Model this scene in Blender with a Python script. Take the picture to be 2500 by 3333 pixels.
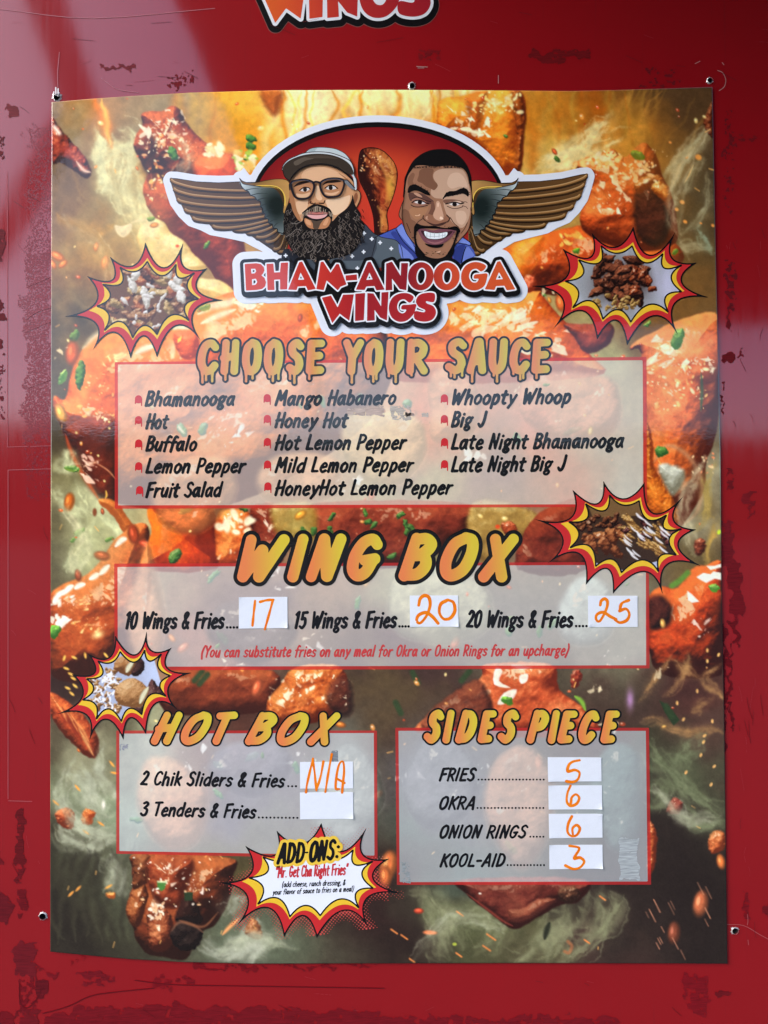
import bpy, math
import numpy as np
from mathutils import Matrix, Vector
from mathutils.geometry import tessellate_polygon

scene = bpy.context.scene
for o in list(bpy.data.objects):
    bpy.data.objects.remove(o, do_unlink=True)

# ------------------------------------------------------------------ camera, sky, sun, exposure
PPX, PPY, FPX = 1250.0, 1666.5, 2253.0       # measuring frame of the wall (2500 x 3333 units)
CAM_D, CAM_H = 0.95, 1.62


def rot(y, p, r):
    cy, sy, cp, sp, cr, sr = math.cos(y), math.sin(y), math.cos(p), math.sin(p), math.cos(r), math.sin(r)
    return (np.array([[cy, -sy, 0], [sy, cy, 0], [0, 0, 1]]) @ np.array([[1, 0, 0], [0, cp, -sp], [0, sp, cp]])
            @ np.array([[cr, 0, sr], [0, 1, 0], [-sr, 0, cr]]))


ROT = rot(math.radians(1.135), math.radians(1.051), math.radians(0.349))
cam_data = bpy.data.cameras.new('camera')
cam = bpy.data.objects.new('camera', cam_data)
scene.collection.objects.link(cam)
base = np.array([[1, 0, 0], [0, 0, -1], [0, 1, 0]], float)
M = np.eye(4)
M[:3, :3] = ROT @ base
M[:3, 3] = (0, -CAM_D, CAM_H)
cam.matrix_world = Matrix(M.tolist())
cam_data.sensor_fit = 'VERTICAL'
cam_data.sensor_height = 24.0
cam_data.lens = 24.0 * FPX / 3333.0
cam_data.clip_start = 0.01
cam_data.clip_end = 2000.0
scene.camera = cam

SUN_EL, SUN_AZ = 35.0, 242.0    # hazy bright overcast light from the front left
world = bpy.data.worlds.new('World')
scene.world = world
world.use_nodes = True
wn = world.node_tree.nodes
wl = world.node_tree.links
bg_node = wn.get('Background') or wn.new('ShaderNodeBackground')
sky = wn.new('ShaderNodeTexSky')
sky.sky_type = 'NISHITA'
sky.sun_disc = False
sky.sun_elevation = math.radians(SUN_EL)
sky.sun_rotation = math.radians(SUN_AZ)
sky.air_density = 0.8
sky.dust_density = 1.2
sky.ozone_density = 1.0
wl.new(sky.outputs['Color'], bg_node.inputs['Color'])
bg_node.inputs['Strength'].default_value = 0.15
sun_data = bpy.data.lights.new('sun', 'SUN')
sun_data.energy = 0.9
sun_data.angle = math.radians(30)
sun_data.color = (1.0, 0.96, 0.9)
sun = bpy.data.objects.new('sun', sun_data)
scene.collection.objects.link(sun)
_az, _el = math.radians(SUN_AZ), math.radians(SUN_EL)
sdir = Vector((math.sin(_az) * math.cos(_el), math.cos(_az) * math.cos(_el), math.sin(_el)))
sun.rotation_euler = sdir.to_track_quat('Z', 'Y').to_euler()
sun.location = (3, 6, 12)

scene.view_settings.view_transform = 'Standard'
scene.view_settings.look = 'None'
scene.view_settings.exposure = 1.68
scene.view_settings.gamma = 1.0
scene.view_settings.use_curve_mapping = False
scene.render.engine = 'CYCLES'
scene.cycles.max_bounces = 6

# ------------------------------------------------------------------ helpers
def W(u, v, h=0.0):
    """point of the wall plane (Y = 0) at measured position u, v, raised h metres off it"""
    u = np.asarray(u, float)
    v = np.asarray(v, float)
    d = np.stack([(u - PPX) / FPX, np.ones_like(u), -(v - PPY) / FPX], -1) @ ROT.T
    t = CAM_D / d[..., 1]
    out = np.stack([d[..., 0] * t, np.zeros_like(t) - h, CAM_H + d[..., 2] * t], -1)
    return out


def lin(c):
    c = np.asarray(c, float) / 255.0
    return np.where(c <= 0.04045, c / 12.92, ((c + 0.055) / 1.055) ** 2.4)


def at(off, s):
    """measuring window: local tracing coordinates -> wall measure"""
    ox, oy = off
    def f(pts):
        return [(ox + p[0] * s,) + (oy + p[1] * s,) + tuple(p[2:]) for p in pts]
    return f


def cr(pts, n=6, closed=False):
    """Catmull-Rom through pts (extra columns interpolated as well)"""
    P = np.array(pts, float)
    m = len(P)
    if m < 3:
        return P
    if closed:
        Q = np.vstack([P[-1], P, P[0], P[1]])
        segs = m
    else:
        Q = np.vstack([2 * P[0] - P[1], P, 2 * P[-1] - P[-2]])
        segs = m - 1
    t = np.linspace(0, 1, n, endpoint=False)[:, None]
    out = []
    for i in range(segs):
        a, b, c, d = Q[i], Q[i + 1], Q[i + 2], Q[i + 3]
        out.append(0.5 * (2 * b + (c - a) * t + (2 * a - 5 * b + 4 * c - d) * t ** 2 + (3 * b - a - 3 * c + d) * t ** 3))
    out = np.vstack(out)
    if not closed:
        out = np.vstack([out, P[-1]])
    return out


def poly_sdf(X, Y, rings):
    """signed distance to a polygon with rings (negative inside, even-odd)"""
    d2 = np.full(X.shape, 1e12)
    ins = np.zeros(X.shape, bool)
    for R in rings:
        R = np.asarray(R, float)[:, :2]
        A = R
        B = np.roll(R, -1, 0)
        for (ax, ay), (bx, by) in zip(A, B):
            ex, ey = bx - ax, by - ay
            L = ex * ex + ey * ey
            if L < 1e-12:
                continue
            px, py = X - ax, Y - ay
            t = np.clip((px * ex + py * ey) / L, 0, 1)
            qx, qy = px - t * ex, py - t * ey
            np.minimum(d2, qx * qx + qy * qy, out=d2)
            if ay != by:
                c = (ay > Y) != (by > Y)
                ins ^= c & (X < (bx - ax) * (Y - ay) / (by - ay) + ax)
    d = np.sqrt(d2)
    return np.where(ins, -d, d)


def grid(x0, y0, x1, y1, st):
    nx = int(math.ceil((x1 - x0) / st)) + 1
    ny = int(math.ceil((y1 - y0) / st)) + 1
    return np.meshgrid(x0 + np.arange(nx) * st, y0 + np.arange(ny) * st)


def stroke_field(strokes, pad, st):
    """distance minus radius of round brush strokes, each an array of (x, y, r)"""
    A = np.vstack(strokes)
    r = A[:, 2].max() + pad + 2 * st
    X, Y = grid(A[:, 0].min() - r, A[:, 1].min() - r, A[:, 0].max() + r, A[:, 1].max() + r, st)
    x0, y0 = X[0, 0], Y[0, 0]
    F = np.full(X.shape, pad + 2 * st)
    for S in strokes:
        S = np.asarray(S, float)
        if len(S) == 1:
            S = np.vstack([S, S + [[0.01, 0, 0]]])
        for a, b in zip(S[:-1], S[1:]):
            m = max(a[2], b[2]) + pad + st
            i0 = max(int((min(a[0], b[0]) - m - x0) / st), 0)
            i1 = int((max(a[0], b[0]) + m - x0) / st) + 2
            j0 = max(int((min(a[1], b[1]) - m - y0) / st), 0)
            j1 = int((max(a[1], b[1]) + m - y0) / st) + 2
            xs, ys = X[j0:j1, i0:i1], Y[j0:j1, i0:i1]
            ex, ey = b[0] - a[0], b[1] - a[1]
            L = max(ex * ex + ey * ey, 1e-9)
            t = np.clip(((xs - a[0]) * ex + (ys - a[1]) * ey) / L, 0, 1)
            d = np.hypot(xs - a[0] - t * ex, ys - a[1] - t * ey) - (a[2] + (b[2] - a[2]) * t)
            np.minimum(F[j0:j1, i0:i1], d, out=F[j0:j1, i0:i1])
    return X, Y, F


_CASES = {}
for _k in range(1, 15):
    _seq = []
    for _c in range(4):
        _i, _j = bool(_k >> _c & 1), bool(_k >> ((_c + 1) % 4) & 1)
        if _i:
            _seq.append(('c', _c))
        if _i != _j:
            _seq.append(('e', _c))
    _CASES[_k] = _seq


def march(X, Y, F, level=0.0, run=12):
    """filled outline F < level as polygons: list of (m, n, 2) arrays"""
    G = level - F
    st = X[0, 1] - X[0, 0]
    inn = G > 0
    ca = [(slice(None, -1), slice(None, -1)), (slice(None, -1), slice(1, None)),
          (slice(1, None), slice(1, None)), (slice(1, None), slice(None, -1))]
    code = sum(inn[ca[q]].astype(int) << q for q in range(4))
    out = []
    for k, seq in _CASES.items():
        J, I = np.nonzero(code == k)
        if not len(J):
            continue
        cx = [X[ca[q]][J, I] for q in range(4)]
        cy = [Y[ca[q]][J, I] for q in range(4)]
        cg = [G[ca[q]][J, I] for q in range(4)]
        pts = []
        for kind, q in seq:
            if kind == 'c':
                pts.append(np.stack([cx[q], cy[q]], -1))
            else:
                w = (q + 1) % 4
                t = cg[q] / (cg[q] - cg[w])
                t = np.clip(t, 0.02, 0.98)
                pts.append(np.stack([cx[q] + (cx[w] - cx[q]) * t, cy[q] + (cy[w] - cy[q]) * t], -1))
        out.append(np.stack(pts, 1))
    full = code == 15
    quads = []
    for j in range(full.shape[0]):
        row = np.flatnonzero(full[j])
        if not len(row):
            continue
        for seg in np.split(row, np.flatnonzero(np.diff(row) > 1) + 1):
            for a in range(seg[0], seg[-1] + 1, run):
                b = min(a + run, seg[-1] + 1)
                xa, xb = X[0, 0] + a * st, X[0, 0] + b * st
                ya, yb = Y[j, 0], Y[j + 1, 0]
                quads.append(((xa, ya), (xb, ya), (xb, yb), (xa, yb)))
    if quads:
        out.append(np.array(quads))
    return out


class Acc:
    """collects printed shapes and links them as ONE mesh object with a colour attribute"""
    def __init__(self):
        self.v, self.c, self.f, self.n = [], [], [], 0

    def add(self, polys, color, h):
        for P in polys:
            m, n, _ = P.shape
            x, y = P[..., 0].ravel(), P[..., 1].ravel()
            key = np.round(np.stack([x, y], -1) * 64).astype(np.int64)
            uq, first, inv = np.unique(key, axis=0, return_index=True, return_inverse=True)
            inv = np.asarray(inv).ravel()
            x, y = x[first], y[first]
            self.v.append(W(x, y, h))
            col = np.asarray(color(x, y) if callable(color) else color, float)
            self.c.append(np.broadcast_to(lin(col), (len(x), 3)))
            self.f.append((inv.reshape(m, n) + self.n)[:, ::-1])
            self.n += len(x)
        return self

    def field(self, X, Y, F, level, color, h, run=12):
        return self.add(march(X, Y, F, level, run), color, h)

    def poly(self, pts, color, h, smooth=0):
        P = cr(pts, smooth, True) if smooth else np.array(pts, float)
        P = P[:, :2]
        tri = tessellate_polygon([[Vector((p[0], p[1], 0)) for p in P]])
        if len(tri):
            T = P[np.array(tri)]
            a = (T[:, 1, 0] - T[:, 0, 0]) * (T[:, 2, 1] - T[:, 0, 1]) - (T[:, 1, 1] - T[:, 0, 1]) * (T[:, 2, 0] - T[:, 0, 0])
            T[a < 0] = T[a < 0][:, ::-1]
            self.add([T], color, h)
        return self

    def line(self, pts, r, color, h, smooth=0, closed=False, st=1.6):
        P = np.array(pts, float)
        if P.shape[1] == 2:
            P = np.hstack([P, np.full((len(P), 1), r)])
        if smooth:
            P = cr(P, smooth, closed)
        if closed:
            P = np.vstack([P, P[:1]])
        X, Y, F = stroke_field([P], 1, st)
        return self.field(X, Y, F, 0, color, h)

    def build(self, name, parent=None, mat=None, weld=True):
        v = np.vstack(self.v)
        me = bpy.data.meshes.new(name)
        loops, tot = [], []
        for f in self.f:
            loops.append(f.ravel())
            tot.append(np.full(len(f), f.shape[1]))
        loops = np.concatenate(loops)
        tot = np.concatenate(tot)
        c = np.vstack(self.c)
        if weld:
            key = np.round(v * 4e6).astype(np.int64)
            uq, first, inv = np.unique(key, axis=0, return_index=True, return_inverse=True)
            inv = np.asarray(inv).ravel()
            v, c, loops = v[first], c[first], inv[loops]
        me.vertices.add(len(v))
        me.vertices.foreach_set('co', v.ravel().astype(np.float32))
        me.loops.add(len(loops))
        me.loops.foreach_set('vertex_index', loops.astype(np.int32))
        me.polygons.add(len(tot))
        me.polygons.foreach_set('loop_start', np.concatenate([[0], np.cumsum(tot)[:-1]]).astype(np.int32))
        me.update(calc_edges=True)
        at_ = me.color_attributes.new('Print', 'FLOAT_COLOR', 'POINT')
        at_.data.foreach_set('color', np.hstack([c, np.ones((len(c), 1))]).ravel().astype(np.float32))
        me.validate()
        return link(name, me, parent, mat or MAT['print'])


def link(name, me, parent=None, mat=None):
    o = bpy.data.objects.new(name, me)
    scene.collection.objects.link(o)
    if mat is not None:
        me.materials.append(mat)
    if parent is not None:
        o.parent = parent
    return o


def tag(o, label=None, cat=None, group=None, kind=None):
    for k, x in (('label', label), ('category', cat), ('group', group), ('kind', kind)):
        if x:
            o[k] = x
    return o


def root(name, loc=(0, 0, 0)):
    o = bpy.data.objects.new(name, None)
    scene.collection.objects.link(o)
    o.location = loc
    o.empty_display_size = 0.05
    return o


rng = np.random.default_rng(7)


def vnoise(shape, cell, seed):
    """smooth value noise, cell in samples"""
    g = np.random.default_rng(seed)
    ny, nx = int(shape[0] / cell) + 3, int(shape[1] / cell) + 3
    T = g.random((ny, nx))
    y = np.arange(shape[0]) / cell
    x = np.arange(shape[1]) / cell
    yi, xi = y.astype(int), x.astype(int)
    fy, fx = y - yi, x - xi
    fy = fy * fy * (3 - 2 * fy)
    fx = fx * fx * (3 - 2 * fx)
    a = T[yi][:, xi] * (1 - fx) + T[yi][:, xi + 1] * fx
    b = T[yi + 1][:, xi] * (1 - fx) + T[yi + 1][:, xi + 1] * fx
    return a * (1 - fy)[:, None] + b * fy[:, None]


def fbm(shape, cell, seed, octs=4, gain=0.5):
    s, a, t = 0, 1.0, 0
    for k in range(octs):
        if cell < 1.2:
            break
        s = s + a * vnoise(shape, cell, seed + 31 * k)
        t += a
        a *= gain
        cell /= 2.03
    return s / t


# ------------------------------------------------------------------ materials
MAT = {}


def new_mat(name):
    m = bpy.data.materials.new(name)
    m.use_nodes = True
    nt = m.node_tree
    b = nt.nodes.get('Principled BSDF')
    return m, nt, b


def N(nt, t, **kw):
    n = nt.nodes.new(t)
    for k, v in kw.items():
        if k in n.inputs.keys():
            n.inputs[k].default_value = v
        else:
            setattr(n, k, v)
    return n


def coat_bump(nt, b, scales, target=('Coat Normal',)):
    """orange peel / wrinkles of a film surface from object-space noise; scales: (frequency per metre, height m, stretch)"""
    geo = N(nt, 'ShaderNodeNewGeometry')
    prev = None
    for fr, hgt, stx in scales:
        mp = N(nt, 'ShaderNodeMapping')
        mp.inputs['Scale'].default_value = stx
        nt.links.new(geo.outputs['Position'], mp.inputs['Vector'])
        tx = N(nt, 'ShaderNodeTexNoise', Scale=fr, Detail=3.0, Roughness=0.55)
        nt.links.new(mp.outputs['Vector'], tx.inputs['Vector'])
        bp = N(nt, 'ShaderNodeBump', Strength=1.0, Distance=hgt)
        nt.links.new(tx.outputs['Fac'], bp.inputs['Height'])
        if prev is not None:
            nt.links.new(prev.outputs['Normal'], bp.inputs['Normal'])
        prev = bp
    for t in target:
        nt.links.new(prev.outputs['Normal'], b.inputs[t])
    return prev


def film_material(name, rough, coat, coat_rough, ior, scales):
    m, nt, b = new_mat(name)
    a = N(nt, 'ShaderNodeAttribute', attribute_name='Print')
    # faint grain of the ink
    geo = N(nt, 'ShaderNodeNewGeometry')
    tx = N(nt, 'ShaderNodeTexNoise', Scale=1400.0, Detail=2.0)
    nt.links.new(geo.outputs['Position'], tx.inputs['Vector'])
    mr = N(nt, 'ShaderNodeMapRange')
    mr.inputs['To Min'].default_value = 0.9
    mr.inputs['To Max'].default_value = 1.08
    nt.links.new(tx.outputs['Fac'], mr.inputs['Value'])
    mx = N(nt, 'ShaderNodeVectorMath', operation='SCALE')
    nt.links.new(a.outputs['Color'], mx.inputs[0])
    nt.links.new(mr.outputs['Result'], mx.inputs['Scale'])
    nt.links.new(mx.outputs['Vector'], b.inputs['Base Color'])
    b.inputs['Roughness'].default_value = rough
    b.inputs['Specular IOR Level'].default_value = 0.05
    b.inputs['Coat Weight'].default_value = coat
    b.inputs['Coat Roughness'].default_value = coat_rough
    b.inputs['Coat IOR'].default_value = ior
    coat_bump(nt, b, scales)
    MAT[name] = m
    return m


film_material('print', 0.6, 1.0, 0.05, 1.5, [(3.0, 0.0012, (1, 1, 1)), (24.0, 0.00013, (1, 1, 1)), (230.0, 0.00004, (1, 1, 1.6))])
film_material('decal', 0.5, 1.0, 0.08, 1.5, [(300.0, 0.00001, (1, 1, 1))])
film_material('paper', 0.8, 0.15, 0.3, 1.4, [(120.0, 0.00002, (1, 1, 1))])
# ------------------------------------------------------------------ the poster's printed picture, painted into a colour grid
def sstep(a, b, x):
    t = np.clip((x - a) / (b - a), 0, 1)
    return t * t * (3 - 2 * t)


class Canvas:
    def __init__(self, x0, y0, x1, y1, st, seed=1):
        self.X, self.Y = grid(x0, y0, x1, y1, st)
        self.x0, self.y0, self.st, self.seed = x0, y0, st, seed
        self.shape = self.X.shape
        self.A = np.zeros(self.shape + (3,))

    def base(self, samples, power=2.6):
        """smooth colour field through (x, y, rgb) samples"""
        g = 12
        xs, ys = self.X[0, ::g], self.Y[::g, 0]
        xs = np.append(xs, self.X[0, -1] + 40)
        ys = np.append(ys, self.Y[-1, 0] + 40)
        GX, GY = np.meshgrid(xs, ys)
        n = 0
        w = 0
        for x, y, c in samples:
            k = 1.0 / (((GX - x) ** 2 + (GY - y) ** 2) + 60 ** 2) ** (power / 2)
            n = n + k[..., None] * np.array(c, float)
            w = w + k
        T = n / w[..., None]
        fy = (self.Y[:, 0] - ys[0]) / (ys[1] - ys[0])
        fx = (self.X[0] - xs[0]) / (xs[1] - xs[0])
        # turbulence makes the field swirl like smoke instead of grading evenly
        n1 = (fbm(self.shape, 110, self.seed + 5) - .5) * 16
        n2 = (fbm(self.shape, 110, self.seed + 6) - .5) * 16
        FX = np.clip(fx[None, :] + n1, 0, len(xs) - 1.01)
        FY = np.clip(fy[:, None] + n2, 0, len(ys) - 1.01)
        i, j = FX.astype(int), FY.astype(int)
        a, b = (FX - i)[..., None], (FY - j)[..., None]
        self.A = T[j, i] * (1 - a) * (1 - b) + T[j, i + 1] * a * (1 - b) + T[j + 1, i] * (1 - a) * b + T[j + 1, i + 1] * a * b
        return self

    def win(self, x0, y0, x1, y1):
        i0 = max(int((x0 - self.x0) / self.st) - 1, 0)
        j0 = max(int((y0 - self.y0) / self.st) - 1, 0)
        i1 = min(int((x1 - self.x0) / self.st) + 2, self.shape[1])
        j1 = min(int((y1 - self.y0) / self.st) + 2, self.shape[0])
        return (slice(j0, max(j1, j0)), slice(i0, max(i1, i0)))

    def mix(self, s, color, a):
        a = a[..., None]
        self.A[s] = self.A[s] * (1 - a) + np.asarray(color, float) * a

    def blob(self, pts, dark, mid, light, round_=90, bump=0.5, cell=26, spec=0.5, light_dir=(-.35, -.75, .55), seed=0,
             soft=3.2, grad=None, alpha=1.0, streak=None, smooth=5, rim=0.2):
        P = cr(pts, smooth, True) if smooth else np.array(pts, float)
        s = self.win(P[:, 0].min() - 8, P[:, 1].min() - 8, P[:, 0].max() + 8, P[:, 1].max() + 8)
        X, Y = self.X[s], self.Y[s]
        if X.size == 0 or min(X.shape) < 3:
            return self
        d = -poly_sdf(X, Y, [P])
        sh = X.shape
        c = cell / self.st
        ragged = (fbm(sh, max(c * .7, 3), seed + 90, 3) - .5) * 7
        d = d + ragged
        t = np.clip(d / round_, 0, 1)
        H = round_ * np.sqrt(np.maximum(1 - (1 - t) ** 2, 0))
        big = fbm(sh, c * 3.2, seed + 1, 3)
        fine = fbm(sh, c, seed + 2, 4, .55)
        rdg = 1 - np.abs(2 * fbm(sh, c * 1.7, seed + 3, 3) - 1)
        if streak is not None:
            q = (X * streak[0] + Y * streak[1]) / self.st
            p = (-X * streak[1] + Y * streak[0]) / self.st
            g = np.random.default_rng(seed + 4).random(4096)
            lane = np.abs(p + 5 * big).astype(int) // 4 % 4096
            fine = .5 * fine + .5 * g[lane]
        H = H + bump * (big * 1.9 * cell + fine * .36 * cell + rdg * .34 * cell)
        gy, gx = np.gradient(H, self.st)
        nz = 1 / np.sqrt(gx * gx + gy * gy + 1)
        L = np.array(light_dir) / np.linalg.norm(light_dir)
        lam = np.clip((-gx * L[0] - gy * L[1] + L[2]) * nz, 0, 1)
        tone = lam * .9 + .06 + (fine - .5) * .3 + (big - .5) * .5
        if grad is not None:
            gx_, gy_, amt = grad
            u = ((X - P[:, 0].mean()) * gx_ + (Y - P[:, 1].mean()) * gy_) / max(np.ptp(P[:, 0]), np.ptp(P[:, 1]))
            tone = tone - amt * u
        tone = tone - rim * (1 - sstep(0, 26, d)) * (1 - lam) * 1.5
        tone = np.clip(tone, 0, 1)
        dk, md, lt = (np.array(q, float) for q in (dark, mid, light))
        a1 = np.clip(tone / .5, 0, 1)[..., None]
        a2 = np.clip((tone - .5) / .5, 0, 1)[..., None]
        col = dk * (1 - a1) + md * a1
        col = col * (1 - a2) + lt * a2
        vein = 1 - np.abs(2 * fbm(sh, max(c * .55, 3), seed + 12, 3, .6) - 1)
        kv = sstep(.86, .98, vein) * sstep(.35, .75, tone) * .3
        col = col + (lt * 1.12 - col) * kv[..., None]
        if spec > 0:
            Hv = L + np.array([0, 0, 1.0])
            Hv /= np.linalg.norm(Hv)
            sp = np.clip((-gx * Hv[0] - gy * Hv[1] + Hv[2]) * nz, 0, 1) ** 26
            patch = fbm(sh, c * 2.4, seed + 8, 2)
            k = sstep(.45, .75, sp * (0.55 + 0.9 * patch) + (fine - .5) * .35) * spec * sstep(.3, .6, patch)
            col = col * (1 - k[..., None]) + np.array([255, 244, 215.]) * k[..., None]
        self.mix(s, col, sstep(-soft, soft, d) * alpha)
        return self

    def ell(self, x, y, rx, ry, color, a=1.0, rotd=0, soft=.35):
        m = max(rx, ry) * 1.4 + 4
        s = self.win(x - m, y - m, x + m, y + m)
        X, Y = self.X[s] - x, self.Y[s] - y
        if X.size == 0:
            return self
        c, q = math.cos(math.radians(rotd)), math.sin(math.radians(rotd))
        d = np.hypot((X * c + Y * q) / rx, (-X * q + Y * c) / ry)
        self.mix(s, color, (1 - sstep(1 - soft, 1 + soft, d)) * a)
        return self

    def glow(self, x, y, rx, ry, color, a, rotd=0):
        m = max(rx, ry) * 2.2
        s = self.win(x - m, y - m, x + m, y + m)
        X, Y = self.X[s] - x, self.Y[s] - y
        if X.size == 0:
            return self
        c, q = math.cos(math.radians(rotd)), math.sin(math.radians(rotd))
        d = ((X * c + Y * q) / rx) ** 2 + ((-X * q + Y * c) / ry) ** 2
        self.mix(s, color, np.exp(-d) * a)
        return self

    def stroke(self, pts, r, color, a=1.0, soft=1.0, smooth=8, taper=True, warp=0, seed=0):
        P = np.array(pts, float)
        P = cr(P, smooth) if smooth and len(P) > 2 else P
        if warp:
            n = len(P)
            g = np.random.default_rng(seed)
            ph = g.random(4) * 6.28
            t = np.linspace(0, 1, n)
            P = P + warp * np.stack([np.sin(t * 9 + ph[0]) + .5 * np.sin(t * 21 + ph[1]), np.sin(t * 8 + ph[2]) + .5 * np.sin(t * 19 + ph[3])], -1)
        m = r * (1 + soft) + 3
        s = self.win(P[:, 0].min() - m, P[:, 1].min() - m, P[:, 0].max() + m, P[:, 1].max() + m)
        X, Y = self.X[s], self.Y[s]
        if X.size == 0:
            return self
        best = np.full(X.shape, 9.0)
        n = len(P) - 1
        for k in range(n):
            (ax, ay), (bx, by) = P[k], P[k + 1]
            rr = r * (math.sin(math.pi * (k + .5) / n) ** .6 if taper else 1)
            ex, ey = bx - ax, by - ay
            w = (slice(None), slice(None))
            mm = rr * (1 + soft) + self.st
            i0 = np.searchsorted(X[0], min(ax, bx) - mm)
            i1 = np.searchsorted(X[0], max(ax, bx) + mm)
            j0 = np.searchsorted(Y[:, 0], min(ay, by) - mm)
            j1 = np.searchsorted(Y[:, 0], max(ay, by) + mm)
            xs, ys = X[j0:j1, i0:i1], Y[j0:j1, i0:i1]
            if xs.size == 0:
                continue
            t = np.clip(((xs - ax) * ex + (ys - ay) * ey) / max(ex * ex + ey * ey, 1e-6), 0, 1)
            d = np.hypot(xs - ax - t * ex, ys - ay - t * ey) / max(rr, .5)
            np.minimum(best[j0:j1, i0:i1], d, out=best[j0:j1, i0:i1])
        if soft >= 1:
            al = np.exp(-best ** 2 * 1.3)
            al[best > 2.1] = 0
        else:
            al = 1 - sstep(1 - soft, 1 + soft, best)
        self.mix(s, color, al * a)
        return self

    def poly(self, pts, color, a=1.0, smooth=0, soft=2.0):
        P = cr(pts, smooth, True) if smooth else np.array(pts, float)
        s = self.win(P[:, 0].min() - 6, P[:, 1].min() - 6, P[:, 0].max() + 6, P[:, 1].max() + 6)
        X, Y = self.X[s], self.Y[s]
        if X.size == 0:
            return self
        self.mix(s, color, sstep(-soft, soft, -poly_sdf(X, Y, [P])) * a)
        return self

    def smoke(self, pts, width, n, color, a, seed, spread=1.0):
        """a bundle of thin wisps that wander round a path"""
        g = np.random.default_rng(seed)
        P = cr(np.array(pts, float), 5)
        T = np.gradient(P, axis=0)
        Nn = np.stack([-T[:, 1], T[:, 0]], -1) / (np.linalg.norm(T, axis=1)[:, None] + 1e-6)
        t = np.linspace(0, 1, len(P))
        m = width * 2.2
        s = self.win(P[:, 0].min() - m, P[:, 1].min() - m, P[:, 0].max() + m, P[:, 1].max() + m)
        X, Y = self.X[s], self.Y[s]
        if min(X.shape) < 8:
            return self
        L = Canvas(X[0, 0], Y[0, 0], X[0, -1], Y[-1, 0], self.st, seed)
        L.stroke(P, width * .85, (1, 1, 1), .32, 1.2, 2)
        for k in range(int(n * 2.2)):
            lane = g.normal() * width * .42 * spread
            wob = lane * (.55 + .45 * np.sin(t * (2 + 2 * g.random()) * 3 + g.random() * 6)) + width * .22 * np.sin(t * (4 + 5 * g.random()) + g.random() * 6)
            q0 = int(len(P) * .35 * g.random())
            q1 = len(P) - int(len(P) * .35 * g.random())
            Q = (P + Nn * wob[:, None])[q0:q1]
            if len(Q) < 3:
                continue
            thin = g.random() < .45
            v = (1, 1, 1) if g.random() < .72 else (0, 0, 0)
            L.stroke(Q, width * (.05 + .05 * g.random() if thin else .16 + .22 * g.random()), v, .45 + .3 * g.random() if thin else .3 + .3 * g.random(), 1.2, 2)
        sh = L.shape
        c0 = width / self.st
        d1 = (fbm(sh, max(c0 * 1.2, 4), seed + 1, 4, .6) - .5) * c0 * .8
        d2 = (fbm(sh, max(c0 * 1.2, 4), seed + 2, 4, .6) - .5) * c0 * .8
        jj, ii = np.indices(sh)
        al = L.A[np.clip(jj + d2, 0, sh[0] - 1).astype(int), np.clip(ii + d1, 0, sh[1] - 1).astype(int), 0]
        al = (al + np.roll(al, 1, 0) + np.roll(al, 1, 1) + np.roll(al, (1, 1), (0, 1))) / 4
        al = al * (.55 + .9 * fbm(sh, max(c0 * .9, 4), seed + 3, 3))
        al = al[:X.shape[0], :X.shape[1]]
        s = (slice(s[0].start, s[0].start + al.shape[0]), slice(s[1].start, s[1].start + al.shape[1]))
        self.mix(s, color, np.clip(al * a * 1.75, 0, 1))
        return self

    def specks(self, x0, y0, x1, y1, n, r, colors, seed, a=.95, asp=1.8, region=None):
        g = np.random.default_rng(seed)
        for k in range(n):
            x, y = x0 + (x1 - x0) * g.random(), y0 + (y1 - y0) * g.random()
            if region is not None and not in_poly(x, y, region):
                continue
            q = r * (.5 + g.random() ** 2 * 1.3)
            self.ell(x, y, q * (1 + g.random() * (asp - 1)), q * .8, colors[int(g.random() * len(colors))], a, g.random() * 180, .4)
        return self

    def shards(self, x0, y0, x1, y1, n, r, color, seed, a=1.0, ang=None):
        """angular highlights where sauce catches the light"""
        g = np.random.default_rng(seed)
        for k in range(int(n * .8)):
            x, y = x0 + (x1 - x0) * g.random(), y0 + (y1 - y0) * g.random()
            q = r * (.22 + g.random() ** 2.6 * 1.5)
            m = 5 + int(g.random() * 4)
            th = np.sort(g.random(m)) * 6.28
            rr = q * (.35 + .9 * g.random(m))
            dx, dy = rr * np.cos(th) * 1.6, rr * np.sin(th) * .75
            t = g.random() * 3.1 if ang is None else math.radians(ang) + g.normal() * .25
            self.poly(np.stack([x + dx * math.cos(t) - dy * math.sin(t), y + dx * math.sin(t) + dy * math.cos(t)], -1), color, a * (.6 + .4 * g.random()), 3, 1.8)
        return self

    def seed_(self, x, y, r, rotd, col=(240, 150, 70)):
        c = np.array(col, float)
        self.ell(x, y, r * 1.75, r, c * .62, 1, rotd, .3)
        self.ell(x - r * .15, y - r * .2, r * 1.3, r * .65, c, 1, rotd, .4)
        self.ell(x - r * .3, y - r * .35, r * .6, r * .25, np.minimum(c * 1.25 + 30, 255), .9, rotd, .4)
        return self

    def herb(self, x, y, rx, ry, rotd, dark=(35, 70, 35), light=(120, 180, 80), seed=3):
        t = np.linspace(0, 6.28, 11)[:-1]
        g = np.random.default_rng(seed + int(x))
        k = .8 + .35 * g.random(10)
        px, py = rx * k * np.cos(t), ry * k * np.sin(t)
        a = math.radians(rotd)
        pts = np.stack([x + px * math.cos(a) - py * math.sin(a), y + px * math.sin(a) + py * math.cos(a)], -1)
        return self.blob(pts, dark, (70, 120, 55), light, round_=min(rx, ry) * .8, bump=.25, cell=10, spec=.25, seed=seed + int(y), soft=1.5)

    def grain(self, amt, seed):
        self.A += (np.random.default_rng(seed).random(self.shape)[..., None] - .5) * amt
        return self

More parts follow.
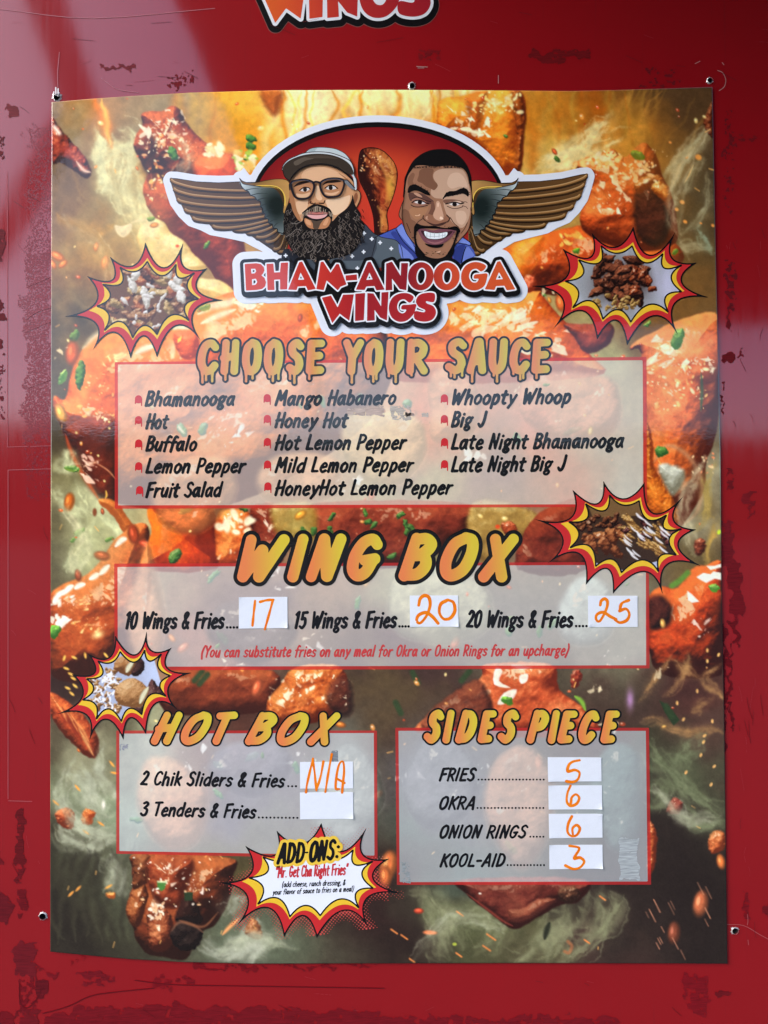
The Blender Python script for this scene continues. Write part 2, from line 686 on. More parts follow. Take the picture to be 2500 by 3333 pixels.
    def sample(self, x, y):
        fx = np.clip((x - self.x0) / self.st, 0, self.shape[1] - 1.001)
        fy = np.clip((y - self.y0) / self.st, 0, self.shape[0] - 1.001)
        i, j = fx.astype(int), fy.astype(int)
        a, b = (fx - i)[..., None], (fy - j)[..., None]
        A = self.A
        return np.clip(A[j, i] * (1 - a) * (1 - b) + A[j, i + 1] * a * (1 - b) + A[j + 1, i] * (1 - a) * b + A[j + 1, i + 1] * a * b, 0, 255)


def in_poly(x, y, P):
    ins = False
    n = len(P)
    for i in range(n):
        ax, ay = P[i][:2]
        bx, by = P[(i + 1) % n][:2]
        if (ay > y) != (by > y) and x < (bx - ax) * (y - ay) / (by - ay) + ax:
            ins = not ins
    return ins


K1 = at((160, 280), .5063)
K2 = at((1500, 270), .5244)
K3 = at((160, 1080), .5063)
K4 = at((1600, 1080), .4641)
K5 = at((160, 1900), .3255)
K6 = at((560, 2150), 1.091)
K7 = at((160, 2400), .4219)
K8 = at((1200, 2750), .7233)
K9 = at((2080, 2000), .4071)
K10 = at((380, 1640), 1.061)


def paint_poster():
    c = Canvas(150, 270, 2390, 3150, 2.6, 11)
    S = []
    def smp(k, rows):
        for x, y, col in rows:
            (px, py), = k([(x, y)])
            S.append((px, py, col))
    smp(K1, [(60, 150, (140, 135, 115)), (270, 130, (185, 125, 60)), (450, 150, (140, 112, 82)), (650, 100, (150, 140, 112)),
             (850, 100, (176, 128, 52)), (1000, 150, (222, 158, 48)), (1150, 150, (226, 150, 40)), (1300, 250, (218, 140, 32)),
             (1500, 150, (214, 138, 40)), (1640, 80, (255, 248, 205)), (150, 450, (95, 75, 60)), (200, 750, (125, 98, 70)), (100, 950, (112, 82, 58)),
             (350, 900, (150, 118, 70)), (300, 1150, (98, 70, 52)), (60, 1300, (100, 84, 60)), (60, 1600, (62, 54, 42)), (450, 700, (175, 165, 120)), (600, 1000, (200, 180, 120))])
    smp(K2, [(0, 60, (255, 240, 190)), (500, 150, (192, 132, 44)), (700, 200, (192, 122, 36)), (900, 150, (168, 100, 32)), (1100, 100, (140, 86, 32)),
             (1300, 250, (105, 72, 35)), (1450, 150, (72, 52, 34)), (1500, 450, (62, 54, 42)), (1450, 650, (74, 64, 46)), (1430, 950, (82, 66, 40)),
             (1480, 1250, (105, 76, 42)), (600, 450, (215, 185, 110)), (420, 550, (215, 190, 110)), (1000, 330, (180, 116, 40))])
    smp(K3, [(60, 700, (58, 48, 36)), (100, 950, (100, 94, 62)), (60, 1250, (60, 52, 38)), (250, 1100, (190, 195, 158)), (200, 1300, (150, 150, 112)),
             (80, 1500, (66, 60, 46)), (560, 1200, (190, 175, 130)), (250, 1400, (175, 180, 140))])
    smp(K4, [(1250, 1000, (165, 165, 145)), (1550, 1000, (82, 66, 46)), (1500, 1400, (88, 76, 50)), (850, 150, (170, 168, 122)), (1450, 1700, (110, 92, 55))])
    smp(K5, [(100, 750, (50, 32, 32)), (200, 850, (46, 30, 30)), (400, 850, (50, 32, 32)), (580, 1500, (170, 172, 140))])
    smp(K7, [(60, 200, (74, 64, 48)), (200, 350, (130, 142, 112)), (400, 500, (150, 172, 142)), (100, 800, (54, 52, 38)), (100, 1200, (34, 32, 27)),
             (300, 1300, (50, 50, 37)), (150, 1550, (34, 32, 27)), (550, 1200, (64, 70, 54)), (1500, 1550, (92, 104, 86)), (480, 850, (90, 96, 76)), (1450, 1000, (80, 74, 46))])
    smp(K8, [(50, 300, (40, 25, 25)), (150, 450, (34, 25, 24)), (400, 350, (72, 78, 54)), (500, 450, (78, 86, 56)), (950, 350, (54, 52, 42)),
             (1200, 300, (38, 31, 30)), (1400, 450, (30, 25, 25)), (1550, 300, (30, 25, 25)), (1000, 480, (60, 40, 40)), (200, 250, (50, 45, 38)), (750, 480, (80, 80, 54))])
    smp(K9, [(300, 600, (78, 46, 42)), (500, 900, (84, 60, 54)), (150, 1100, (58, 58, 43)), (400, 1500, (80, 88, 66)), (300, 1800, (34, 28, 27)), (550, 2100, (30, 25, 25)), (150, 400, (62, 34, 34))])
    S += [(800, 1300, (200, 110, 75)), (1000, 1450, (185, 150, 120)), (1200, 1350, (215, 165, 115)), (1400, 1300, (205, 110, 75)), (1500, 1500, (120, 95, 90)),
          (1800, 1350, (190, 105, 80)), (700, 1550, (190, 120, 85)), (1300, 1550, (160, 150, 110)),
          (600, 2050, (140, 90, 75)), (800, 2000, (85, 65, 62)), (1100, 2000, (130, 100, 75)), (1400, 1950, (150, 150, 110)), (1700, 2050, (95, 92, 82)), (1950, 2000, (120, 120, 100)),
          (550, 2550, (180, 120, 85)), (800, 2550, (85, 78, 85)), (1100, 2600, (115, 120, 110)), (1500, 2550, (85, 82, 85)), (1750, 2600, (130, 95, 75)), (2000, 2600, (62, 76, 70)), (1500, 2800, (70, 85, 75))]
    smp(K6, [(150, 120, (78, 42, 34)), (620, 130, (88, 74, 50)), (700, 80, (60, 42, 42)), (1200, 100, (66, 62, 50)), (1300, 200, (62, 46, 42)), (560, 60, (60, 45, 40))])
    c.base(S, 3.4)
    sh = c.shape
    # flames of the upper edge: tall tongues of warm light
    fl = fbm(sh, 46, 900, 4)
    X, Y = c.X, c.Y
    up = 1 - sstep(330, 760, Y)
    g = np.random.default_rng(5)
    for k in range(70):
        x = 560 + g.random() * 1550
        h = 120 + g.random() * 330
        yy = 300 + g.random() * 60
        bend = g.normal() * 60
        near = math.exp(-((x - 1180) / 520) ** 2)
        colr = np.array([255, 200, 80]) * (.66 + .34 * near) + np.array([0, 45, 110]) * near * g.random() if k % 3 else np.array([176, 92, 20])
        c.stroke([(x, yy - 60), (x + bend * .3, yy + h * .4), (x + bend, yy + h)], 7 + 30 * g.random(), colr, .25 + .5 * g.random() * (.45 + near), 1.2, warp=9, seed=k)
    c.glow(1000, 310, 110, 150, (255, 253, 228), 1).glow(1240, 300, 260, 80, (255, 246, 190), .95).glow(800, 330, 130, 60, (250, 214, 110), .5)
    for k in range(26):
        x = 900 + 620 * g.random()
        c.stroke([(x, 290), (x + 20 * g.normal(), 370), (x + 50 * g.normal(), 430 + 90 * g.random())], 4 + 9 * g.random(), [(255, 246, 190), (255, 214, 90), (214, 120, 24)][k % 3], .6, 1.2, warp=5, seed=3000 + k)
    for k in range(18):
        x = 1900 + g.random() * 380
        c.stroke([(x + 120, 290), (x + 40, 420 + 60 * g.random()), (x - 60 + 60 * g.normal(), 640 + 90 * g.random())], 5 + 12 * g.random(), (205, 150, 70), .12 + .2 * g.random(), 1.2, warp=10, seed=70 + k)
    # big dim shapes in the smoke, top left
    for k in range(26):
        x, y = 180 + g.random() * 380, 330 + g.random() * 900
        c.stroke([(x, y), (x + 40 * g.normal(), y + 70), (x + 70 * g.normal(), y + 160)], 8 + 26 * g.random(), [(196, 150, 80), (80, 60, 45), (170, 150, 105)][k % 3], .10 + .2 * g.random(), 1.2, warp=14, seed=200 + k)
    c.stroke(K1([(300, 60), (340, 200), (380, 300), (410, 400)]), 20, (225, 130, 50), .8, 1.1, warp=4)
    c.stroke(K1([(345, 90), (370, 220), (400, 380)]), 11, (245, 190, 95), .9, 1.0, warp=3)
    c.stroke(K1([(60, 820), (200, 900), (330, 960), (420, 880)]), 24, (215, 160, 70), .35, 1.2, warp=8)
    # smoke, upper left
    W1 = (222, 222, 178)
    for i, p in enumerate(([(310, 260), (330, 400), (340, 560), (360, 700)], [(450, 280), (540, 330), (500, 520), (540, 700), (600, 850), (640, 1040)],
                           [(420, 300), (440, 480), (430, 640), (470, 760), (560, 900)], [(360, 520), (420, 420), (500, 440), (490, 620)], [(590, 640), (600, 760), (640, 860), (620, 980)])):
        c.smoke(K1(p), 44, 9, W1, .55, 300 + 20 * i)
    c.poly(K1([(425, 900), (470, 905), (535, 890), (525, 945), (480, 978), (440, 950)]), (235, 225, 195), .9, 4, 3)
    c.stroke(K1([(520, 890), (600, 865), (700, 880)]), 6, (235, 225, 190), .7, 1)
    # wing, upper left
    DK, MD, LT = (42, 16, 13), (160, 66, 32), (230, 132, 66)
    c.blob(K1([(700, 540), (980, 540), (1200, 690), (1260, 1050), (1270, 1200), (1210, 1335), (1120, 1300), (1020, 1170), (900, 1080), (800, 960), (690, 870), (610, 700), (640, 570)]),
           (84, 26, 18), (170, 66, 40), (215, 110, 65), 160, .5, 40, .25, seed=21)
    c.blob(K1([(655, 860), (740, 880), (790, 950), (870, 1000), (925, 1080), (1010, 1160), (965, 1230), (1100, 1255), (1200, 1335), (1110, 1410), (900, 1340), (700, 1210), (590, 1050), (570, 950)]),
           (205, 170, 100), (238, 214, 150), (252, 240, 200), 60, .35, 50, .3, seed=22)
    c.blob(K1([(600, 190), (650, 172), (740, 165), (800, 135), (860, 170), (880, 230), (930, 290), (1000, 360), (1130, 440), (1180, 455), (1190, 580), (1000, 640), (760, 640), (700, 570), (640, 560), (590, 480), (550, 400), (565, 310), (605, 260)]),
           DK, (158, 66, 36), (228, 130, 72), 130, .62, 34, .9, seed=23)
    c.blob(K1([(620, 330), (680, 330), (700, 480), (690, 620), (650, 660), (620, 560), (590, 480), (580, 400)]), (26, 12, 12), (70, 30, 24), (130, 60, 44), 40, .7, 20, .4, seed=24, soft=14, alpha=.85)
    c.blob(K1([(960, 470), (1180, 440), (1200, 600), (1000, 640), (940, 560)]), (190, 70, 30), (225, 105, 50), (240, 140, 80), 80, .2, 40, .3, seed=25, soft=10)
    x = K1([(620, 160), (880, 330)])
    c.shards(*x[0], *x[1], 30, 13, (255, 246, 225), 31)
    x = K1([(580, 330), (900, 470)])
    c.specks(*x[0], *x[1], 46, 4, [(250, 235, 205), (240, 190, 140)], 32)
    x = K1([(1010, 380), (1130, 450)])
    c.specks(*x[0], *x[1], 34, 7, [(250, 240, 205), (240, 215, 160)], 33)
    c.herb(*K1([(800, 440)])[0], 22, 16, 60)
    x = K1([(640, 480), (740, 740)])
    c.specks(*x[0], *x[1], 26, 4.5, [(255, 200, 120), (250, 235, 200), (200, 120, 70)], 34)
    # left red spoon-like sauce splash
    c.blob(K1([(20, 220), (60, 260), (130, 340), (200, 420), (250, 490), (275, 560), (255, 600), (215, 590), (150, 540), (80, 500), (20, 490)]), (40, 14, 12), (140, 48, 34), (235, 140, 100), 40, .5, 20, .9, seed=26)
    c.stroke(K1([(180, 490), (225, 545), (270, 560)]), 8, (255, 225, 210), .9, 1)
    c.stroke(K1([(40, 270), (70, 310)]), 9, (255, 240, 230), .9, 1, smooth=0)
    for p, r, a in (((308, 1040), 16, 100), ((365, 1140), 24, 100), ((60, 1100), 26, 30), ((95, 1150), 18, 140), ((30, 1150), 18, 60), ((680, 900), 15, -10), ((570, 535), 8, 60)):
        c.seed_(*K1([p])[0], r * .55, a, (238, 135, 72))
    c.ell(*K1([(828, 1033)])[0], 6, 5, (200, 70, 40), 1)
    for p in ((1300, 345), (1300, 395), (1285, 470)):
        c.herb(*K1([p])[0], 17, 13, 20)
    x = K1([(1180, 430), (1340, 560)])
    c.specks(*x[0], *x[1], 40, 7, [(250, 240, 200), (240, 200, 120), (170, 200, 90)], 36)
    c.blob(K1([(1370, 20), (1500, 40), (1490, 150), (1460, 200), (1420, 180), (1370, 100)]), (120, 45, 22), (180, 80, 35), (220, 120, 50), 40, .3, 30, .3, seed=27, soft=12, alpha=.8)
    # wing above the badge, right
    c.blob(K2([(-130, 120), (-20, 90), (40, 80), (150, 55), (370, 60), (402, 200), (388, 350), (372, 545), (250, 570), (130, 430), (0, 340), (-140, 310)]),
           (120, 42, 14), (212, 122, 38), (250, 190, 84), 90, .55, 38, .85, seed=41)
    c.blob(K2([(310, 60), (372, 70), (402, 200), (388, 350), (372, 545), (330, 540), (345, 330), (330, 200)]), (60, 22, 10), (150, 72, 28), (220, 130, 60), 25, .7, 20, .6, seed=42, soft=8, alpha=.85)
    c.blob(K2([(40, 80), (160, 58), (140, 180), (110, 290), (60, 270), (40, 180)]), (90, 30, 12), (176, 78, 30), (225, 130, 60), 40, .6, 24, .6, seed=43, soft=14, alpha=.7)
    x = K2([(-60, 220), (190, 330)])
    c.shards(*x[0], *x[1], 34, 15, (255, 250, 225), 44)
    x = K2([(60, 60), (370, 200)])
    c.specks(*x[0], *x[1], 60, 5, [(255, 240, 190), (255, 215, 140)], 45)
    # smoke streaming right of it
    W2 = (235, 225, 175)
    for i, p in enumerate(([(420, 570), (560, 470), (760, 400), (880, 290), (930, 180)], [(480, 570), (650, 470), (820, 420), (1000, 350)], [(560, 560), (700, 480), (780, 330), (900, 250)])):
        c.smoke(K2(p), 40, 9, W2, .6, 400 + 20 * i)
    for i, p in enumerate(([(1550, 250), (1420, 390), (1320, 500), (1250, 600)], [(1555, 290), (1480, 400), (1330, 560), (1290, 700), (1350, 760)], [(1500, 460), (1420, 600), (1360, 690)],
                           [(1520, 560), (1520, 750), (1440, 880), (1360, 940)], [(1300, 1020), (1400, 1020), (1540, 1030)])):
        c.smoke(K2(p), 26, 6, (190, 190, 160), .42, 470 + 20 * i)
    c.smoke(K2([(1460, 880), (1500, 980), (1560, 1060)]), 26, 6, (170, 200, 180), .4, 560)
    # red body behind the lettering's right side
    c.blob(K2([(200, 1100), (330, 1000), (450, 960), (760, 890), (1100, 950), (1330, 1000), (1330, 1150), (760, 1320), (480, 1310), (300, 1330)]),
           (62, 18, 12), (170, 64, 28), (228, 112, 48), 120, .6, 46, .5, seed=46)
    c.blob(K2([(310, 1040), (430, 960), (520, 960), (470, 1100), (400, 1200), (330, 1230)]), (205, 100, 30), (232, 148, 48), (248, 190, 80), 50, .3, 30, .2, seed=47, soft=18, alpha=.8)
    # right wing
    c.blob(K2([(690, 520), (760, 478), (850, 450), (930, 415), (1010, 465), (1060, 430), (1130, 378), (1190, 420), (1222, 480), (1245, 570), (1300, 690), (1335, 850), (1325, 1000), (1100, 1050), (800, 960), (735, 830), (800, 650)]),
           (70, 20, 10), (190, 78, 34), (236, 142, 76), 120, .6, 40, .8, seed=51)
    c.blob(K2([(1080, 690), (1180, 640), (1265, 760), (1300, 860), (1270, 980), (1180, 1020), (1080, 920)]), (20, 10, 9), (46, 20, 15), (90, 40, 28), 50, .5, 26, .2, seed=52, soft=12)
    c.blob(K2([(1070, 640), (1130, 590), (1230, 580), (1300, 690), (1240, 650), (1180, 640), (1100, 690)]), (90, 36, 16), (172, 92, 44), (235, 170, 100), 24, .5, 20, .7, seed=53, soft=4)
    c.blob(K2([(1178, 660), (1215, 615), (1270, 640), (1300, 700), (1285, 745), (1230, 720)]), (120, 50, 18), (205, 120, 50), (250, 210, 140), 24, .6, 14, .9, seed=54)
    x = K2([(700, 420), (1010, 530)])
    c.specks(*x[0], *x[1], 80, 6.5, [(255, 240, 190), (250, 215, 150), (255, 250, 225)], 55, region=K2([(690, 520), (760, 478), (930, 415), (1010, 465), (900, 560), (700, 540)]))
    x = K2([(780, 640), (1050, 800)])
    c.shards(*x[0], *x[1], 40, 11, (255, 246, 220), 56)
    x = K2([(930, 490), (1220, 620)])
    c.specks(*x[0], *x[1], 60, 5, [(255, 244, 215), (250, 210, 160)], 57)
    c.herb(*K2([(1095, 452)])[0], 24, 17, 20, (50, 95, 20), (150, 205, 60))
    c.herb(*K2([(715, 1045)])[0], 14, 9, -20, (50, 95, 20), (150, 205, 60))
    c.herb(*K2([(1325, 1055)])[0], 12, 7, -50, (60, 110, 25), (160, 220, 80))
    x = K2([(600, 940), (770, 1010)])
    c.specks(*x[0], *x[1], 16, 6, [(250, 220, 130), (235, 180, 90)], 58)
    c.blob(K2([(1560, 130), (1525, 180), (1500, 250), (1530, 320), (1562, 340)]), (50, 18, 12), (110, 45, 25), (200, 130, 90), 20, .8, 12, .8, seed=59)
    for p, r in (((1470, 467), 11), ((1388, 866), 7), ((1295, 375), 5), ((1370, 745), 8), ((1335, 790), 7), ((1560, 890), 6), ((500, 1150), 5), ((1485, 875), 4)):
        c.ell(*K2([p])[0], r, r * .8, (240, 160, 85), 1, 30)
    c.stroke(K2([(1440, 510), (1410, 580), (1380, 630)]), 2.5, (225, 190, 130), .8, .8)
    # orange pieces under the emblem
    c.blob(K2([(-560, 1390), (-200, 1330), (0, 1360), (450, 1300), (500, 1320), (600, 1440), (700, 1550), (790, 1680), (800, 1830), (-560, 1830)]),
           (130, 38, 22), (222, 110, 44), (250, 172, 92), 110, .5, 56, .8, seed=61)
    x = K2([(0, 1390), (500, 1560)])
    c.shards(*x[0], *x[1], 46, 20, (255, 252, 236), 62, ang=-25)
    x = K2([(400, 1540), (680, 1700)])
    c.shards(*x[0], *x[1], 26, 15, (255, 250, 235), 63, ang=10)
    c.blob(K2([(640, 1500), (800, 1500), (900, 1480), (950, 1540), (900, 1640), (780, 1680), (700, 1580)]), (60, 18, 14), (120, 44, 34), (180, 84, 60), 40, .4, 30, .3, seed=64)
    c.blob(K2([(400, 1200), (440, 1200), (470, 1240), (450, 1290), (405, 1300), (385, 1250)]), (110, 36, 20), (200, 90, 60), (250, 180, 140), 26, .4, 16, .9, seed=65)
    c.seed_(*K2([(618, 1368)])[0], 17, 80, (215, 110, 60))
    c.seed_(*K2([(548, 1352)])[0], 6, 70)
    # red-brown area left below the emblem and the big glazed wing
    c.blob([(215, 1300), (235, 1215), (270, 1140), (330, 1085), (450, 1050), (560, 1030), (640, 1005), (720, 965), (830, 940), (930, 930), (1040, 960), (1200, 1000), (1280, 1200), (1150, 1420), (760, 1640), (430, 1650), (330, 1600), (290, 1530), (235, 1450), (200, 1390), (178, 1335), (180, 1290)],
           (48, 14, 12), (206, 92, 36), (246, 150, 78), 170, .42, 60, .6, seed=71, grad=(.25, .9, .75))
    c.blob(K3([(150, 600), (230, 560), (430, 560), (440, 800), (440, 1080), (330, 1080), (270, 1010), (220, 920), (170, 790), (100, 640)]), (34, 10, 10), (82, 24, 18), (150, 60, 36), 60, .4, 40, .3, seed=72, soft=16, alpha=.9)
    c.stroke(K3([(110, 660), (150, 780), (230, 930), (330, 1085)]), 9, (205, 80, 40), .7, 1)
    c.stroke(K3([(300, 840), (380, 890), (435, 950)]), 3, (230, 160, 120), .8, 1)
    c.stroke(K3([(225, 870), (260, 850), (315, 840)]), 4, (240, 190, 160), .9, 1)
    x = K3([(220, 790), (320, 960)])
    c.shards(*x[0], *x[1], 30, 8, (250, 210, 190), 73, ang=35)
    x = K3([(200, 240), (440, 560)])
    c.specks(*x[0], *x[1], 30, 3.5, [(250, 225, 170), (245, 190, 110)], 74)
    c.shards(*K3([(360, 150)])[0], *K3([(480, 260)])[0], 22, 12, (255, 235, 170), 75)
    c.stroke(K3([(220, 110), (300, 30), (380, -10)]), 12, (250, 240, 215), .7, 1)
    # highlights on the wing's shoulder right of the burst
    for p, r in (([(960, 1470), (1040, 1420), (1150, 1400), (1200, 1370)], 13), ([(980, 1530), (1090, 1480), (1200, 1440)], 10), ([(560, 1720), (620, 1690), (690, 1670)], 10), ([(780, 1560), (850, 1550), (900, 1570)], 9)):
        c.stroke(K1(p), r, (255, 248, 225), .92, .8)
    x = K1([(1230, 1390), (1370, 1450)])
    c.shards(*x[0], *x[1], 16, 16, (255, 252, 240), 76, ang=-15)
    c.herb(*K1([(1000, 1430)])[0], 26, 10, -25, (120, 140, 50), (200, 215, 120))
    c.blob(K1([(800, 1610), (850, 1570), (950, 1590), (970, 1700), (920, 1760), (850, 1740)]), (150, 50, 22), (215, 92, 42), (240, 140, 80), 40, .3, 20, .4, seed=77, soft=5)
    c.poly(K1([(830, 1630), (855, 1610), (850, 1640), (830, 1655)]), (235, 220, 90), 1)
    c.herb(*K3([(205, 280)])[0], 17, 46, 8, (28, 70, 30), (120, 175, 80))
    c.herb(*K3([(95, 295)])[0], 12, 28, 28, (90, 130, 60), (190, 215, 130))
    c.herb(*K3([(170, 25)])[0], 13, 24, 25, (30, 70, 40), (120, 175, 90))
    c.seed_(*K3([(155, 140)])[0], 22, 95, (222, 92, 46))
    c.seed_(*K3([(80, 525)])[0], 18, 70, (245, 175, 90))
    for p in ((390, 580), (392, 622), (180, 650), (320, 797), (360, 960)):
        c.ell(*K3([p])[0], 4, 3.4, (235, 215, 150), 1, 60)
    c.stroke(K3([(368, 1018), (374, 1050), (366, 1070)]), 3, (240, 190, 90), 1, .8)
    # yellow-green smoke under it
    for i, p in enumerate(([(150, 760), (130, 860), (170, 900)], [(190, 950), (230, 1060), (250, 1200), (230, 1350), (320, 1400)], [(260, 1060), (320, 1150), (430, 1240), (480, 1330)],
                           [(80, 980), (60, 1050), (150, 1120), (230, 1180)], [(500, 1400), (560, 1400), (600, 1450)], [(120, 1560), (150, 1480), (250, 1420)])):
        c.smoke(K3(p), 46, 8, (214, 220, 180), .5, 600 + 20 * i)
    c.blob(K3([(320, 1085), (430, 1085), (500, 1180), (545, 1250), (480, 1290), (430, 1200)]), (150, 66, 26), (196, 104, 46), (230, 150, 80), 40, .2, 30, .2, seed=78)
    c.herb(*K3([(150, 880)])[0], 26, 10, 8, (110, 140, 60), (190, 215, 140))
    c.seed_(*K3([(135, 1095)])[0], 17, 100, (200, 98, 34))
    c.ell(*K3([(298, 1160)])[0], 7, 13, (110, 42, 24), 1)
    c.seed_(*K3([(348, 1155)])[0], 6, 80, (190, 80, 50))
    # wing, lower left
    c.blob(K3([(10, 1720), (60, 1640), (150, 1600), (260, 1550), (330, 1480), (420, 1350), (490, 1280), (540, 1240), (640, 1250), (660, 1500), (640, 1800), (500, 2150), (300, 2250), (60, 2230), (0, 2100)]),
           (50, 18, 12), (168, 72, 34), (225, 130, 70), 130, .45, 46, .5, seed=81, grad=(.1, .8, .7))
    for p in ([(430, 1380), (470, 1340), (500, 1330)], [(330, 1560), (360, 1530), (390, 1500)], [(265, 1590), (300, 1570), (320, 1555)], [(170, 1650), (200, 1630), (235, 1620)], [(90, 1690), (130, 1650), (160, 1630)], [(30, 1740), (60, 1700), (100, 1660)]):
        c.stroke(K3(p), 9, (255, 252, 244), 1, .6)
    x = K5([(40, 120), (250, 220)])
    c.shards(*x[0], *x[1], 20, 14, (255, 253, 246), 82, ang=-40)
    x = K5([(30, 320), (190, 430)])
    c.shards(*x[0], *x[1], 26, 13, (255, 250, 240), 83)
    x = K5([(240, 100), (500, 480)])
    c.shards(*x[0], *x[1], 44, 6, (250, 220, 150), 84, ang=-25)
    c.glow(*K5([(495, 507)])[0], 18, 11, (255, 235, 170), 1, -20)
    c.herb(*K5([(60, 480)])[0], 20, 24, 20, (40, 95, 30), (130, 200, 80))
    c.seed_(*K3([(548, 1303)])[0], 19, 80, (165, 58, 30))
    c.seed_(*K3([(622, 1368)])[0], 13, 20, (215, 80, 50))
    c.seed_(*K3([(345, 1440)])[0], 15, 10, (190, 74, 36))
    c.seed_(*K3([(192, 1565)])[0], 11, 80, (160, 60, 36))
    c.ell(*K3([(563, 1395)])[0], 4, 7, (120, 40, 26), 1)
    for p, rr in (((200, 1290), 30), ((160, 1340), 20), ((395, 1335), 24)):
        c.herb(*K3([p])[0], rr * .7, rr * .32, -30, (50, 95, 35), (140, 190, 90))
    # band between the first two panels
    c.blob(K3([(655, 1120), (1000, 1120), (1070, 1180), (1090, 1300), (1080, 1520), (610, 1520), (660, 1300)]), (84, 16, 10), (190, 62, 26), (236, 132, 44), 120, .25, 60, .35, seed=91, light_dir=(-.9, -.1, .45))
    c.blob(K3([(1080, 1180), (1150, 1140), (1260, 1150), (1312, 1200), (1312, 1290), (1362, 1320), (1350, 1420), (1290, 1470), (1100, 1490), (1070, 1300)]), (120, 40, 20), (206, 96, 42), (245, 168, 92), 60, .6, 26, .9, seed=92)
    c.blob(K3([(1310, 1120), (1540, 1120), (1560, 1300), (1480, 1500), (1350, 1480), (1310, 1290)]), (50, 14, 12), (110, 36, 26), (160, 70, 46), 60, .6, 24, .5, seed=93)
    x = K3([(1380, 1220), (1540, 1300)])
    c.shards(*x[0], *x[1], 14, 8, (245, 225, 205), 94)
    c.blob(K10([(600, 0), (1095, 0), (1095, 70), (1040, 120), (900, 190), (690, 190), (612, 110)]), (46, 14, 12), (112, 42, 32), (165, 78, 52), 70, .5, 40, .35, seed=95)
    c.blob(K10([(480, 0), (600, 0), (612, 100), (570, 110), (490, 90)]), (140, 120, 50), (180, 160, 84), (215, 205, 130), 40, .2, 30, .1, seed=96, soft=14, alpha=.8)
    c.blob(K10([(1090, 0), (1210, 0), (1310, 50), (1255, 105), (1160, 190), (1080, 130)]), (110, 84, 42), (165, 134, 74), (205, 186, 128), 40, .3, 30, .1, seed=97, soft=10)
    c.blob(K10([(1265, 60), (1350, 0), (1440, 0), (1440, 200), (1230, 200)]), (40, 14, 11), (104, 36, 26), (156, 70, 46), 60, .5, 34, .4, seed=98)
    c.blob(K10([(1180, 60), (1210, 55), (1228, 80), (1215, 105), (1190, 95)]), (80, 26, 14), (150, 62, 34), (225, 130, 90), 20, .6, 10, .8, seed=99)
    c.seed_(*K10([(565, 35)])[0], 13, 145, (240, 170, 70))
    c.ell(*K10([(1168, 70)])[0], 8, 7, (215, 80, 40), 1)
    for p in ((205, 25), (225, 15), (390, 15), (660, 40), (770, 55), (790, 65), (870, 35), (885, 60), (890, 85), (655, 85), (605, 85), (575, 85), (845, 160), (905, 75)):
        c.herb(*K10([p])[0], 17, 9, (p[0] * 7) % 180, (24, 48, 26), (90, 130, 70))
    c.herb(*K3([(810, 1440)])[0], 20, 28, 40, (30, 55, 25), (140, 170, 100))
    x = K3([(1090, 1170), (1310, 1300)])
    c.specks(*x[0], *x[1], 12, 9, [(255, 244, 215)], 101)
    # right margin: glazed piece with brown lower end
    c.blob(K4([(970, 130), (1020, 60), (1150, 0), (1300, -80), (1600, -100), (1600, 420), (1560, 760), (1500, 920), (1480, 1120), (1340, 1350), (1200, 1460), (1060, 1450), (1060, 250)]),
           (60, 16, 10), (208, 104, 50), (246, 164, 100), 130, .5, 52, .7, seed=111, grad=(0, 1, .75))
    c.blob(K4([(1080, 640), (1130, 800), (1140, 960), (1260, 1150), (1310, 1320), (1200, 1330), (1080, 1200)]), (120, 46, 12), (196, 104, 34), (232, 156, 66), 60, .6, 16, .4, seed=112)
    c.blob(K4([(1170, 930), (1330, 960), (1345, 1050), (1270, 1150), (1200, 1060)]), (120, 120, 106), (180, 184, 172), (225, 232, 226), 40, .4, 20, .4, seed=113, soft=8)
    c.stroke(K4([(1130, 920), (1230, 800), (1380, 880), (1470, 1060), (1440, 1250), (1350, 1350)]), 11, (190, 150, 120), .6, 1)
    c.smoke(K4([(1560, 900), (1490, 1060), (1500, 1250), (1400, 1400)]), 34, 7, (170, 150, 90), .5, 640)
    c.smoke(K4([(1600, 1300), (1540, 1420), (1490, 1640)]), 26, 6, (185, 155, 85), .5, 660)
    x = K4([(1120, 40), (1290, 260)])
    c.shards(*x[0], *x[1], 36, 15, (255, 248, 225), 114, ang=-30)
    x = K4([(1270, 190), (1560, 330)])
    c.shards(*x[0], *x[1], 34, 9, (255, 246, 225), 115)
    x = K4([(1080, 200), (1500, 560)])
    c.specks(*x[0], *x[1], 70, 4, [(255, 235, 190), (250, 200, 130)], 116)
    c.herb(*K4([(1300, 50)])[0], 18, 38, 18, (60, 110, 40), (160, 205, 110))
    c.herb(*K4([(1185, 840)])[0], 20, 18, 20, (30, 75, 30), (110, 170, 80))
    c.stroke(K4([(1465, 290), (1470, 430), (1462, 560)]), 5, (50, 80, 50), .85, .8)
    c.blob(K4([(1430, 1460), (1480, 1450), (1500, 1500), (1470, 1560), (1430, 1570), (1415, 1510)]), (50, 18, 12), (110, 46, 30), (190, 110, 80), 16, .9, 8, .7, seed=117)
    c.ell(*K4([(1590, 1405)])[0], 6, 8, (190, 220, 70), 1, 30)
    x = K4([(1400, 850), (1560, 1000)])
    c.specks(*x[0], *x[1], 16, 3.2, [(240, 150, 110), (235, 200, 160)], 118)
    # red piece at the right edge
    c.blob(K4([(1090, 1890), (1180, 1790), (1300, 1795), (1400, 1665), (1500, 1640), (1620, 1650), (1620, 2300), (1560, 2420), (1200, 2400), (1090, 2200)]),
           (42, 12, 11), (188, 66, 30), (234, 122, 62), 110, .5, 46, .6, seed=121, grad=(-.35, .8, .7))
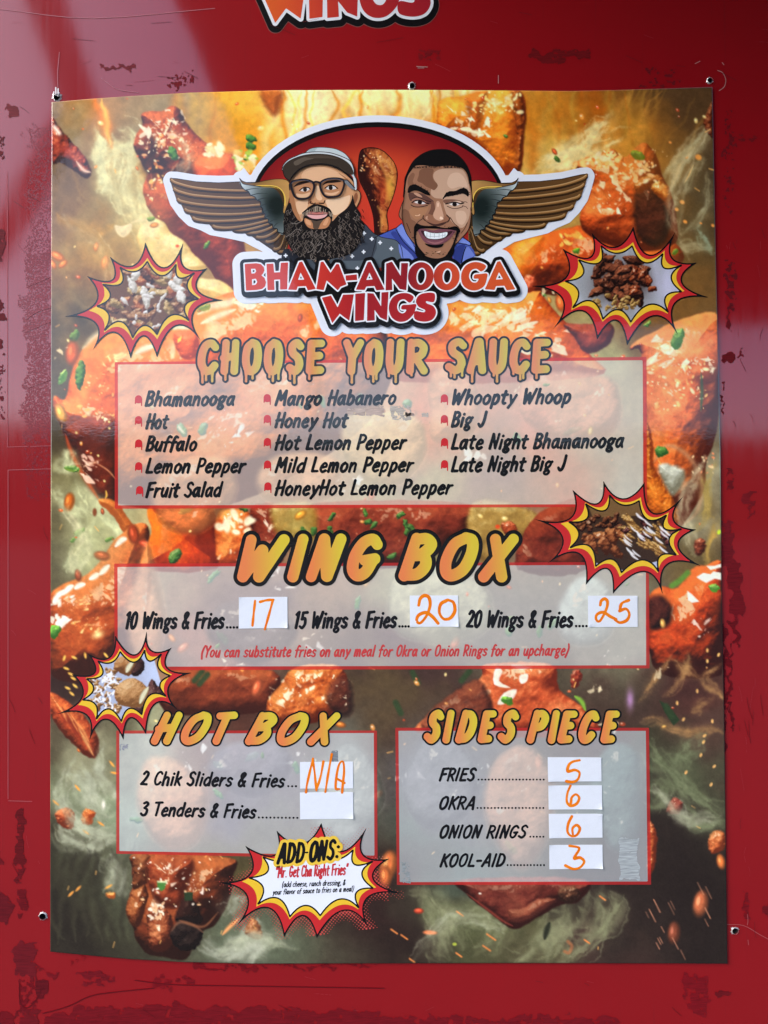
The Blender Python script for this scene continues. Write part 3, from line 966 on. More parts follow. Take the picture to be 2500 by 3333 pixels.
    c.blob(K4([(1095, 1880), (1180, 1850), (1260, 1930), (1240, 2050), (1120, 2090), (1090, 2000)]), (24, 10, 10), (54, 22, 20), (96, 42, 34), 50, .6, 26, .2, seed=122, soft=12)
    for p in ([(1430, 1720), (1480, 1690), (1530, 1700), (1550, 1680), (1605, 1690), (1605, 1740), (1560, 1730), (1500, 1760), (1470, 1745)], [(1368, 1815), (1400, 1840), (1452, 1890), (1400, 1900), (1372, 1880)], [(1500, 1640), (1560, 1640), (1605, 1625), (1605, 1650), (1530, 1670)]):
        c.poly(K4(p), (255, 252, 245), 1, 0, 1.6)
    c.herb(*K4([(1555, 1795)])[0], 18, 13, 10, (70, 140, 40), (170, 230, 110))
    c.stroke(K4([(1260, 1780), (1320, 1740), (1372, 1690)]), 9, (95, 140, 60), 1, .6, taper=False)
    x = K9([(340, 20), (560, 180)])
    c.shards(*x[0], *x[1], 14, 9, (255, 235, 225), 123)
    # right margin lower: dim red-brown with wisps
    for i, p in enumerate(([(250, 330), (120, 500), (0, 700)], [(370, 280), (380, 420), (300, 540), (180, 640)], [(250, 340), (360, 440), (480, 500)], [(640, 380), (520, 500), (600, 600), (670, 660)],
                           [(600, 650), (480, 720), (420, 780)], [(0, 860), (120, 830), (250, 910), (450, 930), (560, 900), (670, 940)])):
        c.smoke(K9(p), 24, 5, (178, 138, 92), .5, 680 + 20 * i)
    for i, p in enumerate(([(70, 1010), (180, 1200), (330, 1330), (480, 1460), (680, 1560)], [(80, 1100), (250, 1280), (420, 1480), (560, 1600), (680, 1650)], [(320, 1560), (400, 1660), (520, 1700), (670, 1690)],
                           [(80, 1320), (200, 1350), (160, 1500), (100, 1560)], [(330, 1010), (340, 1150), (380, 1260)], [(520, 950), (350, 1090), (240, 1200)])):
        c.smoke(K9(p), 40, 9, (132, 146, 112), .42, 820 + 20 * i)
    c.poly(K9([(155, 680), (240, 730), (320, 840), (270, 885), (200, 780)]), (34, 58, 36), 1, 0, 2)
    c.blob(K9([(270, 1460), (345, 1500), (320, 1580), (260, 1590), (215, 1560)]), (70, 20, 20), (140, 52, 44), (200, 110, 90), 20, .4, 14, .5, seed=131)
    c.blob(K9([(570, 1740), (640, 1720), (685, 1760), (685, 1850), (620, 1900), (570, 1900), (545, 1830)]), (110, 44, 22), (200, 104, 56), (250, 180, 120), 20, .7, 12, .9, seed=132)
    c.seed_(*K9([(648, 1970)])[0], 14, 80, (240, 135, 70))
    c.blob(K9([(70, 1670), (120, 1690), (138, 1780), (130, 1960), (95, 2060), (60, 2060)]), (110, 40, 20), (200, 96, 50), (250, 170, 110), 22, .5, 12, .8, seed=133)
    for p in ((300, 705), (350, 835), (580, 850), (518, 965), (510, 1015), (488, 1120), (595, 1210), (370, 1258), (570, 1355), (540, 285), (540, 370), (460, 610), (630, 320)):
        c.ell(*K9([p])[0], 4, 7, (240, 190, 120), 1, (p[0] * 3) % 60)
    # band above the two lower panels
    c.blob(K6([(-20, 30), (300, 30), (290, 140), (150, 160), (-20, 150)]), (54, 18, 13), (128, 54, 32), (186, 96, 54), 60, .4, 40, .3, seed=141)
    c.blob(K6([(325, 70), (370, 18), (500, 15), (525, 90), (500, 150), (400, 190), (300, 200), (284, 125)]), (84, 26, 14), (192, 92, 40), (246, 166, 88), 60, .65, 24, .95, seed=142)
    c.blob(K6([(480, 60), (530, 60), (540, 150), (500, 165), (460, 120)]), (30, 14, 14), (80, 36, 28), (150, 80, 56), 30, .5, 18, .5, seed=143, soft=10, alpha=.8)
    c.blob(K6([(920, 50), (940, 10), (1130, 10), (1155, 85), (1235, 150), (1235, 220), (760, 220), (765, 160), (850, 110)]), (110, 34, 18), (198, 86, 46), (244, 156, 100), 60, .5, 30, .7, seed=144)
    c.blob(K6([(760, 160), (860, 80), (920, 60), (960, 150), (930, 220), (760, 220)]), (44, 16, 14), (100, 44, 32), (150, 80, 54), 40, .5, 20, .3, seed=145, soft=8, alpha=.9)
    for p in ([(965, 20), (985, 30), (975, 60), (1010, 80), (960, 70)], [(1035, 45), (1060, 38), (1058, 60), (1040, 68)], [(990, 95), (1028, 85), (1010, 120), (970, 130)], [(1010, 12), (1070, 18), (1040, 26)]):
        c.poly(K6(p), (255, 250, 240), .95, 3, 2)
    c.herb(*K6([(1000, 118)])[0], 24, 14, 20, (60, 120, 30), (150, 220, 80))
    c.stroke(K6([(1200, 105), (1220, 120), (1232, 148)]), 7, (140, 200, 70), .9, .8)
    for p, a in (((80, 45), 120), ((95, 55), 140), ((875, 45), 130), ((725, 50), 70), ((675, 140), 60), ((1480, 150), 45)):
        c.stroke(K6([(p[0] - 12, p[1] + 14), p, (p[0] + 12, p[1] - 14)] if a > 90 else [(p[0] - 8, p[1] - 16), p, (p[0] + 8, p[1] + 16)]), 9, (44, 70, 42), .95, .6, taper=False)
    c.seed_(*K6([(255, 82)])[0], 17, 110, (225, 110, 70))
    c.seed_(*K6([(503, 190)])[0], 10, 10, (240, 140, 60))
    c.blob(K6([(1190, 40), (1205, 25), (1222, 40), (1210, 75), (1192, 80)]), (90, 26, 20), (170, 66, 44), (220, 130, 100), 14, .5, 10, .6, seed=146)
    c.glow(*K6([(1365, 115)])[0], 12, 30, (220, 170, 240), .8, 0)
    x = K6([(290, 40), (520, 130)])
    c.shards(*x[0], *x[1], 40, 8, (255, 240, 210), 147)
    # streaked red sausage and swirl, lower left margin
    c.blob(K5([(10, 1090), (120, 1120), (300, 1260), (420, 1390), (500, 1530), (510, 1640), (470, 1740), (380, 1720), (250, 1600), (110, 1450), (10, 1250)]), (84, 28, 16), (180, 72, 38), (238, 140, 74), 60, .35, 20, .5, seed=151, streak=(.62, .78))
    for k in range(16):
        a, b = g.random(2)
        p0 = (40 + 330 * a, 1120 + 400 * a + 120 * b - 60)
        c.stroke(K5([p0, (p0[0] + 60, p0[1] + 90), (p0[0] + 110, p0[1] + 190)]), 3 + 3 * g.random(), [(250, 190, 120), (130, 40, 26)][k % 2], .6, 1)
    for i, p in enumerate(([(200, 130), (120, 280), (110, 450), (190, 620), (330, 740), (480, 720), (520, 640)], [(250, 180), (290, 300), (330, 470), (430, 590), (520, 560)], [(420, 40), (400, 250), (450, 400), (510, 480)],
                           [(150, 250), (250, 330), (300, 480), (400, 640)], [(60, 620), (150, 760), (340, 820), (520, 760)], [(480, 900), (520, 1020), (540, 1150), (580, 1220)], [(430, 930), (500, 1060), (530, 1190)])):
        c.smoke(K7(p), 40, 8, (188, 194, 172), .5, 1000 + 20 * i)
    for i in range(15):
        x0 = 40 + 42 * i
        c.stroke(K7([(x0 + 60, 800 + 20 * (i % 4)), (x0 + 20, 1050), (x0 - 30, 1300), (x0 + 10, 1560)]), 14, [(88, 92, 70), (30, 28, 24)][i % 2], .3, 1.2, warp=10, seed=1300 + i)
    c.blob(K7([(50, 590), (90, 545), (150, 540), (200, 580), (205, 640), (180, 700), (120, 690), (70, 640)]), (110, 40, 22), (190, 88, 50), (240, 150, 96), 30, .6, 12, .5, seed=152)
    c.blob(K7([(290, 540), (370, 575), (340, 620), (335, 670), (260, 660), (265, 590)]), (150, 60, 26), (215, 112, 56), (246, 170, 100), 20, .25, 12, .4, seed=153, smooth=2)
    c.blob(K7([(440, 1215), (470, 1185), (520, 1195), (500, 1240)]), (160, 80, 30), (225, 130, 60), (250, 190, 110), 14, .2, 10, .4, seed=154, smooth=2)
    for p, a in (((60, 500), 40), ((225, 385), 50), ((490, 200), 50), ((510, 270), 10), ((405, 660), 35), ((290, 725), 35), ((175, 1200), -45), ((230, 1160), -45), ((465, 1145), -30)):
        x, y = K7([p])[0]
        c.ell(x, y, 13, 3.6, (245, 170, 80), 1, a, .4)
    c.glow(*K7([(425, 515)])[0], 6, 14, (255, 250, 240), 1)
    for p, a in (((160, 740), 110), ((260, 735), 25), ((370, 715), 80), ((180, 843), 20), ((225, 900), 25), ((250, 943), 30), ((268, 1018), 40), ((195, 1040), 25), ((235, 1095), 40), ((575, 712), 50)):
        x, y = K5([p])[0]
        c.ell(x, y, 10, 4, (250, 200, 100), 1, a, .4)
    # wing at the bottom
    c.blob(K7([(690, 890), (1400, 920), (1425, 1060), (1395, 1250), (1290, 1430), (1180, 1500), (1060, 1700), (900, 1690), (760, 1660), (680, 1560), (650, 1450), (600, 1330), (620, 1220), (650, 1150), (650, 1000)]),
           (34, 13, 9), (128, 56, 30), (198, 112, 60), 120, .6, 38, .5, seed=161, grad=(.3, .5, .5))
    c.blob(K7([(600, 1330), (650, 1180), (730, 1120), (770, 1200), (740, 1340), (690, 1450), (630, 1420)]), (60, 24, 12), (150, 78, 40), (215, 140, 84), 40, .6, 20, .6, seed=162)
    c.blob(K7([(660, 900), (780, 910), (770, 1100), (720, 1140), (650, 1160), (655, 1010)]), (60, 26, 14), (124, 66, 38), (180, 110, 66), 30, .8, 16, .3, seed=163)
    c.blob(K7([(760, 1350), (820, 1285), (920, 1330), (965, 1450), (940, 1610), (840, 1650), (770, 1570)]), (54, 20, 12), (140, 66, 38), (226, 150, 100), 60, .6, 16, .95, seed=164)
    c.blob(K7([(780, 920), (1110, 930), (1080, 1130), (1000, 1300), (860, 1290), (790, 1180)]), (70, 22, 12), (150, 62, 34), (206, 112, 66), 80, .6, 26, .8, seed=165, soft=12)
    c.blob(K7([(1040, 1230), (1120, 1240), (1185, 1390), (1120, 1440), (980, 1400)]), (14, 8, 8), (30, 15, 13), (60, 30, 25), 40, .4, 20, .1, seed=166, soft=5)
    c.blob(K7([(945, 1490), (1010, 1420), (1120, 1445), (1190, 1500), (1160, 1600), (1050, 1640), (960, 1580)]), (9, 6, 7), (22, 15, 15), (60, 46, 44), 30, .5, 16, .15, seed=167, soft=2)
    c.stroke(K7([(945, 1490), (1010, 1420), (1120, 1445), (1195, 1500)]), 5, (120, 84, 66), .9, .8)
    c.stroke(K7([(1000, 1400), (1090, 1430), (1200, 1450), (1310, 1340)]), 4, (150, 96, 66), .8, .8)
    c.poly(K7([(838, 1105), (912, 1105), (895, 1165), (870, 1180), (840, 1160)]), (70, 130, 60), 1, 0, 2)
    c.poly(K7([(838, 1100), (914, 1102), (912, 1115), (840, 1114)]), (225, 235, 190), 1, 0, 1.5)
    c.poly(K7([(1045, 1185), (1115, 1188), (1110, 1250), (1050, 1255)]), (36, 62, 38), 1, 0, 2)
    x = K7([(890, 980), (1060, 1140)])
    c.shards(*x[0], *x[1], 18, 7, (255, 240, 220), 168, ang=-40)
    x = K7([(770, 1270), (890, 1400)])
    c.specks(*x[0], *x[1], 44, 4, [(255, 240, 220), (245, 200, 160)], 169)
    x = K7([(640, 900), (1300, 1300)])
    c.specks(*x[0], *x[1], 60, 2.6, [(245, 200, 150), (255, 240, 225)], 170)
    x = K7([(1080, 1110), (1200, 1180)])
    c.shards(*x[0], *x[1], 9, 7, (255, 240, 230), 171)
    for i, p in enumerate(([(1190, 1570), (1280, 1640), (1420, 1620), (1560, 1480), (1640, 1440)], [(1320, 1680), (1480, 1640), (1600, 1560), (1650, 1700)], [(1340, 1350), (1400, 1270), (1520, 1230)], [(1500, 1740), (1600, 1640), (1640, 1500)])):
        c.smoke(K7(p), 44, 8, (182, 188, 172), .5, 1400 + 20 * i)
    c.blob(K7([(1510, 1480), (1560, 1390), (1620, 1420), (1650, 1520), (1600, 1550), (1540, 1530)]), (90, 42, 22), (176, 100, 58), (226, 156, 100), 26, .6, 14, .3, seed=172, alpha=.85)
    c.stroke(K7([(1340, 1515), (1400, 1450), (1470, 1390)]), 6, (250, 170, 110), 1, .9)
    # dark red piece and green smoke, bottom middle
    for i, p in enumerate(([(370, 440), (360, 350), (430, 280), (540, 290), (590, 350), (560, 440), (440, 500)], [(420, 460), (400, 370), (480, 330), (560, 370), (520, 440)], [(280, 230), (300, 330), (280, 450), (340, 520)],
                           [(180, 190), (260, 240), (320, 330), (330, 470)], [(640, 500), (740, 440), (860, 330), (900, 260)], [(700, 520), (830, 460), (890, 360)], [(1090, 180), (1110, 280), (1060, 390), (980, 450), (860, 520)], [(960, 200), (1010, 300), (960, 400)])):
        c.smoke(K8(p), 62, 11, (150, 156, 122), .42, 1500 + 20 * i)
    c.blob(K8([(420, 150), (965, 150), (945, 250), (870, 262), (800, 300), (720, 345), (660, 375), (600, 345), (520, 285), (440, 220)]), (40, 12, 12), (100, 38, 32), (150, 78, 60), 50, .5, 34, .25, seed=181)
    c.blob(K8([(630, 290), (700, 280), (760, 240), (840, 240), (780, 290), (720, 330), (650, 340)]), (80, 34, 28), (130, 66, 48), (170, 100, 74), 20, .4, 20, .2, seed=182, soft=5)
    c.blob(K8([(860, 190), (930, 185), (950, 230), (900, 260), (855, 235)]), (34, 18, 14), (90, 54, 38), (160, 110, 80), 20, .9, 10, .5, seed=183)
    c.stroke(K8([(440, 215), (520, 275), (600, 335), (650, 362)]), 5, (170, 70, 56), .7, 1)
    c.ell(*K8([(500, 215)])[0], 5, 3, (255, 235, 220), 1)
    c.stroke(K8([(790, 420), (800, 380), (812, 345)]), 9, (26, 34, 26), .9, .7)
    c.stroke(K8([(895, 430), (912, 450), (900, 480), (880, 475)]), 5, (170, 110, 74), .8, .6, taper=False)
    c.seed_(*K8([(225, 293)])[0], 9, 0, (235, 90, 60))
    c.ell(*K8([(276, 390)])[0], 22, 7, (250, 140, 90), 1, 2)
    c.ell(*K8([(386, 442)])[0], 7, 5, (190, 205, 80), 1)
    c.seed_(*K8([(1490, 260)])[0], 24, 100, (215, 120, 80))
    c.seed_(*K8([(1370, 390)])[0], 20, 95, (150, 80, 58))
    c.seed_(*K8([(88, 90)])[0], 28, 105, (230, 130, 70))
    c.seed_(*K8([(75, 140)])[0], 20, 90, (220, 120, 64))
    g2 = np.random.default_rng(77)
    for k in range(15):
        x, y = K8([(1250 + 340 * g2.random(), 130 + 390 * g2.random())])[0]
        q = 8 + 14 * g2.random()
        c.stroke([(x - q * .5, y - q), (x + q * .5, y + q)], 1.6, (215, 150, 120), .5 + .5 * g2.random(), .8, smooth=0)
    for k in range(70):
        x, y = 180 + 2160 * g2.random(), 340 + 2760 * g2.random()
        q = 3 + 7 * g2.random()
        a = g2.random() * 6.28
        c.stroke([(x - q * math.cos(a), y - q * math.sin(a)), (x + q * math.cos(a), y + q * math.sin(a))], 1.8, (250, 190, 110), .5 + .5 * g2.random(), .9, smooth=0)
    for p, q in (((410, 305), 10), ((550, 410), 14), ((530, 460), 12), ((405, 490), 9), ((1050, 235), 9), ((980, 430), 8), ((115, 385), 10), ((160, 410), 10), ((195, 515), 8)):
        x, y = K8([p])[0]
        c.stroke([(x - q, y - q * .7), (x + q, y + q * .7)], 2.4, (248, 150, 80), 1, .8, smooth=0)
    # contents that only show through the white panels
    for k in range(46):
        x, y = 420 + 1640 * g2.random(), [1220 + 400 * g2.random(), 1870 + 280 * g2.random(), 2420 + 340 * g2.random()][k % 3]
        pick = k % 5
        if pick < 2:
            c.herb(x, y, 16 + 16 * g2.random(), 8 + 8 * g2.random(), 180 * g2.random(), (40, 80, 60), (130, 180, 130), seed=k)
        elif pick == 2:
            c.seed_(x, y, 9 + 8 * g2.random(), 180 * g2.random(), (235, 130, 90))
        else:
            c.shards(x - 45, y - 35, x + 45, y + 35, 9, 9, (255, 250, 240), 2000 + k)
    for k, (x, y, rx, ry, col) in enumerate(((1250, 1450, 150, 130, (245, 205, 140)), (640, 1600, 130, 130, (240, 150, 90)), (980, 1560, 140, 90, (240, 165, 110)), (1480, 1330, 100, 130, (235, 160, 110)), (1850, 1330, 170, 120, (240, 150, 110)),
                                             (480, 2000, 60, 200, (245, 165, 110)), (820, 2060, 130, 110, (80, 68, 66)), (1450, 1960, 180, 120, (205, 210, 170)), (1900, 1990, 100, 110, (190, 210, 200)),
                                             (560, 2600, 100, 160, (245, 170, 120)), (820, 2500, 130, 100, (110, 105, 115)), (1130, 2600, 110, 160, (150, 160, 148)), (1700, 2620, 120, 180, (215, 150, 110)), (1420, 2560, 120, 170, (120, 118, 122)), (2000, 2580, 90, 170, (86, 110, 104)))):
        t = np.linspace(0, 6.28, 9)[:-1]
        kk = .8 + .4 * g2.random(8)
        cc = np.array(col, float)
        c.blob(np.stack([x + rx * kk * np.cos(t), y + ry * kk * np.sin(t)], -1), cc * .55, cc * .9, np.minimum(cc * 1.12, 255), 70, .5, 40, .7, seed=2100 + k * 7, soft=14, alpha=.75)
    g4 = np.random.default_rng(123)
    for k in range(60):
        x, y = 185 + 2140 * g4.random(), 330 + 2150 * g4.random()
        r = 7 + 9 * g4.random()
        if k % 3 == 0:
            c.herb(x, y, r, r * .5, 180 * g4.random(), (36, 70, 28), (150, 190, 90), seed=3100 + k)
        elif k % 3 == 1:
            c.seed_(x, y, r * .6, 180 * g4.random(), [(236, 130, 66), (205, 84, 44), (246, 186, 104)][k % 9 // 3])
        else:
            c.shards(x - 30, y - 18, x + 30, y + 18, 7, 8, (255, 240, 205), 3200 + k)
    for i, p in enumerate(([(200, 700), (300, 780), (360, 900), (330, 1010)], [(560, 420), (610, 520), (540, 640)], [(2300, 420), (2210, 560), (2180, 700), (2240, 840)], [(2290, 1480), (2220, 1640), (2250, 1800)],
                           [(190, 1640), (260, 1740), (230, 1860)], [(180, 2560), (260, 2680), (380, 2720)], [(700, 3100), (820, 3040), (960, 3080)], [(1340, 3110), (1480, 2980), (1640, 3020)], [(2120, 2560), (2240, 2660), (2340, 2650)])):
        c.smoke(p, 34, 8, (226, 222, 190) if p[0][1] < 2000 else (190, 196, 172), .42, 3300 + 20 * i)
    # droplets and golden haze
    g3 = np.random.default_rng(91)
    for (x, y, rx, ry, col, a_) in ((330, 860, 150, 90, (214, 160, 70), .4), (480, 760, 90, 150, (228, 206, 140), .35), (250, 1130, 80, 60, (190, 140, 70), .3), (2050, 520, 170, 120, (214, 150, 60), .35), (2180, 900, 90, 150, (170, 120, 56), .3), (300, 1780, 110, 130, (190, 196, 150), .35), (620, 1010, 200, 60, (255, 190, 110), .25), (1560, 1090, 260, 60, (255, 180, 100), .25)):
        c.glow(x, y, rx, ry, col, a_)
    for k in range(190):
        x, y = 180 + 2150 * g3.random(), 320 + 2100 * g3.random() ** 1.3
        r = 2.2 + 5 * g3.random() ** 2.5
        q = [(250, 170, 90), (225, 100, 50), (255, 225, 150), (190, 70, 36)][k % 4]
        c.ell(x, y, r * 1.5, r, q, .9, 180 * g3.random(), .45)
        c.ell(x - r * .3, y - r * .35, r * .45, r * .35, (255, 248, 225), .9, 0, .5)
    dt = fbm(sh, 7, 404, 3, .6) - .5
    dm = fbm(sh, 20, 405, 3, .6) - .5
    c.A = c.A * (1 + .24 * dt + .14 * dm)[..., None]
    # print contrast: deeper shadows, fuller colour
    c.grain(9, 3)
    A = np.clip(c.A, 0, 255) / 255.0
    low = sstep(1500, 2600, c.Y)[..., None]
    A = np.clip(A * 1.04, 0, 1) ** (1.06 + .1 * low)
    A = A + low * (1 - A) * np.array([.055, .040, .036])
    m_ = A.mean(-1, keepdims=True)
    A = m_ + (A - m_) * (1.14 - .14 * low)
    A = A * .95 + np.array([.060, .050, .036]) * (1 - .6 * low)
    A[..., 0] *= 1.03
    A[..., 2] *= .94
    c.A = np.clip(A * 255, 0, 255)
    return c


def food_photo(kind, x0, y0, x1, y1):
    c = Canvas(x0, y0, x1, y1, 2.0, 40 + kind)
    g = np.random.default_rng(50 + kind)
    wd, ht = x1 - x0, y1 - y0
    def P(u, v): return x0 + u * wd, y0 + v * ht
    def lump(u, v, rx, ry, a, dk, md, lt, seed, spec=.4, bump=.7):
        t = np.linspace(0, 6.28, 10)[:-1]
        k = .75 + .45 * np.random.default_rng(seed).random(9)
        ca, sa = math.cos(a), math.sin(a)
        px, py = rx * k * np.cos(t), ry * k * np.sin(t)
        x, y = P(u, v)
        c.blob(np.stack([x + px * ca - py * sa, y + px * sa + py * ca], -1), dk, md, lt, min(rx, ry) * .9, bump, 12, spec, seed=seed, soft=1.6)
    if kind == 1:
        c.A[:] = (112, 74, 50)
        for k in range(75):
            u, v = g.random(2)
            col = [((84, 48, 30), (160, 104, 64), (215, 172, 120)), ((110, 84, 46), (186, 148, 88), (226, 198, 142)), ((52, 28, 20), (112, 64, 42), (172, 112, 80)), ((120, 56, 30), (184, 104, 58), (226, 164, 106))][k % 4]
            lump(u, v, 22 + 16 * g.random(), 9 + 8 * g.random(), .6 + .7 * g.normal(), *col, seed=300 + k)
        for k in range(9):
            u, v = .3 + .55 * g.random(), .08 + .42 * g.random()
            lump(u, v, 26 * (.5 + g.random()), 13, g.random() * 3, (170, 158, 140), (226, 218, 204), (246, 242, 234), seed=400 + k, bump=.25, spec=0)
        for k in range(14):
            u, v = .15 + .6 * g.random(), .3 + .6 * g.random()
            lump(u, v, 14 * (.4 + g.random()), 6, g.random() * 3, (190, 176, 160), (224, 216, 206), (244, 240, 234), seed=450 + k, bump=.25, spec=0)
    elif kind == 2:
        c.A[:] = (165, 168, 172)
        for k in range(12):
            u = g.random()
            c.stroke([P(u, 0), P(u + .05 * g.normal(), .5), P(u + .1 * g.normal(), 1)], 12, [(200, 200, 215), (140, 146, 140)][k % 2], .5, 1.2)
        c.glow(*P(.9, .5), 50, 80, (215, 212, 240), .8)
        c.glow(*P(.47, .5), 76, 60, (44, 24, 18), .97).glow(*P(.55, .45), 52, 40, (50, 26, 18), .9)
        for k in range(50):
            a, r = g.random() * 6.28, g.random() ** .6
            lump(.49 + .29 * r * math.cos(a), .42 + .34 * r * math.sin(a), 29, 15, g.random() * 3, (30, 14, 10), (92, 44, 28), (176, 98, 62), seed=500 + k, spec=.35)
        for k in range(26):
            a, r = g.random() * 6.28, g.random() ** .6
            lump(.44 + .22 * r * math.cos(a), .76 + .12 * r * math.sin(a), 10, 6, g.random() * 3, (110, 76, 34), (178, 136, 72), (226, 192, 120), seed=600 + k, spec=.2)
        for k in range(9):
            lump(.68 + .12 * g.normal() * .6, .42 + .14 * g.normal(), 19, 11, g.random() * 3, (50, 16, 10), (128, 50, 24), (200, 104, 56), seed=660 + k, spec=.6)
    elif kind == 3:
        c.A[:] = (60, 40, 28)
        c.poly([P(0.1, -.1), P(.7, -.1), P(.8, .24), P(.2, .28)], (120, 88, 52), 1)
        c.poly([P(.0, .8), P(.5, 1.0), P(1.0, .78), P(1, 1.2), P(0, 1.2)], (190, 196, 220), 1)
        for k in range(30):
            u, v = .05 + .4 * g.random(), .25 + .2 * g.random()
            lump(u, v, 13, 9, g.random() * 3, (34, 14, 8), (92, 44, 24), (160, 96, 56), seed=700 + k)
        for k in range(9):
            lump(.15 + .3 * g.random(), .5 + .28 * g.random(), 30, 18, g.random() * 1.5, (66, 28, 12), (140, 72, 36), (206, 132, 76), seed=760 + k, spec=.6)
        for k in range(40):
            u = g.random()
            lump(.5 + .45 * u, .25 + .2 * u + .4 * g.random(), 22, 6, .55 + .2 * g.normal(), (104, 64, 28), (184, 134, 66), (232, 196, 130), seed=800 + k, spec=.3)
        for k in range(14):
            lump(.5 + .45 * g.random(), .22 + .5 * g.random(), 14, 8, g.random() * 3, (34, 12, 12), (82, 34, 32), (130, 70, 60), seed=860 + k)
        for k in range(20):
            u, v = .48 + .45 * g.random(), .2 + .6 * g.random()
            c.stroke([P(u, v), P(u + .03, v + .05), P(u + .08, v + .1)], 1.8 + 2.2 * g.random(), (245, 240, 238), .95, .6)
    else:
        c.A[:] = (178, 184, 205)
        c.glow(*P(.85, .3), 40, 60, (205, 215, 240), .8)
        c.poly([P(.78, -.1), P(1.1, -.1), P(1.1, .6), P(.95, .6)], (170, 125, 88), 1)
        for k in range(80):
            u, v = .06 + .36 * g.random(), .22 + .68 * g.random()
            lump(u, v, 10, 6, g.random() * 3, (104, 66, 36), (180, 126, 76), (224, 190, 140), seed=900 + k, spec=.2)
        for k in range(40):
            u, v = .12 + .24 * g.random(), .26 + .6 * g.random()
            c.stroke([P(u, v), P(u + .02 * g.normal(), v + .03), P(u + .03 * g.normal(), v + .06)], 3.4, (246, 244, 246), .95, .6)
        for (u, v, rx, ry, a, dk, md, lt) in ((.62, .2, 30, 34, 0, (34, 18, 16), (70, 40, 36), (110, 70, 60)), (.5, .18, 36, 34, 0, (110, 66, 34), (170, 112, 62), (212, 160, 104)),
                                              (.82, .62, 36, 40, .4, (36, 20, 18), (74, 42, 38), (116, 74, 64)), (.66, .86, 26, 34, .4, (36, 20, 18), (72, 40, 36), (116, 74, 64)), (.58, .62, 56, 46, -.3, (124, 80, 42), (184, 130, 78), (222, 174, 118))):
            lump(u, v, rx, ry, a, dk, md, lt, seed=980 + int(u * 100), spec=.15, bump=.2)
        for (a, b) in (((.5, .3), (.58, .14)), ((.66, .76), (.76, .52))):
            c.stroke([P(*a), P((a[0] + b[0]) / 2 - .01, (a[1] + b[1]) / 2), P(*b)], 8, (226, 218, 178), 1, .6)
    c.grain(12, 60 + kind)
    c.A = np.clip(c.A, 0, 255)
    return c
# ------------------------------------------------------------------ brush lettering: strokes on a unit cap height (y up)
def _L(*p): return ('L', p)
def _C(*p): return ('C', p)


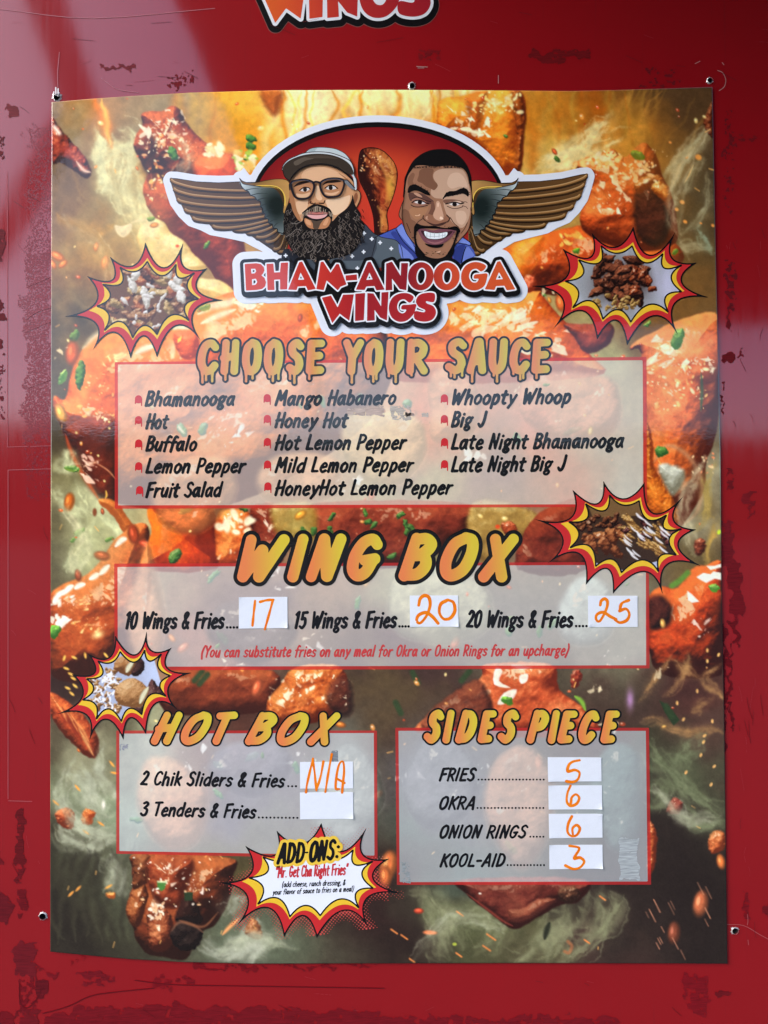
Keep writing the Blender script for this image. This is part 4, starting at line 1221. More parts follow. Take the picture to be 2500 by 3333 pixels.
_ST = _L((.08, 1), (.06, 0))
FONT = {
 'a': (.48, [_C((.36, .5), (.24, .62), (.07, .45), (.05, .15), (.15, .01), (.28, .14), (.36, .5)), _L((.385, .61), (.365, .2), (.43, .02))]),
 'b': (.46, [_L((.09, 1), (.06, .03)), _C((.08, .45), (.22, .62), (.37, .5), (.36, .18), (.22, .0), (.07, .06))]),
 'c': (.41, [_C((.36, .52), (.23, .62), (.07, .42), (.06, .15), (.19, 0), (.36, .1))]),
 'd': (.47, [_L((.42, 1), (.38, .02)), _C((.38, .5), (.24, .62), (.07, .42), (.05, .15), (.18, 0), (.36, .16))]),
 'e': (.42, [_C((.07, .31), (.34, .38), (.34, .55), (.22, .62), (.08, .43), (.05, .17), (.18, 0), (.36, .1))]),
 'f': (.34, [_C((.38, .93), (.27, 1.0), (.18, .85), (.14, .5), (.1, -.06)), _L((.02, .56), (.32, .6))]),
 'g': (.47, [_C((.36, .5), (.23, .62), (.08, .47), (.1, .25), (.23, .2), (.35, .36), (.37, .55)),
             _C((.2, .18), (.09, .08), (.28, .01), (.36, -.13), (.24, -.27), (.08, -.22), (.07, -.08), (.2, .0)), _L((.36, .55), (.44, .6))]),
 'h': (.47, [_L((.1, 1), (.05, 0)), _C((.07, .38), (.22, .6), (.36, .54), (.37, .3), (.37, 0))]),
 'i': (.19, [_L((.1, .6), (.07, 0)), _L((.12, .86), (.125, .88))]),
 'k': (.43, [_L((.1, 1), (.05, 0)), _L((.36, .6), (.09, .28)), _L((.17, .35), (.37, 0))]),
 'l': (.2, [_L((.12, 1), (.07, 0))]),
 'm': (.66, [_L((.08, .6), (.05, 0)), _C((.07, .36), (.19, .6), (.29, .52), (.29, 0)), _C((.3, .36), (.42, .6), (.53, .52), (.54, 0))]),
 'n': (.46, [_L((.08, .6), (.05, 0)), _C((.07, .36), (.22, .6), (.35, .54), (.36, .3), (.36, 0))]),
 'o': (.44, [_C((.22, .62), (.07, .47), (.05, .16), (.19, 0), (.35, .16), (.37, .47), (.22, .62))]),
 'p': (.46, [_L((.1, .6), (.04, -.28)), _C((.08, .45), (.23, .62), (.37, .5), (.36, .18), (.22, .0), (.08, .08))]),
 'r': (.37, [_L((.08, .6), (.05, 0)), _C((.07, .34), (.18, .55), (.33, .59))]),
 's': (.4, [_C((.34, .53), (.21, .62), (.08, .5), (.14, .35), (.3, .25), (.31, .09), (.17, 0), (.03, .08))]),
 't': (.37, [_C((.19, .86), (.13, .2), (.2, .0), (.3, .04)), _L((.02, .6), (.34, .63))]),
 'u': (.46, [_C((.08, .6), (.05, .22), (.14, .01), (.27, .1), (.36, .45)), _L((.385, .6), (.37, 0))]),
 'v': (.41, [_L((.05, .6), (.16, .02), (.36, .6))]),
 'y': (.44, [_L((.07, .6), (.2, .06)), _L((.41, .6), (.21, .02), (.07, -.26))]),
 'A': (.54, [_L((.02, 0), (.3, 1), (.34, 1), (.46, 0)), _L((.13, .3), (.42, .32))]),
 'B': (.48, [_ST, _C((.08, .97), (.28, .98), (.4, .82), (.3, .6), (.1, .53)), _C((.1, .53), (.32, .52), (.41, .28), (.3, .05), (.06, .02))]),
 'C': (.48, [_C((.44, .84), (.33, .98), (.17, .9), (.07, .6), (.06, .25), (.17, .02), (.32, .04), (.43, .2))]),
 'D': (.52, [_ST, _C((.08, .98), (.28, .95), (.43, .68), (.42, .3), (.28, .06), (.06, .02))]),
 'E': (.46, [_L((.42, .98), (.1, .97), (.06, .02), (.4, .04)), _L((.09, .52), (.36, .55))]),
 'F': (.45, [_L((.45, 1.0), (.1, .96), (.06, 0)), _L((.09, .5), (.36, .54))]),
 'G': (.52, [_C((.44, .84), (.32, .98), (.15, .88), (.05, .55), (.07, .2), (.2, .02), (.35, .1), (.44, .42)), _L((.27, .42), (.47, .46))]),
 'H': (.52, [_L((.1, 1), (.05, 0)), _L((.45, 1), (.41, 0)), _L((.02, .46), (.43, .54))]),
 'I': (.2, [_L((.1, 1), (.06, 0))]),
 'J': (.42, [_C((.37, 1), (.34, .4), (.27, .08), (.14, 0), (.03, .16))]),
 'K': (.47, [_L((.1, 1), (.05, 0)), _L((.44, 1), (.1, .48)), _L((.17, .55), (.43, 0))]),
 'L': (.42, [_L((.1, 1), (.06, .03), (.38, .04))]),
 'M': (.66, [_L((.04, 0), (.13, 1), (.3, .35), (.52, 1), (.57, 0))]),
 'N': (.52, [_L((.05, 0), (.11, 1), (.38, .02), (.46, 1))]),
 'O': (.53, [_C((.27, 1), (.1, .82), (.05, .4), (.12, .08), (.25, 0), (.41, .18), (.46, .6), (.4, .92), (.27, 1))]),
 'P': (.46, [_ST, _C((.08, .96), (.28, .98), (.42, .8), (.34, .52), (.08, .44))]),
 'R': (.48, [_ST, _C((.08, .96), (.28, .98), (.41, .8), (.33, .54), (.08, .46)), _L((.2, .47), (.43, 0))]),
 'S': (.46, [_C((.42, .87), (.29, 1), (.12, .88), (.14, .64), (.33, .46), (.38, .2), (.23, 0), (.03, .12))]),
 'T': (.48, [_L((.03, .97), (.48, 1.0)), _L((.27, .97), (.22, 0))]),
 'U': (.52, [_C((.08, 1), (.06, .3), (.15, .02), (.3, .04), (.42, .3), (.46, 1))]),
 'W': (.7, [_L((.06, 1), (.12, .02), (.33, .72), (.42, .02), (.67, 1))]),
 'X': (.48, [_L((.07, 1), (.43, 0)), _L((.47, 1), (.03, 0))]),
 'Y': (.45, [_L((.05, 1), (.22, .48)), _L((.45, 1), (.22, .48), (.2, 0))]),
 '0': (.47, [_C((.25, 1), (.1, .82), (.05, .4), (.1, .08), (.2, 0), (.35, .18), (.4, .6), (.36, .92), (.25, 1))]),
 '1': (.3, [_L((.06, .84), (.21, 1), (.14, 0))]),
 '2': (.44, [_C((.08, .82), (.21, 1), (.37, .86), (.29, .5), (.03, .04)), _L((.03, .04), (.39, .03))]),
 '3': (.42, [_C((.08, .92), (.25, 1), (.36, .84), (.17, .56)), _C((.17, .56), (.37, .42), (.33, .08), (.15, 0), (.02, .12))]),
 '5': (.44, [_L((.42, .99), (.13, .97), (.1, .56)), _C((.1, .56), (.31, .6), (.36, .26), (.2, 0), (.02, .1))]),
 '&': (.5, [_C((.43, .0), (.14, .64), (.13, .88), (.26, .99), (.34, .84), (.06, .34), (.07, .06), (.23, 0), (.42, .36))]),
 '(': (.28, [_C((.27, 1.05), (.13, .7), (.08, .3), (.15, -.18))]),
 ')': (.28, [_C((.12, 1.05), (.2, .7), (.15, .3), (.01, -.18))]),
 '.': (.17, [_L((.07, .03), (.075, .03))]),
 ',': (.17, [_L((.09, .05), (.04, -.14))]),
 ':': (.2, [_L((.09, .1), (.095, .1)), _L((.11, .62), (.115, .62))]),
 '-': (.34, [_L((.04, .44), (.28, .46))]),
 '<': (.3, [_L((.14, .98), (.08, .76)), _L((.26, .98), (.2, .76))]),
 '>': (.3, [_L((.12, .98), (.06, .76)), _L((.24, .98), (.18, .76))]),
 ' ': (.26, []),
}


def set_text(s, x0, x1, yb0, yb1, cap, r, slant=0.18, track=0.0, bounce=0.0):
    """strokes per glyph [(list of (n,3) arrays, x start, x end)] fitted from x0 to x1 on a sloping baseline"""
    adv = [FONT[c][0] + track for c in s]
    x, gl = 0.0, []
    lo, hi = 1e9, -1e9
    for c, a in zip(s, adv):
        for kind, p in FONT[c][1]:
            for q in p:
                xx = x + q[0] + slant * q[1]
                lo, hi = min(lo, xx), max(hi, xx)
        gl.append(x)
        x += a
    sx = ((x1 - x0) - 2 * r) / (hi - lo)
    res = []
    for i, (c, gx) in enumerate(zip(s, gl)):
        out = []
        dy = bounce * cap * math.sin(i * 2.4)
        for kind, p in FONT[c][1]:
            q = np.array(p, float)
            if kind == 'C':
                q = cr(q, 6)
            px = x0 + r + (gx + q[:, 0] + slant * q[:, 1] - lo) * sx
            yb = yb0 + (yb1 - yb0) * (px - x0) / (x1 - x0)
            n = len(q)
            rr = r * (1 + 0.10 * np.sin(np.linspace(0, 2.6, n) + i * 1.7))
            out.append(np.stack([px, yb - q[:, 1] * cap + dy, rr], -1))
        res.append(out)
    return res


def flat(gl):
    return [s for g in gl for s in g]


def dots(x0, x1, y0, y1, n, r):
    return [np.array([[x0 + (x1 - x0) * k / max(n - 1, 1), y0 + (y1 - y0) * k / max(n - 1, 1), r]]) for k in range(n)]
# ------------------------------------------------------------------ setting: sky-facing yard, trailer wall
MM = 0.001


def box(name, x0, y0, z0, x1, y1, z1, mat, parent=None, bevel=0.0):
    v = [(x, y, z) for z in (z0, z1) for y in (y0, y1) for x in (x0, x1)]
    f = [(0, 2, 3, 1), (4, 5, 7, 6), (0, 1, 5, 4), (2, 6, 7, 3), (0, 4, 6, 2), (1, 3, 7, 5)]
    me = bpy.data.meshes.new(name)
    me.from_pydata(v, [], f)
    return link(name, me, parent, mat)


def beam(name, a, b, w, d, mat, parent=None):
    a, b = Vector(a), Vector(b)
    t = (b - a).normalized()
    s = t.cross(Vector((0, 1, 0)))
    s = (s if s.length > 1e-3 else Vector((1, 0, 0))).normalized()
    n = s.cross(t)
    v = [p + s * (w / 2 * i) + n * (d / 2 * j) for p in (a, b) for i, j in ((-1, -1), (1, -1), (1, 1), (-1, 1))]
    f = [(0, 1, 2, 3), (7, 6, 5, 4), (0, 4, 5, 1), (1, 5, 6, 2), (2, 6, 7, 3), (3, 7, 4, 0)]
    me = bpy.data.meshes.new(name)
    me.from_pydata([tuple(q) for q in v], [], f)
    return link(name, me, parent, mat)


def simple_mat(name, col, rough, noise=0.0, scale=20.0):
    m, nt, b = new_mat(name)
    b.inputs['Roughness'].default_value = rough
    geo = N(nt, 'ShaderNodeNewGeometry')
    tx = N(nt, 'ShaderNodeTexNoise', Scale=scale, Detail=5.0)
    nt.links.new(geo.outputs['Position'], tx.inputs['Vector'])
    rp = N(nt, 'ShaderNodeValToRGB')
    c = np.array(col)
    rp.color_ramp.elements[0].color = (*(c * (1 - noise)), 1)
    rp.color_ramp.elements[1].color = (*np.minimum(c * (1 + noise), 1), 1)
    rp.color_ramp.elements[0].position = .3
    rp.color_ramp.elements[1].position = .7
    nt.links.new(tx.outputs['Fac'], rp.inputs['Fac'])
    nt.links.new(rp.outputs['Color'], b.inputs['Base Color'])
    MAT[name] = m
    return m


simple_mat('asphalt', (0.055, 0.053, 0.05), 0.9, .25, 30)
simple_mat('hillside', (0.05, 0.06, 0.035), 1.0, .4, .2)
simple_mat('canvas', (0.035, 0.034, 0.036), 0.85, .15, 40)
simple_mat('canvas_frame', (0.05, 0.05, 0.052), 0.6, .1, 40)
simple_mat('hole_dark', (0.012, 0.010, 0.010), 0.9, .3, 400)
simple_mat('bare_metal', (0.62, 0.58, 0.56), 0.35, .35, 900)
MAT['bare_metal'].node_tree.nodes['Principled BSDF'].inputs['Metallic'].default_value = 0.6

me = bpy.data.meshes.new('ground')
me.from_pydata([(-300, -400, 0), (300, -400, 0), (300, 60, 0), (-300, 60, 0)], [], [(0, 1, 2, 3)])
tag(link('ground', me, None, MAT['asphalt']), kind='structure')

# low wooded rise far behind the photographer; closes the view towards the horizon
g = np.random.default_rng(3)
hx = np.linspace(-260, 260, 90)
vs, fs = [], []
for i, x in enumerate(hx):
    top = 16.6 - .034 * x + .5 * math.sin(x * .05) + .4 * math.sin(x * .13 + 1) + .8 * g.random()
    for k, (yy, zz) in enumerate(((-88, -0.5), (-96, top * .6), (-112, top), (-160, top * .8), (-230, -0.5))):
        vs.append((x, yy + g.normal() * 2, zz + (g.normal() * .5 if k in (1, 2, 3) else 0)))
for i in range(len(hx) - 1):
    for k in range(4):
        a = i * 5 + k
        fs.append((a, a + 5, a + 6, a + 1))
me = bpy.data.meshes.new('hills')
me.from_pydata(vs, [], fs)
tag(link('hills', me, None, MAT['hillside']), kind='structure')

# the canopy over the serving side; the glossy wall mirrors its edge and its frame
can = root('canopy', (1.9, -1.6, 0.0))
tag(can, 'dark fabric canopy mirrored in the glossy red trailer wall', 'canopy')


def link(name, me, parent=None, mat=None):
    o = bpy.data.objects.new(name, me)
    scene.collection.objects.link(o)
    if mat is not None:
        me.materials.append(mat)
    if parent is not None:
        o.parent = parent
        if parent.type == 'EMPTY':
            o.matrix_parent_inverse = Matrix.Translation(-Vector(parent.location))
    return o


CX0, CX1, CY0, CY1, CZ = -0.52, 4.4, -3.30, -0.06, 2.86
box('roof_sheet', CX0, CY0, CZ, CX1, CY1, CZ + .03, MAT['canvas'], can)
box('front_bar', CX0, CY0 - .04, CZ - .03, CX1, CY0 - .002, CZ + .045, MAT['canvas_frame'], can)
for x in (CX0, CX1 - .05):
    box('leg', x, CY0 + .02, 0.0, x + .05, CY0 + .07, CZ - .002, MAT['canvas_frame'], can)
BR = [((-1.36, -1.35, 3.95), (-1.06, -1.35, 3.03), .115), ((-1.06, -1.35, 3.06), (-1.38, -1.35, 2.52), .085)]

# ---- the red wall, with real holes through its skin
HOLES = [((186, 318), 11.5, 15), ((1341, 281), 9.5, 14), ((2310, 263), 9, 9), ((140, 2981), 11.5, 9), ((2392, 3029), 10.5, 11)]
wall = root('food_trailer_wall', (0, 0, 0))
tag(wall, 'glossy red painted metal trailer wall with peeling film and scuffs behind the menu', 'wall')

m, nt, b = new_mat('red_paint')
geo = N(nt, 'ShaderNodeNewGeometry')
n1 = N(nt, 'ShaderNodeTexNoise', Scale=3.0, Detail=6.0, Roughness=0.6)
nt.links.new(geo.outputs['Position'], n1.inputs['Vector'])
mp = N(nt, 'ShaderNodeMapping')
mp.inputs['Scale'].default_value = (160, 1, 5)
nt.links.new(geo.outputs['Position'], mp.inputs['Vector'])
n2 = N(nt, 'ShaderNodeTexNoise', Scale=1.0, Detail=4.0, Roughness=0.7)
nt.links.new(mp.outputs['Vector'], n2.inputs['Vector'])
rp = N(nt, 'ShaderNodeValToRGB')
rp.color_ramp.elements[0].color = (0.235, 0.0036, 0.0065, 1)
rp.color_ramp.elements[1].color = (0.300, 0.0044, 0.0078, 1)
nt.links.new(n1.outputs['Fac'], rp.inputs['Fac'])
mx = N(nt, 'ShaderNodeMix', data_type='RGBA')
mr = N(nt, 'ShaderNodeMapRange')
mr.inputs['From Min'].default_value = .60
mr.inputs['From Max'].default_value = .75
mr.inputs['To Max'].default_value = .3
nt.links.new(n2.outputs['Fac'], mr.inputs['Value'])
nt.links.new(mr.outputs['Result'], mx.inputs['Factor'])
nt.links.new(rp.outputs['Color'], mx.inputs['A'])
mx.inputs['B'].default_value = (0.13, 0.012, 0.014, 1)
nt.links.new(mx.outputs['Result'], b.inputs['Base Color'])
b.inputs['Roughness'].default_value = .55
b.inputs['Specular IOR Level'].default_value = .05
b.inputs['Coat Weight'].default_value = 1.0
b.inputs['Coat IOR'].default_value = 1.62
mr2 = N(nt, 'ShaderNodeMapRange')
mr2.inputs['To Min'].default_value = .02
mr2.inputs['To Max'].default_value = .16
nt.links.new(n2.outputs['Fac'], mr2.inputs['Value'])
nt.links.new(mr2.outputs['Result'], b.inputs['Coat Roughness'])
coat_bump(nt, b, [(2.2, 0.0016, (1, 1, 1)), (14.0, 0.00006, (1, 1, 1)), (90.0, 0.000008, (1, 1, .15))])
MAT['red_paint'] = m


def w3(p, h=0.0):
    return [tuple(q) for q in W([a[0] for a in p], [a[1] for a in p], h)]


rings = [[(-2600, -1500), (5600, -1500), (5600, 5160), (-2600, 5160)]]
hrng = np.random.default_rng(12)
for (hx_, hy_), hr, _ in HOLES:
    t = np.linspace(0, 2 * math.pi, 25)[:-1]
    rr = hr * (1 + .10 * hrng.normal(size=24) * .6)
    rings.append(list(zip(hx_ + rr * np.cos(t), hy_ + rr * 1.05 * np.sin(t))))
allp = [p for r in rings for p in r]
tri = tessellate_polygon([[Vector((p[0], p[1], 0)) for p in r] for r in rings])
me = bpy.data.meshes.new('wall_skin')
V3 = w3(allp)
F3 = []
for t in tri:
    a, b_, c_ = (Vector(V3[i]) for i in t)
    F3.append(t if (b_ - a).cross(c_ - a).y < 0 else tuple(reversed(t)))
me.from_pydata(V3, [], F3)
link('wall_skin', me, wall, MAT['red_paint'])
for r, (_, hr, ragn) in zip(rings[1:], HOLES):
    n = len(r)
    cx_, cy_ = np.mean([p[0] for p in r]), np.mean([p[1] for p in r])
    deep = [tuple(q) for q in W([p[0] for p in r], [p[1] for p in r], -0.012)]
    vv = w3(r) + deep
    ff = [(i, i + n, (i + 1) % n + n, (i + 1) % n) for i in range(n)] + [tuple(range(n, 2 * n))]
    me = bpy.data.meshes.new('screw_hole')
    me.from_pydata(vv, [], ff)
    ho = link('screw_hole', me, wall, MAT['hole_dark'])
    # torn lip of bare metal round it
    k = 40
    t = np.linspace(0, 2 * math.pi, k + 1)[:-1]
    ri = hr * (.86 + .14 * hrng.random(k))
    ro = hr * (1.08 + .5 * hrng.random(k) ** 2 * (ragn / 12))
    vi = W(cx_ + ri * np.cos(t), cy_ + ri * np.sin(t), 0.0016)
    vm = W(cx_ + hr * 1.03 * np.cos(t), cy_ + hr * 1.05 * np.sin(t), 0.0012)
    vo = W(cx_ + ro * np.cos(t), cy_ + ro * np.sin(t), 0.0002)
    vv = [tuple(q) for q in np.vstack([vi, vm, vo])]
    ff = []
    for i in range(k):
        j = (i + 1) % k
        ff += [(i, k + i, k + j, j)[::-1], (k + i, 2 * k + i, 2 * k + j, k + j)[::-1]]
    me = bpy.data.meshes.new('torn_rim')
    me.from_pydata(vv, [], ff)
    link('torn_rim', me, ho, MAT['bare_metal'])

film_material('residue', 0.75, 0.12, 0.35, 1.45, [(500.0, 0.00012, (1, 1, 1))])
film_material('sanded', 0.6, 0.72, 0.22, 1.48, [(600.0, 0.00002, (1, 1, 1))])
film_material('scratch', 0.5, 0.3, 0.3, 1.45, [(300.0, 0.00003, (1, 1, 1))])


def patch(name, pts, color, seed, ragged=8, cell=22, holes=None, h=.00016, st=2.0, smooth=0, mat='residue', wp=1.0):
    P = cr(pts, smooth, True) if smooth else np.array(pts, float)
    X, Y = grid(P[:, 0].min() - 26, P[:, 1].min() - 30, P[:, 0].max() + 26, P[:, 1].max() + 30, st)
    wx = (fbm(X.shape, 26 / st, seed + 51, 4, .6) - .5) * 46 * wp
    wy = (fbm(X.shape, 34 / st, seed + 52, 4, .6) - .5) * 60 * wp
    F = poly_sdf(X + wx, Y + wy, [P]) + ragged * 2 * (fbm(X.shape, cell / st, seed, 4, .6) - .5)
    if holes:
        F = np.maximum(F, (holes - fbm(X.shape, holes_cell / st, seed + 7, 4, .65)) * 40)
    a = Acc()
    def colf(x, y):
        base = np.array(color, float)
        n = .85 + .3 * np.random.default_rng(seed).random(len(x))
        return np.clip(base[None] * n[:, None], 0, 255)
    a.field(X, Y, F, 0, colf, h)
    if a.n:
        return a.build(name, wall, MAT[mat])


holes_cell = 14
RES = (78, 14, 20)
def rect(x0, y0, x1, y1): return [(x0, y0), (x1, y0), (x1, y1), (x0, y1)]
PATCHES = [
    (rect(24, 348, 62, 390), (92, 60, 62), 5, 24, None), (rect(326, 213, 440, 226), (96, 52, 56), 5, 26, None), (rect(546, 242, 632, 282), RES, 6, 12, .55),
    (rect(1356, 162, 1434, 194), (96, 10, 16), 6, 20, .42), (rect(1726, 166, 1916, 196), (80, 12, 14), 4, 22, .30), (rect(2112, 228, 2212, 268), RES, 8, 14, .6), (rect(2070, 282, 2160, 290), RES, 3, 14, .5),
    (rect(2362, 360, 2384, 520), RES, 7, 12, .54), (rect(2374, 440, 2480, 452), (92, 14, 18), 5, 18, .5), (rect(2362, 560, 2384, 700), RES, 7, 12, .57), (rect(2368, 850, 2390, 975), (66, 14, 18), 7, 16, .40), (rect(2370, 985, 2379, 1080), (60, 12, 18), 4, 14, .3),
    (rect(2360, 1140, 2384, 1172), (62, 14, 18), 6, 20, None), (rect(2404, 1130, 2424, 1170), RES, 5, 8, .6), (rect(2352, 1250, 2360, 1360), (62, 14, 18), 3, 12, .45), (rect(2366, 1540, 2392, 1600), RES, 4, 18, .5), (rect(2420, 1600, 2452, 1680), (96, 20, 26), 6, 26, .35),
    (rect(2352, 1700, 2380, 1840), (88, 24, 32), 3, 30, .2), ([(2376, 1830), (2412, 1840), (2420, 1960), (2414, 2010), (2404, 2026), (2378, 1996)], (82, 20, 28), 4, 30, None),
    ([(2374, 2022), (2390, 2030), (2412, 2080), (2410, 2104), (2392, 2100), (2386, 2060), (2374, 2046)], (62, 14, 20), 3, 24, None), (rect(2350, 2040, 2364, 2440), (52, 12, 18), 4, 18, .2), (rect(2372, 2080, 2384, 2260), (58, 12, 18), 5, 22, .3), ([(2372, 2280), (2386, 2270), (2386, 2390), (2380, 2380), (2372, 2320)], (58, 12, 18), 3, 22, None),
    (rect(2418, 2900, 2440, 2990), (92, 20, 26), 5, 20, .4), (rect(2478, 2940, 2510, 2985), (80, 24, 30), 5, 26, None),
    (rect(52, 2626, 80, 2816), (66, 24, 26), 5, 26, .22), (rect(54, 2838, 80, 2866), (72, 24, 28), 5, 24, None), (rect(56, 2880, 84, 2966), (72, 20, 26), 8, 22, .38), (rect(-20, 2904, 34, 2996), (70, 28, 34), 8, 26, .2), (rect(-20, 2760, 6, 2815), (80, 26, 32), 5, 24, None),
    (rect(46, 3072, 116, 3178), (78, 30, 36), 6, 30, .3), (rect(60, 3180, 120, 3300), (88, 20, 28), 8, 20, .55), (rect(124, 3196, 148, 3258), (60, 22, 28), 6, 24, None), (rect(56, 3285, 120, 3340), (84, 26, 32), 10, 22, .35), (rect(-20, 3300, 50, 3340), (96, 22, 30), 8, 22, .3),
    ([(120, 3160), (205, 3158), (180, 3176), (130, 3170)], (96, 24, 32), 5, 20, .4), ([(250, 3162), (390, 3172), (360, 3192), (330, 3210), (250, 3220), (300, 3196)], (90, 24, 32), 7, 18, .4), (rect(560, 3184, 640, 3204), (96, 18, 26), 6, 14, .45), (rect(490, 3180, 560, 3220), (110, 20, 28), 6, 18, .5),
    ([(150, 3300), (300, 3274), (700, 3276), (1250, 3292), (1250, 3345), (150, 3345)], (98, 22, 30), 7, 30, .33), (rect(1240, 3312, 2010, 3345), (100, 24, 32), 7, 30, .38), (rect(640, 3140, 1250, 3150), (96, 16, 24), 4, 22, .4), (rect(2218, 3170, 2300, 3300), (110, 22, 30), 14, 50, .40), ([(2330, 3222), (2350, 3212), (2390, 3222), (2388, 3242), (2330, 3240)], (74, 24, 28), 3, 22, None),
    (rect(-20, 980, 14, 1050), (60, 22, 28), 6, 16, .3), (rect(-10, 1100, 16, 1145), (66, 24, 30), 5, 18, None), (rect(-10, 1180, 10, 1360), (78, 24, 32), 6, 12, .55), (rect(-10, 440, 14, 520), (70, 26, 30), 6, 18, .4), (rect(-20, 760, 8, 850), (72, 30, 34), 6, 20, .3), 
    (rect(220, 3115, 300, 3140), (120, 14, 22), 6, 14, .6), 
]
for i, (p, col, rag, cell, hol) in enumerate(PATCHES):
    holes_cell = max(cell * .7, 8)
    patch('adhesive_residue', p, np.array(col) * .46 + np.array([66, 9, 13]), 100 + i * 3, rag * 1.7, cell * 1.6, hol, h=.00016 + i * .000006)
# mottled strips where the old film was sanded
holes_cell = 3.4
for (p, th, sd, col) in ((rect(92, 400, 168, 860), .53, 901, (124, 18, 28)), (rect(84, 820, 168, 1440), .42, 902, (124, 18, 28)), (rect(92, 1440, 168, 1640), .62, 903, (124, 22, 32))):
    patch('sanded_film', p, col, sd, 34, 60, th, h=.0001 + (sd - 900) * .000008, st=1.2, mat='sanded')

# edges of two leftover film rectangles, scratches
def hair(name, lines, color, r=1.1, h=.00052, mat='scratch'):
    a = Acc()
    for q_, L in enumerate(lines):
        a.line(L, r, color, h + q_ * .000003, 4 if len(L) > 2 else 0, st=1.2)
    return a.build(name, wall, MAT[mat])


hair('film_edge', [[(25, 560), (25, 1455)], [(25, 1455), (90, 1453)], [(100, 1453), (168, 1451)]], (170, 84, 90), .8)
hair('film_edge', [[(168, 1526), (27, 1530)], [(27, 1530), (27, 2600)], [(28, 2606), (105, 2608)]], (176, 92, 96), .8)
hair('film_edge', [[(168, 1000), (120, 1016), (86, 1040)], [(168, 1046), (84, 1080)], [(168, 1234), (90, 1264)], [(168, 900), (88, 934)]], (150, 76, 84), 1.0)
srng = np.random.default_rng(21)
sc = []
for (x0, y0, x1, y1, n, ln, an) in ((20, 20, 1250, 300, 14, 70, 5), (1250, 20, 2480, 290, 9, 50, 8), (2360, 350, 2490, 1400, 14, 40, 85), (2370, 2000, 2490, 3000, 16, 60, 88), (30, 1480, 160, 2900, 10, 40, 60), (200, 3150, 2400, 3320, 12, 45, 10), (0, 330, 160, 900, 8, 40, 40)):
    for k in range(n):
        x, y = x0 + (x1 - x0) * srng.random(), y0 + (y1 - y0) * srng.random()
        a = math.radians(an + srng.normal() * 14)
        L = ln * (.3 + srng.random())
        sc.append([(x, y), (x + L * .5 * math.cos(a) + srng.normal() * 2, y + L * .5 * math.sin(a)), (x + L * math.cos(a), y + L * math.sin(a))])
hair('scratch', sc[::2], (150, 52, 58), .55)
hair('scratch', sc[1::2], (70, 10, 16), .6)
hair('scratch', [[(2335, 230), (2352, 238), (2362, 262), (2356, 284), (2340, 296)], [(2262, 208), (2278, 200)], [(2350, 204), (2356, 212)], [(1356, 217), (1392, 219)], [(1360, 222), (1380, 222)], [(1622, 246), (1622, 272)]], (176, 128, 124), 1.0)
hair('scratch', [[(2432, 2975), (2434, 2995), (2432, 3010)], [(2434, 3058), (2436, 3075)], [(2366, 3008), (2420, 3012), (2470, 3040), (2500, 3056)]], (160, 84, 86), .8)
hair('scratch', [[(140, 3298), (220, 3276), (300, 3240), (400, 3226), (500, 3216)], [(440, 3190), (560, 3204), (760, 3208), (1000, 3212), (1250, 3216)], [(64, 3200), (66, 3260), (90, 3280), (120, 3250), (140, 3210)]], (88, 14, 22), 1.5)
hair('scratch', [[(194, 170), (188, 240), (190, 300)], [(330, 255), (380, 290), (450, 302)], [(0, 30), (300, 60), (700, 28)]], (176, 110, 118), .9)
hair('scratch', [[(182, 286), (183, 310)], [(190, 290), (189, 312)], [(172, 318), (176, 300)]], (235, 225, 225), 2.2)

# ------------------------------------------------------------------ the emblem lettering, traced glyph outlines
E5 = at((740, 820), .6028)
C1 = at((520, 360), .4822)


def ring(cx, cy, rx, ry, n=36, tilt=0.0):
    t = np.linspace(0, 2 * math.pi, n + 1)[:-1]
    x, y = rx * np.cos(t), ry * np.sin(t)
    return [(cx + a * math.cos(tilt) - b * math.sin(tilt), cy + a * math.sin(tilt) + b * math.cos(tilt)) for a, b in zip(x, y)]


def S_(p): return [tuple(q) for q in cr(p, 5, True)]


